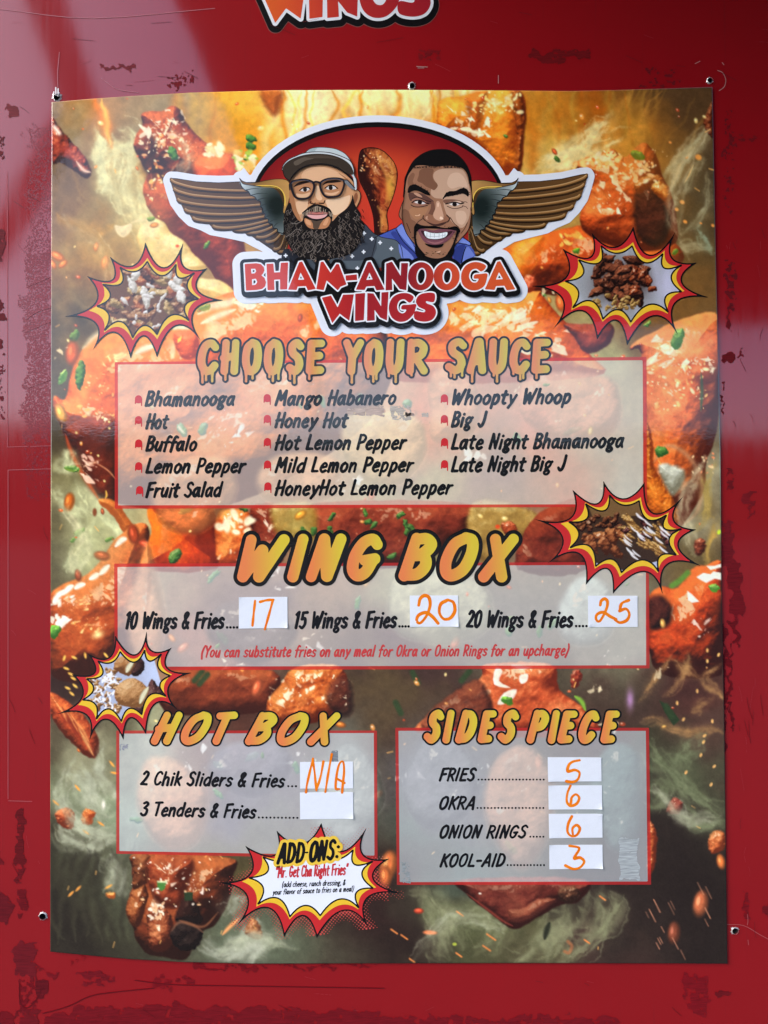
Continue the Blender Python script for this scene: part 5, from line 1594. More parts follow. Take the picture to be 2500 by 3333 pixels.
ROW1 = [
    [E5([(98, 72), (160, 68), (183, 72), (200, 88), (204, 106), (198, 122), (188, 133), (205, 148), (213, 170), (208, 192), (192, 206), (160, 212), (105, 215)]), E5([(132, 98), (154, 97), (160, 110), (152, 122), (134, 124)]), E5([(137, 154), (158, 151), (166, 168), (156, 184), (138, 186)])],
    [E5([(215, 72), (252, 70), (256, 118), (288, 116), (292, 66), (331, 64), (326, 208), (288, 210), (288, 155), (256, 157), (258, 212), (221, 213)])],
    [E5([(391, 62), (406, 59), (480, 206), (437, 214), (427, 191), (383, 193), (376, 212), (331, 210)]), E5([(398, 118), (418, 156), (384, 158)])],
    [E5([(506, 62), (520, 59), (559, 120), (591, 72), (604, 73), (645, 182), (613, 194), (598, 214), (538, 160), (522, 213), (483, 207)])],
    [E5([(640, 134), (700, 128), (702, 158), (642, 162)])],
    [E5([(759, 62), (774, 59), (850, 210), (806, 214), (795, 191), (752, 193), (742, 212), (695, 210)]), E5([(768, 118), (786, 155), (751, 158)])],
    [E5([(858, 70), (889, 59), (936, 136), (939, 67), (976, 67), (966, 213), (931, 207), (889, 150), (891, 212), (855, 214)])],
    [E5(ring(1044, 138, 69, 76, tilt=.15)), E5(ring(1047, 138, 26, 46, tilt=.12))],
    [E5(ring(1183, 138, 70, 76, tilt=.1)), E5(ring(1186, 138, 25, 42, tilt=.1))],
    [S_(E5([(1395, 84), (1360, 64), (1318, 64), (1281, 86), (1261, 130), (1268, 180), (1300, 209), (1345, 213), (1385, 190), (1399, 150), (1400, 124), (1366, 126), (1334, 130), (1330, 150), (1354, 152), (1343, 171), (1318, 168), (1303, 140), (1314, 108), (1342, 98), (1370, 112)]))],
    [E5([(1455, 60), (1470, 57), (1552, 208), (1506, 214), (1493, 189), (1448, 191), (1440, 212), (1388, 208)]), E5([(1464, 116), (1486, 153), (1447, 156)])],
]
ROW2 = [
    [C1([(1097, 1270), (1158, 1256), (1203, 1336), (1240, 1250), (1312, 1248), (1281, 1426), (1217, 1378), (1167, 1442)])],
    [E5([(692, 232), (745, 228), (738, 374), (691, 379)])],
    [E5([(757, 228), (790, 231), (831, 300), (833, 225), (871, 222), (862, 376), (826, 360), (795, 318), (797, 375), (755, 378)])],
    [S_(E5([(1006, 250), (975, 230), (930, 231), (890, 255), (872, 305), (885, 355), (920, 381), (965, 378), (1003, 345), (1016, 310), (1018, 288), (980, 291), (945, 294), (940, 315), (966, 318), (953, 336), (930, 332), (917, 305), (927, 272), (955, 262), (985, 280)]))],
    [S_(E5([(1118, 232), (1075, 227), (1035, 240), (1018, 272), (1033, 302), (1066, 318), (1060, 332), (1013, 326), (1012, 368), (1060, 382), (1105, 371), (1126, 335), (1112, 300), (1077, 284), (1075, 272), (1114, 276)]))],
]


def letters_field(groups, pad, st, shift=(0, 0)):
    A = np.vstack([np.array(r) for gl in groups for r in gl])
    X, Y = grid(A[:, 0].min() - pad, A[:, 1].min() - pad, A[:, 0].max() + pad, A[:, 1].max() + pad, st)
    F = np.full(X.shape, 1e3)
    for gl in groups:
        a = np.array(gl[0])
        i0 = np.searchsorted(X[0], a[:, 0].min() - pad + shift[0])
        i1 = np.searchsorted(X[0], a[:, 0].max() + pad + shift[0])
        j0 = np.searchsorted(Y[:, 0], a[:, 1].min() - pad + shift[1])
        j1 = np.searchsorted(Y[:, 0], a[:, 1].max() + pad + shift[1])
        s = (slice(j0, j1), slice(i0, i1))
        F[s] = np.minimum(F[s], poly_sdf(X[s] - shift[0], Y[s] - shift[1], gl))
    return X, Y, F


def ramp(stops, axis=0):
    xs = [s[0] for s in stops]
    cs = np.array([s[1] for s in stops], float)
    def f(x, y):
        v = x if axis == 0 else y
        return np.stack([np.interp(v, xs, cs[:, k]) for k in range(3)], -1)
    return f


# ---- decal above the menu
DA, DS = math.radians(-1.6), 1.51
def dec(p):
    x, y = p[0] - 1082.7, p[1] - 1054.4
    return (896 + DS * (x * math.cos(DA) - y * math.sin(DA)), 74 + DS * (x * math.sin(DA) + y * math.cos(DA)))


G2 = [[[dec(p) for p in r] for r in gl] for gl in ROW2]
decal = root('vinyl_decal', tuple(W(1130, 0, 0)))
tag(decal, 'orange and red lettering decal with black outline, cut off at the top above the menu', 'decal')
X, Y, F = letters_field(G2, 44, 2.0)
Xb, Yb, Fb = letters_field(G2, 44, 2.0, (1, 6))
Acc().field(Xb, Yb, Fb, 27.5, (150, 95, 90), .25 * MM).build('cut_edge', decal, MAT['decal'])
Acc().field(Xb, Yb, Fb, 26, (16, 15, 17), .33 * MM).build('black_outline', decal, MAT['decal'])
Acc().field(X, Y, F, 9.5, (226, 228, 234), .41 * MM).build('white_outline', decal, MAT['decal'])
for ch, gl in zip('WINGS', G2):
    Xg, Yg, Fg = letters_field([gl], 8, 2.0)
    a = Acc().field(Xg, Yg, Fg, 0, ramp([(880, (216, 92, 40)), (1010, (205, 70, 45)), (1140, (180, 46, 44)), (1400, (158, 30, 42))]), .49 * MM)
    a.build('letter', decal, MAT['decal'])

# ------------------------------------------------------------------ the menu poster
poster = root('menu_poster', tuple(W(1260, 3130, 0)))
tag(poster, 'large glossy printed menu poster with flames and chicken wings on the red wall', 'poster')
art = paint_poster()

TOPE = [(170, 336), (300, 325), (430, 316), (625, 305), (900, 297.5), (1250, 296), (1500, 297), (1853, 300), (2000, 297), (2316, 287)]
BOTE = [(167, 3094), (300, 3107), (422, 3118), (603, 3128), (829, 3133), (1250, 3132), (1700, 3131), (2214, 3132), (2365, 3133)]
LEFE = [(171, 336), (170, 700), (169, 1200), (168.5, 1700), (167, 2300), (166.5, 3094)]
RIGE = [(2316, 287), (2327, 850), (2334, 1119), (2342, 1465), (2346, 1892), (2355, 2353), (2357, 2550), (2365, 3133)]
def edge(E, v, ax):
    E = np.array(E)
    return np.interp(v, E[:, ax], E[:, 1 - ax])


NX, NY = 800, 1030
sx, sy = np.meshgrid(np.linspace(0, 1, NX), np.linspace(0, 1, NY))
gy = 310 + sy * 2820
for _ in range(3):
    gx = edge(LEFE, gy, 1) * (1 - sx) + edge(RIGE, gy, 1) * sx
    gy = edge(TOPE, gx, 0) * (1 - sy) + edge(BOTE, gx, 0) * sy
SH = .8 * MM
V = W(gx.ravel(), gy.ravel(), SH)
Cc = lin(art.sample(gx.ravel(), gy.ravel()))
idx = np.arange(NX * NY).reshape(NY, NX)
quads = np.stack([idx[:-1, :-1], idx[1:, :-1], idx[1:, 1:], idx[:-1, 1:]], -1).reshape(-1, 4)
per = np.concatenate([idx[0, :], idx[1:, -1], idx[-1, -2::-1], idx[-2:0:-1, 0]])
Vs = V[per].copy()
Vs[:, 1] = -0.0001
nper = len(per)
low = NX * NY + np.arange(nper)
sk = np.stack([per, np.roll(per, -1), np.roll(low, -1), low], -1)
V = np.vstack([V, Vs])
Cc = np.vstack([Cc, Cc[per] * 0 + .55])
a = Acc()
a.v, a.c, a.f, a.n = [V], [Cc], [quads, sk], len(V)
a.build('printed_sheet', poster, MAT['print'], weld=False)


def film(x, y, k=.72, tint=(226, 227, 236)):
    return art.sample(x, y) * (1 - k) + np.array(tint, float) * k


# ---- menu panels
def panel(outer, inner, k, tint):
    X, Y = grid(min(p[0] for p in outer) - 4, min(p[1] for p in outer) - 4, max(p[0] for p in outer) + 4, max(p[1] for p in outer) + 4, 3.0)
    Fi, Fo = poly_sdf(X, Y, [inner]), poly_sdf(X, Y, [outer])
    a = Acc()
    a.field(X, Y, Fi, 1, lambda x, y: film(x, y, k, tint), .9 * MM, run=1)
    o = a.build('menu_panel', poster)
    b2 = Acc()
    def redc(x, y):
        return art.sample(x, y) * .3 + np.array([206, 40, 40.]) * .7
    b2.field(X, Y, np.maximum(Fo, -Fi), 0, redc, .96 * MM, run=3)
    b2.build('frame', o)
    return o


P1 = panel([(376, 1180), (2102, 1163), (2104, 1650), (376, 1656)], [(386, 1188), (2090, 1174), (2092, 1641), (387, 1645)], .60, (230, 223, 213))
P2 = panel([(374, 1834), (2110, 1829), (2112, 2174), (376, 2181)], [(385, 1845), (2100, 1838), (2101, 2164), (386, 2169)], .58, (236, 231, 228))
P3 = panel([(381, 2376), (1227, 2376), (1229, 2793), (381, 2776)], [(391, 2386), (1217, 2384), (1219, 2782), (391, 2767)], .58, (230, 231, 233))
P4 = panel([(1287, 2367), (2110, 2367), (2117, 2876), (1292, 2877)], [(1297, 2377), (2100, 2377), (2106, 2866), (1301, 2868)], .58, (224, 228, 230))
INK = (22, 22, 25)
HT = 1.06 * MM


def text_part(name, parent, strokes, color, h=HT, st=1.5):
    X, Y, F = stroke_field(strokes, 2, st)
    return Acc().field(X, Y, F, 0, color, h).build(name, parent)


A1 = at((360, 1150), .5425)
B1_ = at((1240, 1150), .5425)
def line(k, s, x0, x1, b0, b1, cap, parent, color=INK, rf=.1, slant=.2, dn=0, dx=None, name='menu_line', bounce=.012, track=.085):
    (px0, py0), (px1, py1) = k([(x0, b0), (x1, b1)])
    sc_ = k([(1, 0)])[0][0] - k([(0, 0)])[0][0]
    c = cap * sc_
    st = flat(set_text(s, px0, px1, py0, py1, c, c * rf, slant, track, bounce))
    if dn:
        (qx0, qy0), (qx1, qy1) = k([(dx[0], dx[2]), (dx[1], dx[3])])
        st += dots(qx0, qx1, qy0, qy1, dn, c * .082)
    return text_part(name, parent, st, color)


for s, x1, b0, b1 in (('Bhamanooga', 752, 316, 312), ('Hot', 358, 452, 451), ('Buffalo', 525, 585, 583), ('Lemon Pepper', 820, 718, 714), ('Fruit Salad', 682, 862, 858)):
    line(A1, s, 208 if s == 'Bhamanooga' else 212, x1, b0, b1, 84, P1)
for s, x1, b0, b1 in (('Mango Habanero', 1717, 312, 306), ('Honey Hot', 1433, 444, 443), ('Hot Lemon Pepper', 1782, 578, 574), ('Mild Lemon Pepper', 1825, 713, 708), ('HoneyHot Lemon Pepper', 2059, 850, 843)):
    line(A1, s, 984, x1, b0, b1, 84, P1)
for s, x0, x1, b0, b1 in (('Whoopty Whoop', 424, 1140, 308, 300), ('Big J', 418, 640, 441, 439), ('Late Night Bhamanooga', 418, 1458, 575, 564), ('Late Night Big J', 418, 1118, 710, 702)):
    line(B1_, s, x0, x1, b0, b1, 86, P1)
for k, pts in ((A1, [(172, 277), (172, 401), (173, 541), (173, 677), (179, 820), (942, 270), (943, 394), (943, 532), (944, 667), (946, 798)]), (B1_, [(380, 271), (380, 395), (381, 533), (381, 665)])):
    for x, y in pts:
        (px, py), = k([(x, y)])
        st = [np.array([[px, py - 1, 11.6], [px + .1, py + 2, 11.6]]), np.array([[px - 9.5, py, 2.2], [px - 10.3, py + 14, 1.9]]), np.array([[px + 9.6, py, 2.2], [px + 9.8, py + 21, 1.7]]), np.array([[px - 9, py + 9, 3], [px + 9, py + 9, 3]])]
        text_part('bullet', P1, st, (198, 40, 46))
A2 = at((360, 1700), .5425)
B2_ = at((1240, 1700), .5425)
line(A2, '10 Wings & Fries', 93, 690, 634, 632, 94, P2, dn=4, dx=(702, 762, 629, 629), slant=.17, rf=.092)
line(A2, '15 Wings & Fries', 1105, 1722, 632, 627, 94, P2, dn=4, dx=(1733, 1788, 623, 623), slant=.17, rf=.092)
line(B2_, '20 Wings & Fries', 507, 1155, 625, 625, 94, P2, dn=4, dx=(1168, 1230, 621, 621), slant=.17, rf=.092)
line(A2, '(You can substitute fries on any meal for Okra or Onion Rings for an upcharge)', 545, 2752, 806, 795, 64, P2, color=(196, 62, 62), rf=.082, slant=.2)
A3 = at((360, 2280), .5425)
line(A3, '2 Chik Sliders & Fries', 180, 1052, 500, 514, 78, P3, dn=3, dx=(1068, 1114, 510, 510), rf=.096)
line(A3, '3 Tenders & Fries', 180, 880, 683, 700, 78, P3, dn=11, dx=(892, 1122, 697, 699), rf=.096)
A4 = at((1240, 2280), .5425)
line(A4, 'FRIES', 346, 576, 476, 476, 72, P4, dn=20, dx=(584, 974, 470, 470), rf=.1, slant=.22)
line(A4, 'OKRA', 350, 566, 646, 646, 72, P4, dn=20, dx=(578, 972, 640, 640), rf=.1, slant=.22)
line(A4, 'ONION RINGS', 352, 884, 818, 818, 72, P4, dn=5, dx=(894, 972, 812, 812), rf=.1, slant=.22)
line(A4, 'KOOL-AID', 350, 748, 990, 988, 72, P4, dn=12, dx=(758, 976, 982, 982), rf=.1, slant=.22)


# ---- headings: black-lined letters filled orange to yellow
def heading(parent, items, cap, r, out, slant, h=1.14 * MM, ol=(20, 19, 20), c0=(226, 126, 72), c1=(212, 188, 56), drips=None, st=1.6, skew_c=None):
    allst, fills = [], []
    for ch, x0, x1, yb in items:
        gl = flat(set_text(ch, x0 + out, x1 - out, yb, yb, cap, r, slant))
        if drips is not None:
            xs = np.vstack(gl)
            for k in range(2 + int(drips.random() * 2)):
                x = x0 + out + r * .5 + (x1 - x0 - 2 * out - r) * (k + .15 + .7 * drips.random()) / 3.4
                near = xs[np.abs(xs[:, 0] - x) < r * .9]
                if not len(near) or near[:, 1].max() < yb - cap * .25:
                    continue
                yy = near[:, 1].max() + r * .4
                L = cap * (.1 + .27 * drips.random())
                gl.append(np.array([[x, yy - r * .8, r * .6], [x, yy + L * .5, r * .3], [x, yy + L, r * .33]]))
            a0 = xs[np.argmax(xs[:, 1])]
        allst += gl
        fills.append((gl, x0, x1))
    X, Y, F = stroke_field(allst, out + 1, st)
    o = Acc().field(X, Y, F, out, ol, h).build('heading', parent)
    for gl, x0, x1 in fills:
        X, Y, F = stroke_field(gl, 2, st)
        def colf(x, y, x0=x0, x1=x1):
            u = np.clip((x - x0) / (x1 - x0) + .25 * (0.5 - (y - Y[0, 0]) / (Y[-1, 0] - Y[0, 0])) * 0, 0, 1)[:, None]
            u = np.clip((u - .2) / .6, 0, 1)
            return np.array(c0, float) * (1 - u) + np.array(c1, float) * u
        fo = Acc().field(X, Y, F, 0, colf, h + .05 * MM, run=4).build('letter_fill', parent)
        fo.name = 'letter_fill'
    return o


S5 = .5425
def it(k, rows): return [(c,) + (k([(x0, 0)])[0][0], k([(x1, 0)])[0][0], k([(0, y)])[0][1]) for c, x0, x1, y in rows]


heading(P2, it(A2, [('W', 741, 1098, 330), ('I', 1040, 1212, 326), ('N', 1150, 1438, 326), ('G', 1398, 1656, 322)]) + it(B2_, [('B', 84, 356, 320), ('O', 336, 602, 318), ('X', 560, 848, 326)]), 122, 17.5, 12.5, .22, st=1.8)
heading(P3, it(A3, [('H', 237, 446, 240), ('O', 418, 618, 240), ('T', 606, 776, 240), ('B', 800, 1010, 242), ('O', 992, 1198, 244), ('X', 1172, 1390, 244)]), 84, 11.5, 5.5, .32)
heading(P4, it(A4, [('S', 246, 390, 232), ('I', 358, 452, 232), ('D', 434, 586, 232), ('E', 570, 704, 232), ('S', 688, 838, 232), ('P', 862, 1016, 232), ('I', 988, 1082, 234), ('E', 1046, 1188, 234), ('C', 1172, 1318, 234), ('E', 1304, 1440, 234)]), 86, 11.5, 6, .24)
KH = at((620, 1080), .7354)
heading(P1, it(KH, [('C', 27, 138, 176), ('H', 124, 228, 176), ('O', 222, 326, 176), ('O', 318, 420, 176), ('S', 416, 514, 176), ('E', 504, 606, 176), ('Y', 668, 778, 176), ('O', 760, 862, 176), ('U', 856, 956, 174), ('R', 946, 1058, 174),
                    ('S', 1118, 1232, 172), ('A', 1212, 1316, 172), ('U', 1310, 1412, 172), ('C', 1404, 1512, 172), ('E', 1500, 1602, 172)]), 92, 12.0, 6.5, 0.02, ol=(24, 24, 28), c0=(222, 132, 84), c1=(200, 178, 70), drips=np.random.default_rng(4))

# ---- comic bursts
T1 = [(815, 55), (1205, 35), (1440, 315), (1605, 637), (1380, 1055), (933, 1210), (668, 1220), (265, 1175), (0, 800), (228, 392), (458, 197)]
V1 = [(995, 305), (1215, 305), (1330, 490), (1300, 765), (1175, 890), (800, 1000), (510, 965), (335, 905), (335, 590), (495, 415), (680, 290)]
I1 = [(835, 255), (1120, 285), (1300, 368), (1340, 622), (1248, 832), (933, 975), (690, 1005), (413, 932), (340, 697), (397, 480), (568, 313)]
J1 = [(985, 395), (1140, 408), (1230, 485), (1208, 695), (1125, 775), (815, 885), (560, 845), (447, 765), (470, 585), (590, 455), (720, 352)]
M1 = [(837, 205), (1137, 232), (1315, 360), (1378, 612), (1257, 862), (935, 1033), (690, 1043), (395, 973), (218, 740), (375, 457), (553, 302)]


def burst_shape(tips):
    S = np.array(T1, float)
    D = np.array(tips, float)
    Q = np.hstack([S, np.ones((11, 1))])
    K, *_ = np.linalg.lstsq(Q, D, rcond=None)
    res = D - Q @ K
    mid = (res + np.roll(res, -1, 0)) / 2
    def mp(pts, r, k): return np.hstack([np.array(pts, float), np.ones((11, 1))]) @ K + r * k
    T, Vv = D, mp(V1, mid, .9)
    I, J = mp(I1, res, .75), mp(J1, mid, .75)
    Mm = mp(M1, res, .85)
    VM = Vv * .5 + J * .5
    def contour(A, B):
        out = []
        for i in range(11):
            a, v, b = A[i], B[i], A[(i + 1) % 11]
            t = np.linalg.norm(v - a) / (np.linalg.norm(v - a) + np.linalg.norm(b - v))
            t = min(max(t, .3), .7)
            c = (v - (1 - t) ** 2 * a - t * t * b) / (2 * t * (1 - t))
            u = np.linspace(0, 1, 15)[:-1, None]
            out.append((1 - u) ** 2 * a + 2 * u * (1 - u) * c + u * u * b)
        return np.vstack(out)
    return contour(T, Vv), contour(Mm, VM), contour(I, J)


def burst(name, tips, parent, inner_col, h=1.18 * MM, lw=5.0):
    tips = np.array(tips, float)
    tips = tips + (tips - tips.mean(0)) * .035
    O, Mi, In = burst_shape(tips)
    X, Y = grid(O[:, 0].min() - 6, O[:, 1].min() - 6, O[:, 0].max() + 6, O[:, 1].max() + 6, 1.7)
    FO, FM, FI = poly_sdf(X, Y, [O]), poly_sdf(X, Y, [Mi]), poly_sdf(X, Y, [In])
    a = Acc()
    a.field(X, Y, FO, 0, (18, 17, 18), h)
    a.field(X, Y, FO, -lw, (200, 42, 44), h + .04 * MM)
    a.field(X, Y, np.maximum(FM, FO + lw + 1), -1, (236, 190, 50), h + .08 * MM)
    a.field(X, Y, np.maximum(FI, FO + lw + 1), lw * .7, (18, 17, 18), h + .12 * MM)
    o = a.build(name, parent)
    X2, Y2 = grid(In[:, 0].min() - 6, In[:, 1].min() - 6, In[:, 0].max() + 6, In[:, 1].max() + 6, 1.7)
    b3 = Acc().field(X2, Y2, poly_sdf(X2, Y2, [In]), -lw * .3, inner_col, h + .16 * MM, run=1)
    return o, b3, In


BT = [(at((220, 780), .3134)(T1), 1),
      (at((1720, 740), .3617)([(935, 15), (1305, 55), (1490, 330), (1600, 635), (1328, 970), (880, 1050), (620, 1000), (237, 910), (0, 530), (317, 207), (572, 70)]), 2),
      (at((1720, 1540), .3496)([(697, 88), (1068, 100), (1420, 225), (1535, 527), (1580, 857), (1235, 1130), (783, 1105), (540, 1025), (190, 837), (45, 425), (420, 168)][0:0] + [(1068, 100), (1420, 225), (1535, 527), (1580, 857), (1235, 1130), (783, 1105), (540, 1025), (190, 837), (45, 425), (420, 168), (697, 88)]), 3),
      (at((180, 2020), .3134)([(633, 165), (955, 90), (1200, 290), (1410, 540), (1290, 945), (943, 1160), (717, 1215), (370, 1235), (38, 960), (197, 555), (355, 345)]), 4)]
LAB = {1: 'burst holding a photo of loaded fries with white sauce', 2: 'burst holding a photo of dark glazed wings', 3: 'burst holding a photo of wings and fries in a box', 4: 'burst holding a photo of two sliders with fries'}
for tips, kind in BT:
    _, _, In = burst_shape(tips)
    ph = food_photo(kind, In[:, 0].min(), In[:, 1].min(), In[:, 0].max(), In[:, 1].max())
    o, b3, In = burst('photo_burst', tips, poster, lambda x, y, ph=ph: ph.sample(x, y))
    o['label'] = LAB[kind]
    b3.build('food_photo', o)

KA = at((660, 2660), .41)
TA = KA([(940, 52), (1290, 85), (1462, 327), (1570, 597), (1315, 885), (905, 935), (655, 930), (295, 838), (62, 507), (357, 228), (597, 110)])
O, _, _ = burst_shape(TA)
# halftone dots round the last burst
a = Acc()
hg = np.random.default_rng(2)
xs, ys = [], []
pt = 9.6
for j in range(60):
    for i in range(70):
        x = 720 + i * pt * 1.2 + (j % 2) * pt * .6
        y = 2690 + j * pt * .62
        xs.append(x)
        ys.append(y)
xs, ys = np.array(xs), np.array(ys)
ca_, sa_ = math.cos(-.12), math.sin(-.12)
xs, ys = 1000 + (xs - 1000) * ca_ - (ys - 2880) * sa_, 2880 + (xs - 1000) * sa_ + (ys - 2880) * ca_
D = poly_sdf(xs[None], ys[None], [O])[0]
for x, y, d in zip(xs, ys, D):
    if d < -3 or y < 2690:
        continue
    top = y < 2795
    if top and x < 1010:
        continue
    w = (1 - d / 46) * (.75 + .35 * math.sin(x * .035) * math.sin(y * .03 + 1))
    if x < 745 or x > 1265 or y > 3055:
        w *= .4
    if 2795 < y < 2830 or (top and x > 1120):
        w *= .5
    rr = 4.3 * w
    if rr < 1.0:
        continue
    t = np.linspace(0, 2 * math.pi, 11)[:-1]
    tri_ = np.array([[(x, y), (x + rr * math.cos(t[k]), y + rr * math.sin(t[k])), (x + rr * math.cos(t[(k + 1) % 10]), y + rr * math.sin(t[(k + 1) % 10]))] for k in range(10)])
    a.add([tri_], (196, 76, 68) if not top else (188, 120, 118), 1.02 * MM)
a.build('halftone_dots', poster)
ad, b3, In = burst('addon_burst', TA, poster, (234, 235, 242), h=1.2 * MM)
b3.build('burst_centre', ad)
def _ka(t, x0, x1, y0, y1): return flat(set_text(t, KA([(x0, 0)])[0][0], KA([(x1, 0)])[0][0], KA([(0, y0)])[0][1], KA([(0, y1)])[0][1], 60, 5.4, .16, .1))
hs = _ka('ADD', 586, 818, 356, 342) + _ka('ONS:', 846, 1090, 340, 316) + [np.array([[*KA([(822, 272)])[0], 2.6], [*KA([(836, 271)])[0], 2.6]])]
X, Y, F = stroke_field(hs, 12, 1.5)
Acc().field(X, Y, F, 9.5, (236, 194, 66), 1.5 * MM).build('heading_glow', ad)
text_part('heading', ad, hs, (18, 17, 18), 1.56 * MM)
def small(s, x0, x1, b0, b1, cap, col, rf, slant=.14):
    (px0, py0), (px1, py1) = KA([(x0, b0), (x1, b1)])
    text_part('text_line', ad, flat(set_text(s, px0, px1, py0, py1, cap * .41, cap * .41 * rf, slant, .08)), col, 1.5 * MM, 1.2)


small('<Mr. Get Cha Right Fries>', 583, 1162, 470, 445, 86, (196, 52, 58), .07)
small('(add cheese, ranch dressing, &', 632, 1135, 545, 528, 42, INK, .07, .18)
small('your flavor of sauce to fries on a meal)', 556, 1204, 606, 578, 42, INK, .07, .18)

# ------------------------------------------------------------------ the emblem
logo = root('emblem', tuple(W(1231, 1080, 0)))
logo.parent = poster
logo.matrix_parent_inverse = Matrix.Translation(-Vector(poster.location))
WOUT = C1([(75, 478), (82, 466), (120, 467), (250, 488), (400, 494), (530, 490), (545, 464), (575, 488), (700, 488), (800, 470), (870, 482), (870, 960), (820, 978), (790, 968), (765, 945), (715, 912), (650, 880), (590, 847), (500, 827), (358, 800), (300, 770), (222, 742), (168, 690), (118, 620), (95, 550)])
def mir(p): return [(2467 - q[0], q[1] - 14 * np.clip((783 - q[0]) / 227, -.3, 1)) + tuple(q[2:]) for q in p]


LH = 1.18 * MM
X, Y = grid(490, 340, 1990, 1120, 1.8)
OV = ring(1231, 660, 412, 259, 72)
Fw = np.minimum(poly_sdf(X, Y, [OV]) - 22, np.minimum(poly_sdf(X, Y, [WOUT]), poly_sdf(X, Y, [mir(WOUT)])) - 23)
XL, YL, FL = letters_field(ROW1 + ROW2, 60, 1.8)
Fl = poly_sdf(X, Y, []) if False else np.full(X.shape, 1e3)
for gl in ROW1 + ROW2:
    q = np.array(gl[0])
    s = (slice(np.searchsorted(Y[:, 0], q[:, 1].min() - 60), np.searchsorted(Y[:, 0], q[:, 1].max() + 60)), slice(np.searchsorted(X[0], q[:, 0].min() - 60), np.searchsorted(X[0], q[:, 0].max() + 60)))
    Fl[s] = np.minimum(Fl[s], poly_sdf(X[s], Y[s], [gl[0]]))
Fw = np.minimum(Fw, Fl - 41)
for ear in (C1([(500, 470), (570, 398), (625, 470)]), mir(C1([(500, 470), (570, 398), (625, 470)]))):
    Fw = np.minimum(Fw, poly_sdf(X, Y, [ear]) - 2)
Acc().field(X, Y, Fw, 0, (228, 231, 240), LH, run=24).build('white_border', logo)
a = Acc()
oxy = grid(800, 380, 1660, 940, 2.0)
Fo = poly_sdf(*oxy, [OV])
a.field(*oxy, Fo, 0, (14, 13, 14), LH + .05 * MM)
OI = ring(1231, 664, 401, 246, 72)
def oval_col(x, y):
    u = np.hypot((x - 1215) / 420, (y - 700) / 290)
    v = np.clip((y - 415) / 330, 0, 1)[:, None]
    top = np.array([196, 70, 36.]) * (1 - v) + np.array([206, 58, 42.]) * v
    e = sstep(.55, 1.0, u)[:, None]
    return top * (1 - e) + np.array([128, 18, 24.]) * e
a.field(*oxy, poly_sdf(*oxy, [OI]), 0, oval_col, LH + .1 * MM, run=4)
a.build('oval_badge', logo)

FE = [[(75, 482), (84, 498), (112, 515), (200, 540), (300, 555), (430, 563), (560, 565), (680, 558)],
      [(95, 545), (108, 562), (140, 576), (220, 596), (320, 606), (450, 613), (560, 614), (700, 606)],
      [(118, 612), (135, 634), (175, 645), (250, 658), (340, 666), (450, 670), (570, 668), (720, 655)],
      [(168, 682), (185, 702), (235, 712), (310, 722), (410, 726), (510, 724), (610, 716), (750, 695)],
      [(222, 738), (240, 758), (295, 768), (360, 772), (440, 770), (540, 764), (630, 752), (770, 725)],
      [(356, 795), (375, 812), (425, 818), (480, 816), (530, 810), (600, 798), (690, 776), (790, 745)],
      [(496, 822), (520, 832), (575, 832), (640, 818), (710, 796), (790, 766), (820, 748)],
      [(588, 842), (605, 852), (655, 848), (710, 832), (765, 806), (820, 775)],
      [(648, 872), (668, 882), (715, 876), (765, 850), (810, 815), (840, 790)],
      [(712, 905), (730, 913), (775, 900), (810, 865), (835, 825), (850, 800)],
      [(762, 948), (782, 962), (815, 945), (835, 900), (850, 850), (860, 815)],
      [(795, 968), (815, 979), (845, 970), (860, 930), (868, 880), (870, 830)]]
UP = [(690, 520), (545, 488), (400, 495), (250, 488), (120, 467), (82, 465), (74, 475)]


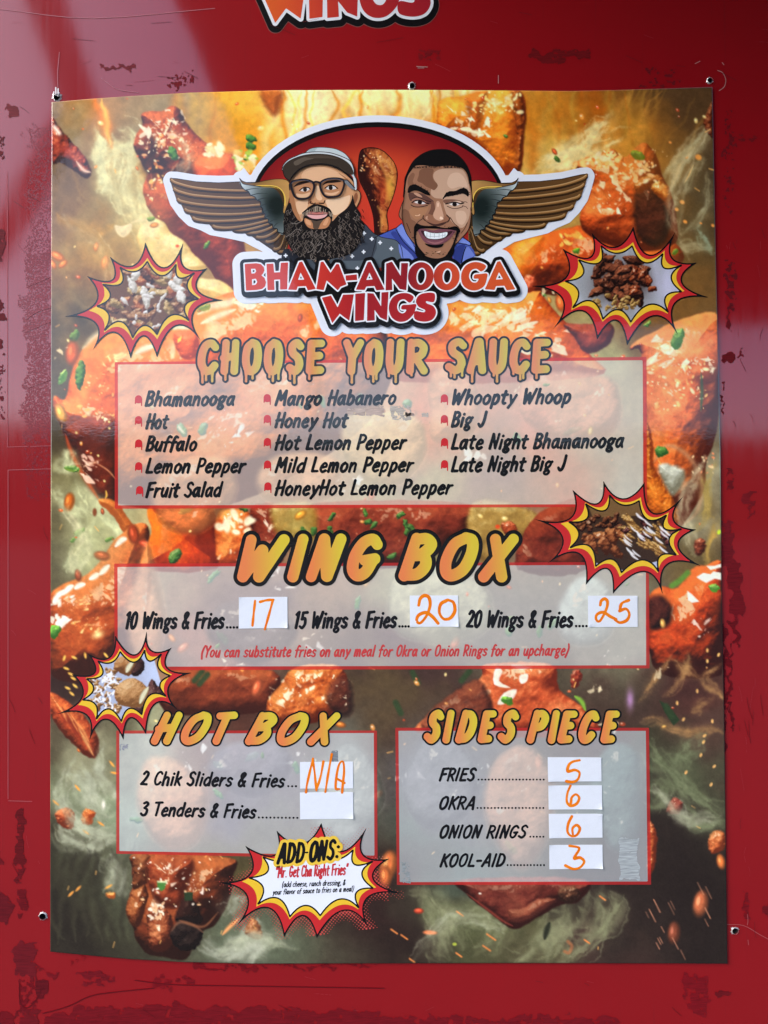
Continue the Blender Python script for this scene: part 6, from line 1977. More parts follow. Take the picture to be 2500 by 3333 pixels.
def wing(fm, name):
    def T(p): return fm(C1(p))
    a = Acc()
    h = LH + .16 * MM
    a.poly(T([(545, 490), (700, 488), (870, 482), (870, 830), (690, 640)]), (60, 44, 30), h)
    for i in range(len(FE) - 1, -1, -1):
        e = [tuple(q) for q in cr(FE[i], 5)]
        h += .006 * MM
        pts = T(e + [(870, 700), (870, 482)] + UP)
        sh = .92 - .018 * i
        x0, x1 = T([(75, 0)])[0][0], T([(700, 0)])[0][0]
        def col(x, y, sh=sh, x0=x0, x1=x1):
            u = np.clip((x - x0) / (x1 - x0), 0, 1)[:, None]
            return (np.array([118, 80, 42.]) * (1 - u) + np.array([84, 56, 28.]) * u) * sh
        a.poly(pts, col, h)
        n_ = len(e)
        for off, r_, c_ in ((-9, 4.5, (58, 38, 18)), (-22, 10, (158, 108, 56)), (-25, 6, (186, 136, 80)), (-27, 2.6, (214, 172, 118))):
            band = [(q[0] + 3, q[1] + off + 5 * (k / n_), r_ * .4822 * (1 - .45 * k / n_)) for k, q in enumerate(e)][3:]
            h += .006 * MM
            a.line(T(band), 0, np.array(c_) * sh, h)
        h += .006 * MM
        a.line(T([(q[0], q[1], 2.4 * .4822) for q in e]), 0, (34, 24, 18), h)
    a.line(T([(q[0], q[1], 2.2 * .4822) for q in UP[1:]]), 0, (34, 24, 18), h)
    # pale coverts
    h += .01 * MM
    cov = [(545, 490), (556, 520), (580, 545), (600, 552), (618, 580), (645, 590), (660, 612), (684, 622), (684, 650), (698, 672), (695, 690), (715, 705), (712, 728), (735, 742), (738, 765), (762, 775), (768, 798), (795, 805), (800, 826), (838, 838), (850, 700), (825, 600), (800, 555), (760, 528), (690, 515), (620, 505)]
    cx0, cy0 = T([(790, 650)])[0]
    q0 = T([(560, 500)])[0]
    def ccol(x, y):
        d = np.hypot(x - cx0, (y - cy0) * .8) / 105
        u = np.clip(1.18 - d, 0, 1)[:, None]
        return np.array([196, 206, 206.]) * (1 - u) + np.array([22, 32, 30.]) * u
    X_, Y_ = grid(min(p[0] for p in T(cov)) - 4, min(p[1] for p in T(cov)) - 4, max(p[0] for p in T(cov)) + 4, max(p[1] for p in T(cov)) + 4, 1.8)
    a.field(X_, Y_, poly_sdf(X_, Y_, [cr(T(cov), 4, True)]), 0, ccol, h, run=3)
    h += .01 * MM
    a.line(T([(q[0], q[1], 1.6) for q in cr(cov[:20], 4)]), 0, (22, 24, 24), h)
    for p, q in (((580, 545), (700, 540)), ((618, 580), (740, 568)), ((660, 612), (760, 600)), ((684, 650), (775, 640)), ((695, 690), (785, 680)), ((712, 728), (795, 715)), ((738, 765), (805, 740)), ((768, 798), (815, 760))):
        h += .004 * MM
        a.line(T([(p[0], p[1], 1.5), ((p[0] + q[0]) / 2, (p[1] + q[1]) / 2 - 8, 1.1), (q[0], q[1], .4)]), 0, (40, 48, 48), h, 4)
    # gold leading edge
    h += .01 * MM
    gold = [(542, 464), (560, 482), (600, 495), (650, 494), (720, 480), (790, 470), (850, 474), (880, 500), (884, 560), (868, 640), (850, 700), (836, 690), (842, 620), (834, 570), (806, 535), (765, 522), (700, 520), (640, 515), (590, 508), (560, 498)]
    a.poly(T(gold), ramp([(T([(560, 0)])[0][0], (96, 66, 34)), (T([(880, 0)])[0][0], (196, 148, 84))] if T([(560, 0)])[0][0] < T([(880, 0)])[0][0] else [(T([(880, 0)])[0][0], (196, 148, 84)), (T([(560, 0)])[0][0], (96, 66, 34))]), h, 4)
    h += .006 * MM
    a.poly(T([(650, 512), (760, 512), (815, 530), (850, 580), (852, 650), (842, 640), (840, 585), (808, 540), (760, 526), (700, 524)]), (226, 186, 82), h, 3)
    h += .006 * MM
    a.line(T([(q[0], q[1], 1.0) for q in cr(gold, 4, True)]), 0, (30, 22, 16), h, closed=True)
    return a.build(name, logo)


wing(lambda p: p, 'feathered_wing')
wing(mir, 'feathered_wing')

# drumstick between the two portraits
dst = C1([(1355, 290), (1400, 262), (1470, 265), (1530, 300), (1580, 360), (1602, 430), (1592, 520), (1562, 620), (1532, 700), (1540, 780), (1535, 830), (1500, 868), (1458, 850), (1450, 780), (1440, 700), (1400, 580), (1352, 480), (1342, 400)])
dc = Canvas(1150, 470, 1310, 800, 1.6, 77)
dc.A[:] = (60, 24, 16)
dc.blob(dst, (44, 14, 12), (138, 58, 30), (205, 120, 56), 46, .8, 16, .25, seed=5, light_dir=(.7, -.45, .5))
for p in (C1([(1480, 290), (1500, 350), (1560, 380), (1580, 430)]), C1([(1470, 330), (1520, 420), (1530, 520), (1500, 600)]), C1([(1540, 420), (1560, 470), (1540, 560), (1510, 640)]), C1([(1480, 640), (1500, 720), (1500, 820)])):
    dc.stroke(p, 8, (226, 158, 78), .6, 1.2, warp=4, seed=int(p[0][0]))
dc.glow(*C1([(1555, 540)])[0], 16, 44, (240, 190, 70), .75)
dc.glow(*C1([(1510, 560)])[0], 16, 44, (190, 50, 26), .5)
dc.specks(1175, 495, 1240, 560, 26, 2.0, [(250, 214, 160), (230, 150, 90)], 6)
dc.specks(1170, 540, 1290, 760, 34, 1.4, [(235, 160, 100)], 7)
a = Acc()
X, Y = grid(1155, 475, 1305, 795, 1.5)
Fd = poly_sdf(X, Y, [cr(dst, 5, True)])
a.field(X, Y, Fd, 2.2, (34, 12, 10), LH + .2 * MM)
a.field(X, Y, Fd, 0, lambda x, y: dc.sample(x, y), LH + .25 * MM, run=1)
a.build('drumstick', logo)


class Ink:
    """flat inked shapes stacked in drawing order, each a hair above the last"""
    def __init__(self, k, s, h):
        self.k, self.s, self.h, self.a = k, s, h, Acc()

    def f(self, col, pts, sm=4):
        self.h += .004 * MM
        self.a.poly(self.k(pts), col, self.h, sm)
        return self

    def l(self, col, r, pts, sm=4, closed=False):
        self.h += .004 * MM
        p = [(q[0], q[1], (q[2] if len(q) > 2 else r) * self.s) for q in self.k([t[:2] for t in pts])] if False else None
        P = []
        for t in pts:
            (x, y), = self.k([t[:2]])
            P.append((x, y, (t[2] if len(t) > 2 else r) * self.s))
        self.a.line(P, 0, col, self.h, sm, closed, st=1.1)
        return self


# ---- bearded man with cap and glasses
K3P = at((880, 460), .20494)
i = Ink(K3P, .20494, LH + .6 * MM)
def c1k(p): return [((q[0] * .4822 + 520 - 880) / .20494, (q[1] * .4822 + 360 - 460) / .20494) for q in p]
i.f((30, 32, 40), [(190, 1800), (300, 1720), (520, 1850), (1100, 1850), (1400, 1700), (1480, 1900), (1450, 2200), (300, 2200)], 2)
i.f((86, 96, 104), c1k([(1366, 752), (1440, 830), (1500, 862), (1590, 880), (1628, 925), (1642, 1000), (1640, 1040), (1380, 1080), (1240, 1070), (1110, 1065), (1170, 1000), (1300, 930), (1380, 800)]), 2)
i.f((62, 68, 78), c1k([(1366, 752), (1385, 840), (1330, 940), (1200, 1005), (1260, 1020), (1440, 1000), (1465, 868), (1440, 830)]), 2)
i.f((44, 48, 58), c1k([(1385, 850), (1335, 945), (1210, 1004), (1250, 960)]), 2)
i.l((22, 22, 26), 5, c1k([(1366, 752), (1440, 830), (1500, 862), (1590, 880), (1628, 925), (1642, 1000)]))
i.l((22, 22, 26), 4, c1k([(1465, 865), (1448, 930), (1430, 1000)]))
i.f((70, 78, 88), [(560, 1850), (640, 1860), (740, 2010), (700, 2060), (600, 1960)], 0)
i.f((190, 136, 96), [(690, 1880), (960, 1870), (860, 1980), (780, 2010)], 0)
for p in c1k([(1380, 835), (1432, 873), (1488, 898), (1563, 938), (1377, 960), (1300, 990), (1335, 1070), (853, 985)]):
    for dx, dy in ((0, -22), (0, 22), (-22, 0), (22, 0)):
        i.l((232, 236, 242), 11, [p, (p[0] + dx, p[1] + dy)], 0)
i.f((196, 140, 98), [(1300, 800), (1375, 785), (1428, 840), (1425, 950), (1365, 1085), (1310, 1010)])
i.l((44, 26, 20), 6, [(1310, 800), (1375, 785), (1430, 840), (1427, 950), (1365, 1085)])
i.f((138, 86, 58), [(1340, 860), (1380, 840), (1390, 920), (1350, 1010), (1330, 950)])
i.f((206, 152, 110), [(318, 700), (350, 590), (450, 490), (560, 415), (720, 380), (900, 385), (1080, 440), (1200, 530), (1300, 610), (1330, 760), (1315, 900), (1285, 1050), (1150, 1250), (1000, 1450), (750, 1500), (550, 1450), (420, 1300), (345, 1120), (306, 900)])
i.f((172, 116, 78), [(318, 690), (345, 640), (350, 760), (380, 900), (420, 1080), (490, 1260), (520, 1330), (430, 1290), (345, 1120), (306, 900)])
i.f((226, 178, 138), [(500, 560), (560, 480), (700, 430), (900, 440), (1080, 515), (1220, 600), (1000, 605), (850, 645), (650, 650), (520, 620)])
i.f((228, 184, 146), [(420, 980), (520, 960), (610, 960), (600, 1040), (560, 1130), (470, 1180), (420, 1080)])
i.f((236, 198, 162), [(890, 950), (1050, 930), (1180, 900), (1270, 880), (1250, 1010), (1180, 1110), (1040, 1190), (950, 1130), (905, 1040)])
i.f((170, 116, 80), [(1080, 520), (1200, 590), (1290, 680), (1300, 740), (1220, 640)])
i.f((150, 98, 68), [(640, 800), (690, 720), (740, 705), (700, 830), (660, 920), (640, 990), (600, 1010)])
i.f((232, 190, 152), [(730, 740), (780, 740), (800, 860), (830, 930), (790, 960), (740, 930), (720, 840)])
i.f((168, 112, 76), [(640, 950), (690, 1000), (760, 990), (840, 985), (870, 950), (860, 1010), (780, 1020), (700, 1015), (640, 1010)])
i.l((52, 30, 22), 9, [(650, 975), (640, 1000), (690, 1012), (720, 1000)]).l((52, 30, 22), 8, [(780, 1000), (850, 1005), (872, 960)])
for pts in ([(350, 690), (420, 670), (560, 660), (690, 690), (690, 790), (640, 890), (550, 930), (440, 920), (380, 850)], [(810, 690), (900, 640), (1050, 630), (1160, 660), (1155, 760), (1100, 870), (990, 900), (880, 885), (825, 800)]):
    i.f((186, 130, 92), pts)
i.f((40, 28, 26), [(372, 745), (450, 675), (560, 650), (640, 665), (560, 690), (470, 715)]).f((40, 28, 26), [(830, 720), (900, 655), (1050, 635), (1130, 660), (1000, 680), (900, 690)])
i.f((224, 180, 142), [(420, 850), (520, 860), (640, 830), (600, 900), (520, 915), (440, 900)]).f((224, 180, 142), [(870, 830), (980, 840), (1100, 810), (1050, 860), (980, 880), (890, 860)])
i.f((214, 206, 200), [(480, 795), (540, 755), (610, 760), (625, 780), (590, 812), (530, 818)]).f((214, 206, 200), [(885, 760), (940, 725), (1000, 728), (1050, 765), (1000, 785), (930, 790)])
i.l((34, 24, 22), 30, [(556, 775), (557, 790)], 0).l((34, 24, 22), 31, [(962, 748), (963, 762)], 0)
i.l((34, 22, 20), 8, [(470, 800), (540, 752), (610, 756), (640, 780)]).l((34, 22, 20), 8, [(870, 765), (940, 720), (1010, 722), (1075, 768)])
i.f((26, 22, 22), [(240, 1120), (290, 1010), (330, 1005), (360, 1120), (440, 1260), (510, 1290), (535, 1190), (505, 1160), (560, 1110), (630, 1050), (720, 1015), (840, 1035), (940, 1085), (995, 1180), (985, 1290), (1080, 1190), (1220, 1080), (1290, 960), (1310, 870), (1345, 1020), (1400, 1110), (1440, 1180), (1420, 1240), (1495, 1330), (1480, 1450), (1440, 1560), (1380, 1690), (1280, 1800), (1100, 1860), (900, 1890), (700, 1900), (500, 1860), (360, 1765), (290, 1640), (230, 1500), (215, 1300), (228, 1180)], 3)
i.f((190, 128, 88), [(556, 1240), (640, 1270), (740, 1285), (840, 1270), (930, 1215), (962, 1285), (900, 1390), (760, 1410), (625, 1395), (555, 1310)])
i.f((216, 160, 118), [(575, 1255), (640, 1290), (650, 1350), (600, 1340), (565, 1300)]).f((216, 160, 118), [(900, 1240), (930, 1260), (890, 1350), (840, 1340), (870, 1280)])
i.f((84, 68, 56), [(650, 1265), (740, 1285), (840, 1265), (800, 1330), (760, 1410), (690, 1400), (680, 1330)])
i.f((190, 112, 104), [(556, 1170), (650, 1135), (740, 1150), (830, 1135), (930, 1165), (840, 1180), (740, 1185), (640, 1180)])
i.f((226, 168, 164), [(580, 1180), (740, 1188), (905, 1172), (860, 1228), (750, 1252), (650, 1235)])
i.l((70, 36, 36), 5, [(565, 1174), (650, 1180), (740, 1186), (830, 1180), (925, 1166)])
hr_ = np.random.default_rng(8)
for k in range(42):
    x = 520 + 460 * hr_.random()
    y0 = 1040 + 110 * abs((x - 750) / 230) ** 1.3
    i.l((168, 150, 130) if k % 3 else (92, 76, 64), 4.5, [(x, y0 + 10), (x + (x - 750) * .06 + 6 * hr_.normal(), y0 + 45), (x + (x - 750) * .12, y0 + 85 + 12 * hr_.random())])
BP = [(250, 1130), (330, 1060), (400, 1230), (520, 1340), (600, 1410), (760, 1430), (900, 1410), (1010, 1280), (1240, 1110), (1330, 1060), (1420, 1200), (1470, 1360), (1440, 1520), (1370, 1680), (1270, 1780), (1100, 1840), (900, 1870), (700, 1880), (500, 1840), (380, 1750), (300, 1640), (245, 1480), (235, 1300)]
cnt = 0
for k in range(900):
    x, y = 230 + 1250 * hr_.random(), 1060 + 820 * hr_.random()
    if not in_poly(x, y, BP):
        continue
    cnt += 1
    if cnt > 240:
        break
    dx = (x - 800) * .05
    L = 60 + 50 * hr_.random()
    w_ = 12 + 8 * hr_.random()
    pts = [(x + dx * t / 4 + w_ * math.sin(t * 1.9 + k), y + L * t / 4) for t in range(5)]
    b_ = hr_.random()
    i.l((84 + 44 * b_, 74 + 42 * b_, 66 + 42 * b_), 2.5 + 1.2 * b_, pts, 3)
for p in ([(650, 1620), (700, 1680), (660, 1760), (600, 1790)], [(800, 1600), (760, 1680), (830, 1640), (800, 1740), (750, 1790)], [(340, 1320), (420, 1330), (510, 1290)], [(250, 1540), (330, 1500), (420, 1420), (500, 1440)], [(640, 1820), (660, 1890), (740, 1905)], [(860, 1480), (900, 1520), (840, 1560), (880, 1600)]):
    i.l((140, 130, 122), 3.4, p)
for k in range(50):
    t = hr_.random()
    side = k % 2
    x, y = (225 + 60 * hr_.random(), 1100 + 600 * t) if side else (1395 + 80 * hr_.random(), 1100 + 500 * t)
    i.l((26, 22, 22), 5, [(x, y), (x + (-14 if side else 16), y + 18), (x + (-20 if side else 22), y + 44)])
# cap
i.f((26, 22, 22), [(300, 690), (330, 590), (440, 475), (560, 415), (720, 378), (900, 380), (1080, 432), (1210, 525), (1310, 610), (1345, 720), (1300, 650), (1190, 545), (1070, 470), (900, 410), (720, 405), (570, 440), (450, 510), (350, 620)], 3)
i.f((196, 206, 208), [(555, 215), (640, 150), (760, 127), (900, 130), (1050, 155), (1180, 220), (1255, 300), (1275, 350), (1180, 300), (1040, 245), (900, 215), (760, 204), (640, 208)])
i.f((168, 182, 186), [(600, 195), (660, 150), (760, 130), (720, 170), (720, 202)], 2)
i.l((60, 58, 58), 5, [(555, 215), (640, 150), (760, 127), (900, 130), (1050, 155), (1180, 220), (1255, 300), (1280, 350)])
i.f((206, 212, 216), [(193, 490), (213, 410), (290, 325), (420, 262), (560, 213), (760, 198), (950, 212), (1130, 268), (1275, 345), (1330, 470), (1335, 560), (1372, 640), (1378, 770), (1345, 795), (1330, 660), (1290, 560), (1120, 420), (800, 280), (500, 300), (280, 400)], 3)
i.l((40, 36, 36), 6, [(193, 490), (213, 410), (290, 325), (420, 262), (560, 213), (760, 198), (950, 212), (1130, 268), (1275, 345), (1330, 470), (1335, 560), (1372, 640), (1380, 770)])
i.f((58, 48, 40), [(205, 490), (225, 410), (310, 335), (430, 280), (580, 240), (760, 226), (940, 240), (1110, 290), (1240, 370), (1310, 470), (1318, 560), (1200, 522), (1080, 438), (900, 385), (700, 385), (550, 420), (430, 490), (350, 580), (305, 650), (240, 590)])
i.f((96, 84, 72), [(390, 350), (560, 280), (700, 300), (560, 340), (460, 400), (400, 410)]).f((76, 64, 54), [(560, 280), (760, 250), (940, 262), (1080, 310), (900, 300), (700, 300)])
i.l((24, 20, 20), 7, [(205, 490), (240, 590), (300, 650)])
# glasses
i.l((34, 31, 38), 17, [(338, 700), (400, 655), (560, 637), (680, 680), (700, 775), (650, 895), (560, 940), (435, 930), (372, 860)], 4, True)
i.l((34, 31, 38), 17, [(803, 690), (900, 632), (1050, 617), (1170, 650), (1168, 760), (1108, 880), (990, 912), (875, 896), (812, 800)], 4, True)
i.l((34, 31, 38), 16, [(680, 685), (740, 672), (805, 690)]).l((92, 92, 104), 4, [(346, 700), (400, 664), (560, 646), (672, 686)]).l((92, 92, 104), 4, [(812, 690), (900, 641), (1050, 626), (1160, 655)])
i.f((120, 124, 130), [(1180, 640), (1230, 645), (1345, 770), (1335, 800), (1270, 770), (1190, 690)], 0).l((28, 26, 30), 7, [(1180, 640), (1230, 645), (1345, 770)], 0)
i.l((34, 31, 38), 10, [(330, 690), (312, 720), (320, 800)])
i.a.build('printed_portrait', logo)['label'] = 'bearded man in a grey cap and black glasses'

# ---- smiling man with short hair and goatee
K4P = at((1260, 470), .20494)
i = Ink(K4P, .20494, LH + .6 * MM)
i.f((70, 88, 168), [(-200, 1500), (-60, 1430), (100, 1360), (150, 1340), (230, 1270), (300, 1400), (430, 1600), (540, 1800), (560, 1900), (150, 1900), (150, 1650), (20, 1560)], 2)
i.f((120, 140, 214), [(160, 1345), (230, 1285), (300, 1420), (360, 1520), (450, 1680), (430, 1700), (300, 1560), (200, 1440)], 2).f((52, 64, 136), [(60, 1420), (140, 1400), (260, 1560), (420, 1720), (500, 1830), (430, 1840), (250, 1660), (110, 1500)], 2)
i.f((112, 130, 204), [(180, 1600), (260, 1650), (380, 1760), (420, 1850), (240, 1850)], 2)
i.f((70, 88, 168), [(1040, 1680), (1120, 1560), (1200, 1490), (1320, 1580), (1310, 1620), (1400, 1780), (1190, 1910), (1040, 1830)], 2).f((120, 140, 214), [(1180, 1500), (1318, 1580), (1300, 1615), (1240, 1590), (1130, 1580)], 2).f((108, 126, 200), [(1230, 1660), (1290, 1640), (1390, 1780), (1190, 1900)], 0)
i.f((46, 58, 126), [(1060, 1700), (1140, 1620), (1240, 1610), (1200, 1760), (1170, 1900), (1060, 1840)], 2)
i.l((20, 20, 30), 6, [(-200, 1500), (-60, 1430), (100, 1360), (150, 1340), (230, 1270)]).l((20, 20, 30), 6, [(1200, 1490), (1320, 1580), (1310, 1620), (1240, 1600), (1120, 1580)]).l((20, 20, 30), 7, [(1250, 1640), (1210, 1750), (1180, 1890)]).l((20, 20, 30), 6, [(140, 1370), (260, 1560), (420, 1720), (520, 1830)])
i.f((148, 102, 78), [(268, 895), (215, 1020), (188, 1140), (228, 1212), (260, 1180)]).l((40, 26, 22), 6, [(268, 895), (215, 1020), (188, 1140), (228, 1212)])
i.f((14, 13, 14), [(268, 900), (270, 640), (280, 550), (330, 430), (400, 300), (520, 190), (680, 115), (860, 95), (1000, 112), (1130, 190), (1240, 310), (1300, 430), (1335, 560), (1348, 800), (1340, 950), (1000, 700), (500, 700)], 3)
FACE = [(262, 920), (285, 760), (300, 640), (330, 520), (390, 430), (450, 365), (560, 352), (680, 368), (800, 374), (930, 362), (1080, 372), (1200, 405), (1270, 500), (1300, 640), (1335, 780), (1342, 950), (1330, 1150), (1290, 1370), (1170, 1520), (1060, 1640), (960, 1800), (800, 1856), (650, 1836), (520, 1760), (430, 1600), (300, 1420), (240, 1200), (243, 1040)]
i.f((158, 112, 86), FACE, 3)
i.f((196, 158, 132), [(745, 470), (860, 410), (1080, 400), (1200, 430), (1270, 560), (1310, 760), (1320, 1000), (1290, 1200), (1200, 1340), (1080, 1300), (960, 1160), (900, 1000), (880, 890), (760, 870), (690, 800), (720, 690), (800, 660), (740, 570)], 3)
i.f((212, 176, 150), [(1000, 500), (1130, 470), (1230, 560), (1270, 700), (1150, 690), (1020, 720), (950, 640)], 4).f((212, 176, 150), [(1090, 1090), (1220, 1080), (1260, 1180), (1200, 1290), (1110, 1250)], 4)
i.f((124, 84, 64), [(520, 430), (620, 400), (735, 420), (720, 520), (750, 600), (805, 670), (750, 745), (690, 720), (620, 690), (560, 640), (480, 600), (500, 520)], 3).f((134, 92, 70), [(330, 560), (400, 470), (440, 500), (410, 600), (420, 650), (340, 680)], 3)
i.f((172, 122, 88), [(350, 1060), (450, 1010), (600, 1030), (660, 1000), (620, 1100), (540, 1180), (460, 1210), (380, 1140)], 4).f((226, 184, 150), [(440, 1140), (480, 1145), (525, 1125), (510, 1150), (460, 1155)], 3)
i.f((132, 90, 68), [(250, 1050), (340, 1080), (380, 1200), (460, 1260), (430, 1400), (440, 1560), (330, 1430), (250, 1230)], 3)
i.l((74, 46, 36), 7, [(310, 1270), (340, 1340), (370, 1420)]).l((90, 58, 44), 6, [(1270, 1260), (1230, 1350), (1170, 1430)])
# eye sockets
i.f((96, 64, 56), [(345, 790), (430, 790), (560, 800), (690, 880), (740, 930), (660, 970), (560, 910), (470, 880), (380, 920), (345, 860)], 3).f((196, 150, 124), [(420, 790), (500, 800), (560, 860), (480, 840)], 3)
i.f((158, 110, 90), [(390, 900), (480, 860), (580, 900), (640, 960), (560, 1000), (440, 990)], 3)
i.f((126, 88, 72), [(890, 900), (1000, 890), (1120, 900), (1240, 940), (1130, 930), (1000, 930), (920, 960)], 3).f((216, 180, 156), [(1030, 930), (1120, 915), (1190, 945), (1080, 950)], 3)
i.f((222, 216, 214), [(430, 938), (510, 915), (610, 955), (540, 968)], 3).f((222, 216, 214), [(985, 972), (1060, 948), (1150, 965), (1080, 995)], 3)
i.l((28, 20, 20), 30, [(515, 938), (525, 940)], 0).l((28, 20, 20), 32, [(1064, 970), (1074, 971)], 0)
i.l((34, 22, 22), 9, [(395, 945), (440, 915), (530, 908), (620, 950), (660, 965)]).l((34, 22, 22), 9, [(930, 965), (1000, 945), (1080, 935), (1160, 960), (1210, 950)])
i.l((60, 38, 34), 7, [(380, 980), (440, 1010), (540, 1010), (640, 985)]).l((80, 52, 42), 6, [(950, 1000), (1040, 1035), (1130, 1030), (1200, 1005)]).l((84, 56, 46), 5, [(1180, 940), (1240, 930), (1270, 945)]).l((84, 56, 46), 5, [(1190, 990), (1250, 1010), (1275, 1040)]).l((60, 38, 34), 7, [(400, 880), (480, 858), (600, 905), (700, 930)])
i.f((118, 78, 62), [(700, 930), (740, 940), (760, 1060), (720, 1140), (650, 1130), (690, 1040)], 3)
i.f((206, 160, 132), [(780, 930), (830, 930), (870, 1050), (895, 1170), (850, 1230), (760, 1200), (730, 1130), (765, 1040)], 3).f((240, 206, 178), [(800, 950), (815, 950), (812, 1010), (800, 1005)], 2).f((240, 206, 178), [(830, 1190), (855, 1160), (895, 1205), (850, 1210)], 2)
i.f((150, 102, 78), [(570, 1170), (640, 1125), (720, 1150), (760, 1220), (860, 1240), (940, 1140), (990, 1190), (965, 1255), (830, 1310), (700, 1285), (600, 1230)], 3)
i.f((196, 150, 122), [(610, 1170), (645, 1155), (640, 1200), (660, 1215), (615, 1205)], 3)
i.f((74, 46, 40), [(600, 1225), (680, 1262), (770, 1285), (870, 1262), (960, 1240), (880, 1300), (770, 1318), (680, 1290)], 3)
i.l((60, 38, 32), 8, [(575, 1150), (570, 1190), (605, 1230)]).l((60, 38, 32), 9, [(945, 1140), (990, 1195), (960, 1250)])
i.l((92, 60, 48), 7, [(560, 1200), (490, 1250), (440, 1320)]).l((92, 60, 48), 7, [(1000, 1180), (1060, 1270), (1130, 1330)])
# brows
BR1 = [(325, 765), (350, 690), (430, 652), (520, 690), (600, 735), (655, 775), (685, 832), (600, 812), (500, 762), (420, 755), (345, 790)]
BR2 = [(878, 888), (930, 800), (990, 765), (1080, 758), (1160, 722), (1225, 712), (1290, 765), (1285, 850), (1230, 810), (1160, 805), (1040, 836), (940, 850)]
i.f((16, 13, 14), BR1, 3).f((16, 13, 14), BR2, 3)
for k in range(40):
    P_ = cr(BR1 if k % 2 else BR2, 4, True)
    q = P_[int(hr_.random() * len(P_))]
    i.l((16, 13, 14), 5, [q, (q[0] + (8 if k % 2 else 18) * hr_.random(), q[1] - 20 + 26 * hr_.random())], 0)
# mouth
i.f((120, 72, 82), [(485, 1355), (620, 1365), (740, 1385), (830, 1360), (950, 1370), (1085, 1370), (1040, 1460), (960, 1545), (850, 1600), (720, 1612), (600, 1572), (530, 1480)], 3)
i.f((154, 100, 104), [(620, 1545), (760, 1575), (900, 1540), (830, 1590), (720, 1596)], 3)
i.f((60, 30, 38), [(535, 1390), (640, 1405), (770, 1420), (900, 1410), (1040, 1395), (960, 1480), (860, 1525), (740, 1535), (610, 1500)], 3)
i.f((230, 236, 240), [(588, 1398), (680, 1420), (770, 1430), (860, 1425), (952, 1412), (940, 1470), (860, 1510), (740, 1522), (625, 1495)], 3)
for x in (632, 686, 752, 826, 880, 918):
    i.l((150, 160, 170), 3.4, [(x, 1420), (x - 4, 1500)], 0)
i.l((160, 168, 178), 3, [(600, 1470), (760, 1482), (940, 1456)])
i.f((14, 12, 13), [(425, 1350), (450, 1290), (480, 1275), (540, 1300), (640, 1315), (740, 1312), (850, 1335), (960, 1345), (1080, 1318), (1150, 1365), (1150, 1420), (1090, 1390), (1000, 1372), (880, 1362), (760, 1356), (640, 1352), (520, 1362), (470, 1400)], 3)
i.l((14, 12, 13), 26, [(452, 1360, 26), (440, 1450, 16), (450, 1560, 15), (480, 1660, 24), (560, 1780, 40)]).l((14, 12, 13), 26, [(1128, 1380, 26), (1100, 1470, 16), (1070, 1560, 14), (1040, 1660, 26), (980, 1780, 36)])
i.f((14, 12, 13), [(440, 1640), (500, 1690), (560, 1750), (640, 1800), (760, 1828), (880, 1812), (980, 1740), (1050, 1640), (1060, 1720), (1000, 1840), (900, 1900), (760, 1920), (560, 1900), (460, 1780)], 3)
i.f((14, 12, 13), [(596, 1592), (680, 1608), (760, 1616), (840, 1606), (895, 1595), (860, 1645), (760, 1662), (660, 1640)], 3)
i.f((216, 172, 142), [(780, 1730), (850, 1705), (830, 1735), (795, 1740)], 3)
for k in range(110):
    t = k / 110 * 6.28
    base_ = [(x, y) for x, y in ((430 + 700 * hr_.random(), 1320 + 20 * hr_.random()), (470 + 560 * hr_.random(), 1720 + 60 * hr_.random()), (440 + 10 * hr_.normal(), 1400 + 250 * hr_.random()), (1090 + 16 * hr_.normal(), 1400 + 240 * hr_.random()))][k % 4]
    i.l((14, 12, 13), 4, [base_, (base_[0] + 14 * hr_.normal(), base_[1] - 12 + 24 * hr_.random())], 0)
for k in range(60):
    x = 400 + 800 * hr_.random()
    i.l((14, 13, 14), 5, [(x, 366 + 20 * abs(x - 780) / 400), (x + 10 * hr_.normal(), 384 + 16 * hr_.random())], 0)
i.l((26, 18, 16), 6, FACE[:2][::-1] + [(262, 920), (243, 1040), (240, 1200), (300, 1420), (430, 1600)]).l((26, 18, 16), 6, [(1342, 950), (1330, 1150), (1290, 1370), (1170, 1520), (1070, 1630)])
i.a.build('printed_portrait', logo)['label'] = 'smiling man with short black hair and a goatee'

# lettering of the emblem, over the portraits
a = Acc()
Xb, Yb, Fb = letters_field(ROW1 + ROW2, 40, 1.7, (1, 6))
X0, Y0, F0 = letters_field(ROW1 + ROW2, 40, 1.7)
TOPH = LH + 1.9 * MM
a.field(Xb, Yb, np.minimum(Fb, F0 if F0.shape == Fb.shape else Fb), 15.5, (16, 15, 17), TOPH)
a.build('lettering_outline', logo)
Acc().field(X0, Y0, F0, 4.6, (232, 234, 240), TOPH + .05 * MM).build('lettering_edge', logo)
r1 = ramp([(790, (208, 66, 46)), (1050, (196, 52, 44)), (1260, (150, 34, 40)), (1330, (140, 30, 40)), (1460, (204, 74, 46)), (1690, (214, 92, 44))])
r2 = ramp([(1040, (196, 46, 40)), (1200, (156, 34, 42)), (1420, (180, 42, 46))])
for row, rc in ((ROW1, r1), (ROW2, r2)):
    for gl in row:
        Xg, Yg, Fg = letters_field([gl], 6, 1.6)
        Acc().field(Xg, Yg, Fg, 0, rc, TOPH + .1 * MM, run=5).build('letter', logo)

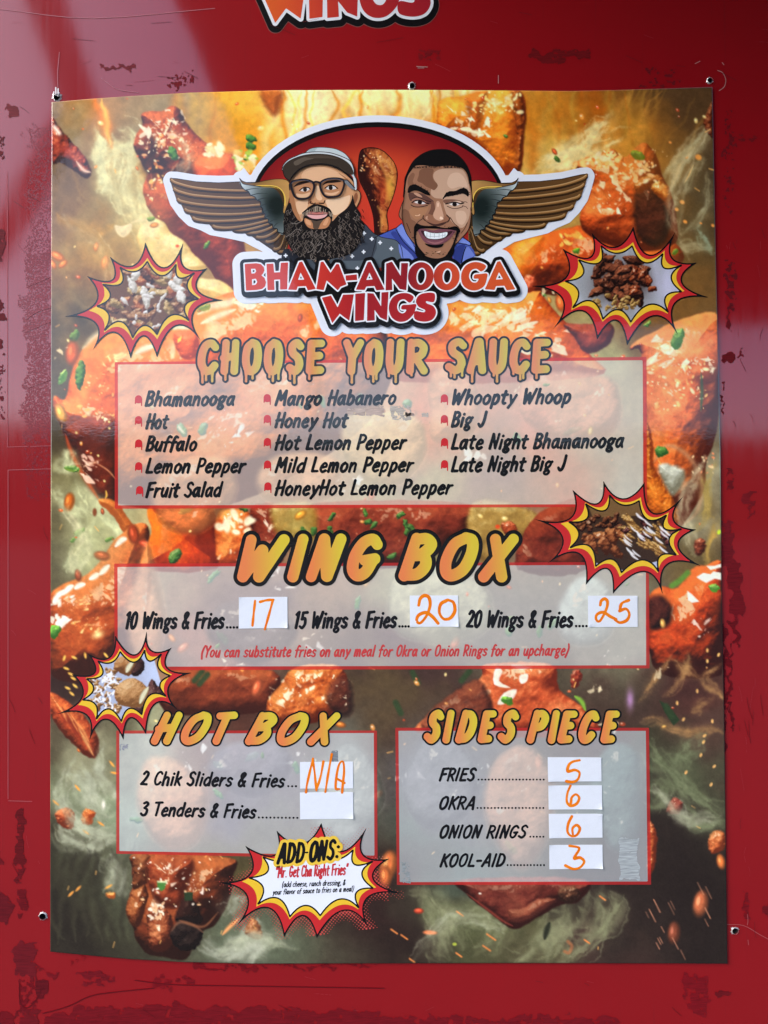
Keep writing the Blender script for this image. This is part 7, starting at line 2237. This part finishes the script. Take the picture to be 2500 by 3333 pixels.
# worn spots on the laminate
film_material('worn', 0.8, 0.1, 0.4, 1.4, [(700.0, 0.0001, (1, 1, 1))])
def worn(pts, col, seed, rag, cell, th, parent=poster):
    P = np.array(pts, float)
    X, Y = grid(P[:, 0].min() - 6, P[:, 1].min() - 6, P[:, 0].max() + 6, P[:, 1].max() + 6, 1.5)
    F = np.maximum(poly_sdf(X, Y, [P]) + rag * 2 * (fbm(X.shape, cell / 1.5, seed, 4, .6) - .5), (th - fbm(X.shape, cell / 2, seed + 1, 4, .6)) * 30)
    a = Acc().field(X, Y, F, 0, lambda x, y: np.array(col, float)[None] * (.82 + .3 * np.random.default_rng(seed).random(len(x)))[:, None], 1.03 * MM)
    if a.n:
        a.build('worn_spot', parent, MAT['worn'])


for k, (p, c_) in enumerate(((rect(1128, 1330, 1188, 1352), (190, 172, 162)), (rect(1192, 1322, 1250, 1354), (188, 168, 158)), (rect(1272, 1322, 1338, 1366), (186, 176, 166)), (rect(1372, 1346, 1392, 1358), (186, 176, 166)), (rect(1322, 1346, 1350, 1356), (170, 150, 140)))):
    worn(p, c_, 40 + k, 7, 14, .36)
worn(rect(2016, 2726, 2078, 2858), (168, 173, 173), 61, 12, 40, .2)
worn(rect(1302, 2800, 1334, 2870), (140, 146, 146), 62, 8, 12, .5)
worn(rect(1080, 2440, 1100, 2486), (130, 134, 138), 63, 4, 14, .2)
worn(rect(392, 2420, 420, 2440), (150, 150, 156), 64, 3, 8, .5)

# ------------------------------------------------------------------ price stickers and the marker prices on them
MK = (232, 122, 22)
def sticker(quad, label, strokes, k, r, warped=0.0):
    q = k(quad)
    c = np.mean(q, 0)
    s = root('price_sticker', tuple(W(c[0], max(p[1] for p in q), 0)))
    tag(s, label, 'sticker', 'white price stickers on the menu')
    gr = np.random.default_rng(len(label) * 7 + int(c[0]))
    Q = np.array(q, float)
    n1, n2 = 13, 9
    cu = [(0, 0), (1, 0), (1, 1), (0, 1)][int(gr.random() * 4)]
    cv = [(0, 0), (1, 0), (1, 1), (0, 1)][int(gr.random() * 4)]
    top, bot = [], []
    for b_ in np.linspace(0, 1, n2):
        for a_ in np.linspace(0, 1, n1):
            p = (Q[0] * (1 - a_) + Q[1] * a_) * (1 - b_) + (Q[3] * (1 - a_) + Q[2] * a_) * b_
            z = 0.0
            for (u_, w_), amp in ((cu, 1.5 if 'N/A' not in label else 0.2), (cv, .8 if 'N/A' not in label else 0.1)):
                z += amp * max(0, 1 - math.hypot((a_ - u_) * 1.7, b_ - w_) / .30) ** 2
            top.append(W(p[0], p[1], (1.42 + z) * MM))
            bot.append(W(p[0], p[1], (1.16 + z) * MM))
    nt_ = n1 * n2
    fs_ = []
    for b_ in range(n2 - 1):
        for a_ in range(n1 - 1):
            k0 = b_ * n1 + a_
            fs_.append((k0 + n1, k0 + n1 + 1, k0 + 1, k0))
    per_ = list(range(n1)) + [b_ * n1 + n1 - 1 for b_ in range(1, n2)] + [(n2 - 1) * n1 + a_ for a_ in range(n1 - 2, -1, -1)] + [b_ * n1 for b_ in range(n2 - 2, 0, -1)]
    for k0, k1 in zip(per_, per_[1:] + per_[:1]):
        fs_.append((k0, k1, k1 + nt_, k0 + nt_))
    me = bpy.data.meshes.new('paper')
    me.from_pydata([tuple(t) for t in top + bot], [], fs_)
    ca = me.color_attributes.new('Print', 'FLOAT_COLOR', 'POINT')
    tone_ = 1 - .03 * gr.random((nt_ * 2, 1))
    ca.data.foreach_set('color', np.hstack([lin((224, 227, 234)) * tone_, np.ones((nt_ * 2, 1))]).ravel().astype(np.float32))
    link('paper', me, s, MAT['paper'])
    if strokes:
        gr = np.random.default_rng(len(label))
        out = []
        for L in strokes:
            P = cr(k(L), 6) if len(L) > 2 else np.linspace(*np.array(k(L)), 6)
            n = len(P)
            w_ = 1.08 * r * (.86 + .3 * np.sin(np.linspace(0, 5, n) + gr.random() * 6) ** 2)
            out.append(np.hstack([P[:, :2], w_[:, None]]))
        X, Y, F = stroke_field(out, 2, 1.3)
        sd = int(gr.random() * 999)
        def ink(x, y):
            n = fbm((80, 80), 14, sd, 3)
            u = n[(np.abs(y * .35).astype(int) % 80), (np.abs(x * .5).astype(int) % 80)][:, None]
            return np.array([240, 136, 22.]) * u + np.array([222, 104, 8.]) * (1 - u)
        Acc().field(X, Y, F, 0, ink, 1.47 * MM, run=3).build('handwritten_price', s, MAT['paper'])
    return s


sticker([(773, 448), (1063, 446), (1064, 632), (773, 636)], 'white sticker with 17 written in orange marker, after 10 Wings', [[(870, 470), (862, 540), (854, 618)], [(900, 476), (940, 466), (980, 463)], [(976, 466), (956, 540), (928, 640)]], A2, 3.6)
sticker([(172, 438), (462, 437), (464, 624), (174, 626)], 'white sticker with 20 written in orange marker, after 15 Wings', [[(226, 496), (236, 456), (262, 438), (288, 452), (294, 500), (272, 560), (236, 602), (214, 590), (226, 556), (270, 540), (310, 566), (342, 604)], [(392, 468), (358, 490), (350, 540), (376, 578), (416, 572), (442, 530), (434, 480), (400, 464)]], B2_, 4.6)
sticker([(1238, 439), (1534, 439), (1536, 626), (1240, 626)], 'white sticker with 25 written in orange marker, after 20 Wings', [[(1312, 496), (1318, 470), (1340, 458), (1356, 480), (1344, 530), (1310, 590), (1288, 582), (1292, 552), (1330, 538), (1370, 562), (1406, 580)], [(1482, 466), (1440, 486), (1428, 530)], [(1428, 530), (1466, 518), (1486, 550), (1470, 586), (1430, 600), (1400, 584)]], B2_, 4.2)
sticker([(1138, 365), (1455, 362), (1456, 522), (1139, 524)], 'white sticker with N/A written in orange marker, beside the sliders', [[(1216, 344), (1198, 420), (1180, 500), (1174, 546)], [(1214, 350), (1226, 430), (1236, 534)], [(1236, 534), (1262, 450), (1278, 362)], [(1328, 318), (1308, 430), (1290, 544)], [(1372, 526), (1352, 520), (1358, 440), (1374, 376), (1396, 364), (1402, 420), (1394, 500), (1390, 548)], [(1356, 462), (1404, 490)]], A3, 3.4)
sticker([(1138, 547), (1456, 544), (1457, 703), (1139, 708)], 'blank white sticker with nothing written on it, beside the tenders', None, A3, 1)
sticker([(998, 336), (1318, 337), (1320, 480), (1000, 482)], 'white sticker with 5 written in orange marker, beside the word fries', [[(1188, 354), (1150, 362), (1124, 382), (1118, 420), (1160, 412), (1188, 430), (1176, 470), (1144, 484), (1110, 480)]], A4, 4.0)
sticker([(1001, 505), (1322, 504), (1323, 647), (1004, 649)], 'white sticker with 6 written in orange marker, beside the word okra', [[(1134, 506), (1116, 550), (1112, 600), (1134, 626), (1170, 614), (1186, 580), (1166, 558), (1142, 576), (1136, 608)]], A4, 3.9)
sticker([(1004, 675), (1324, 674), (1326, 817), (1007, 820)], 'white sticker with 6 written in orange marker, beside the words onion rings', [[(1142, 690), (1122, 730), (1116, 780), (1140, 808), (1172, 800), (1190, 764), (1170, 742), (1146, 762), (1148, 796)]], A4, 3.8)
sticker([(1007, 861), (1325, 860), (1327, 1002), (1008, 1006)], 'white sticker with 3 written in orange marker, lowest on the poster', [[(1128, 866), (1170, 872), (1186, 886), (1156, 940), (1190, 936), (1216, 960), (1192, 994), (1150, 1004), (1104, 984)]], A4, 4.0)

for (p, q, bw) in BR:
    beam('brace', p, q, bw, .05, MAT['canvas_frame'], can)

# the whole sheet stands a little off the wall on its adhesive, stickers with it
for o in bpy.data.objects:
    if o.name.startswith('menu_poster') or (o.name.startswith('price_sticker') and o.parent is None):
        o.location.y -= 0.0016
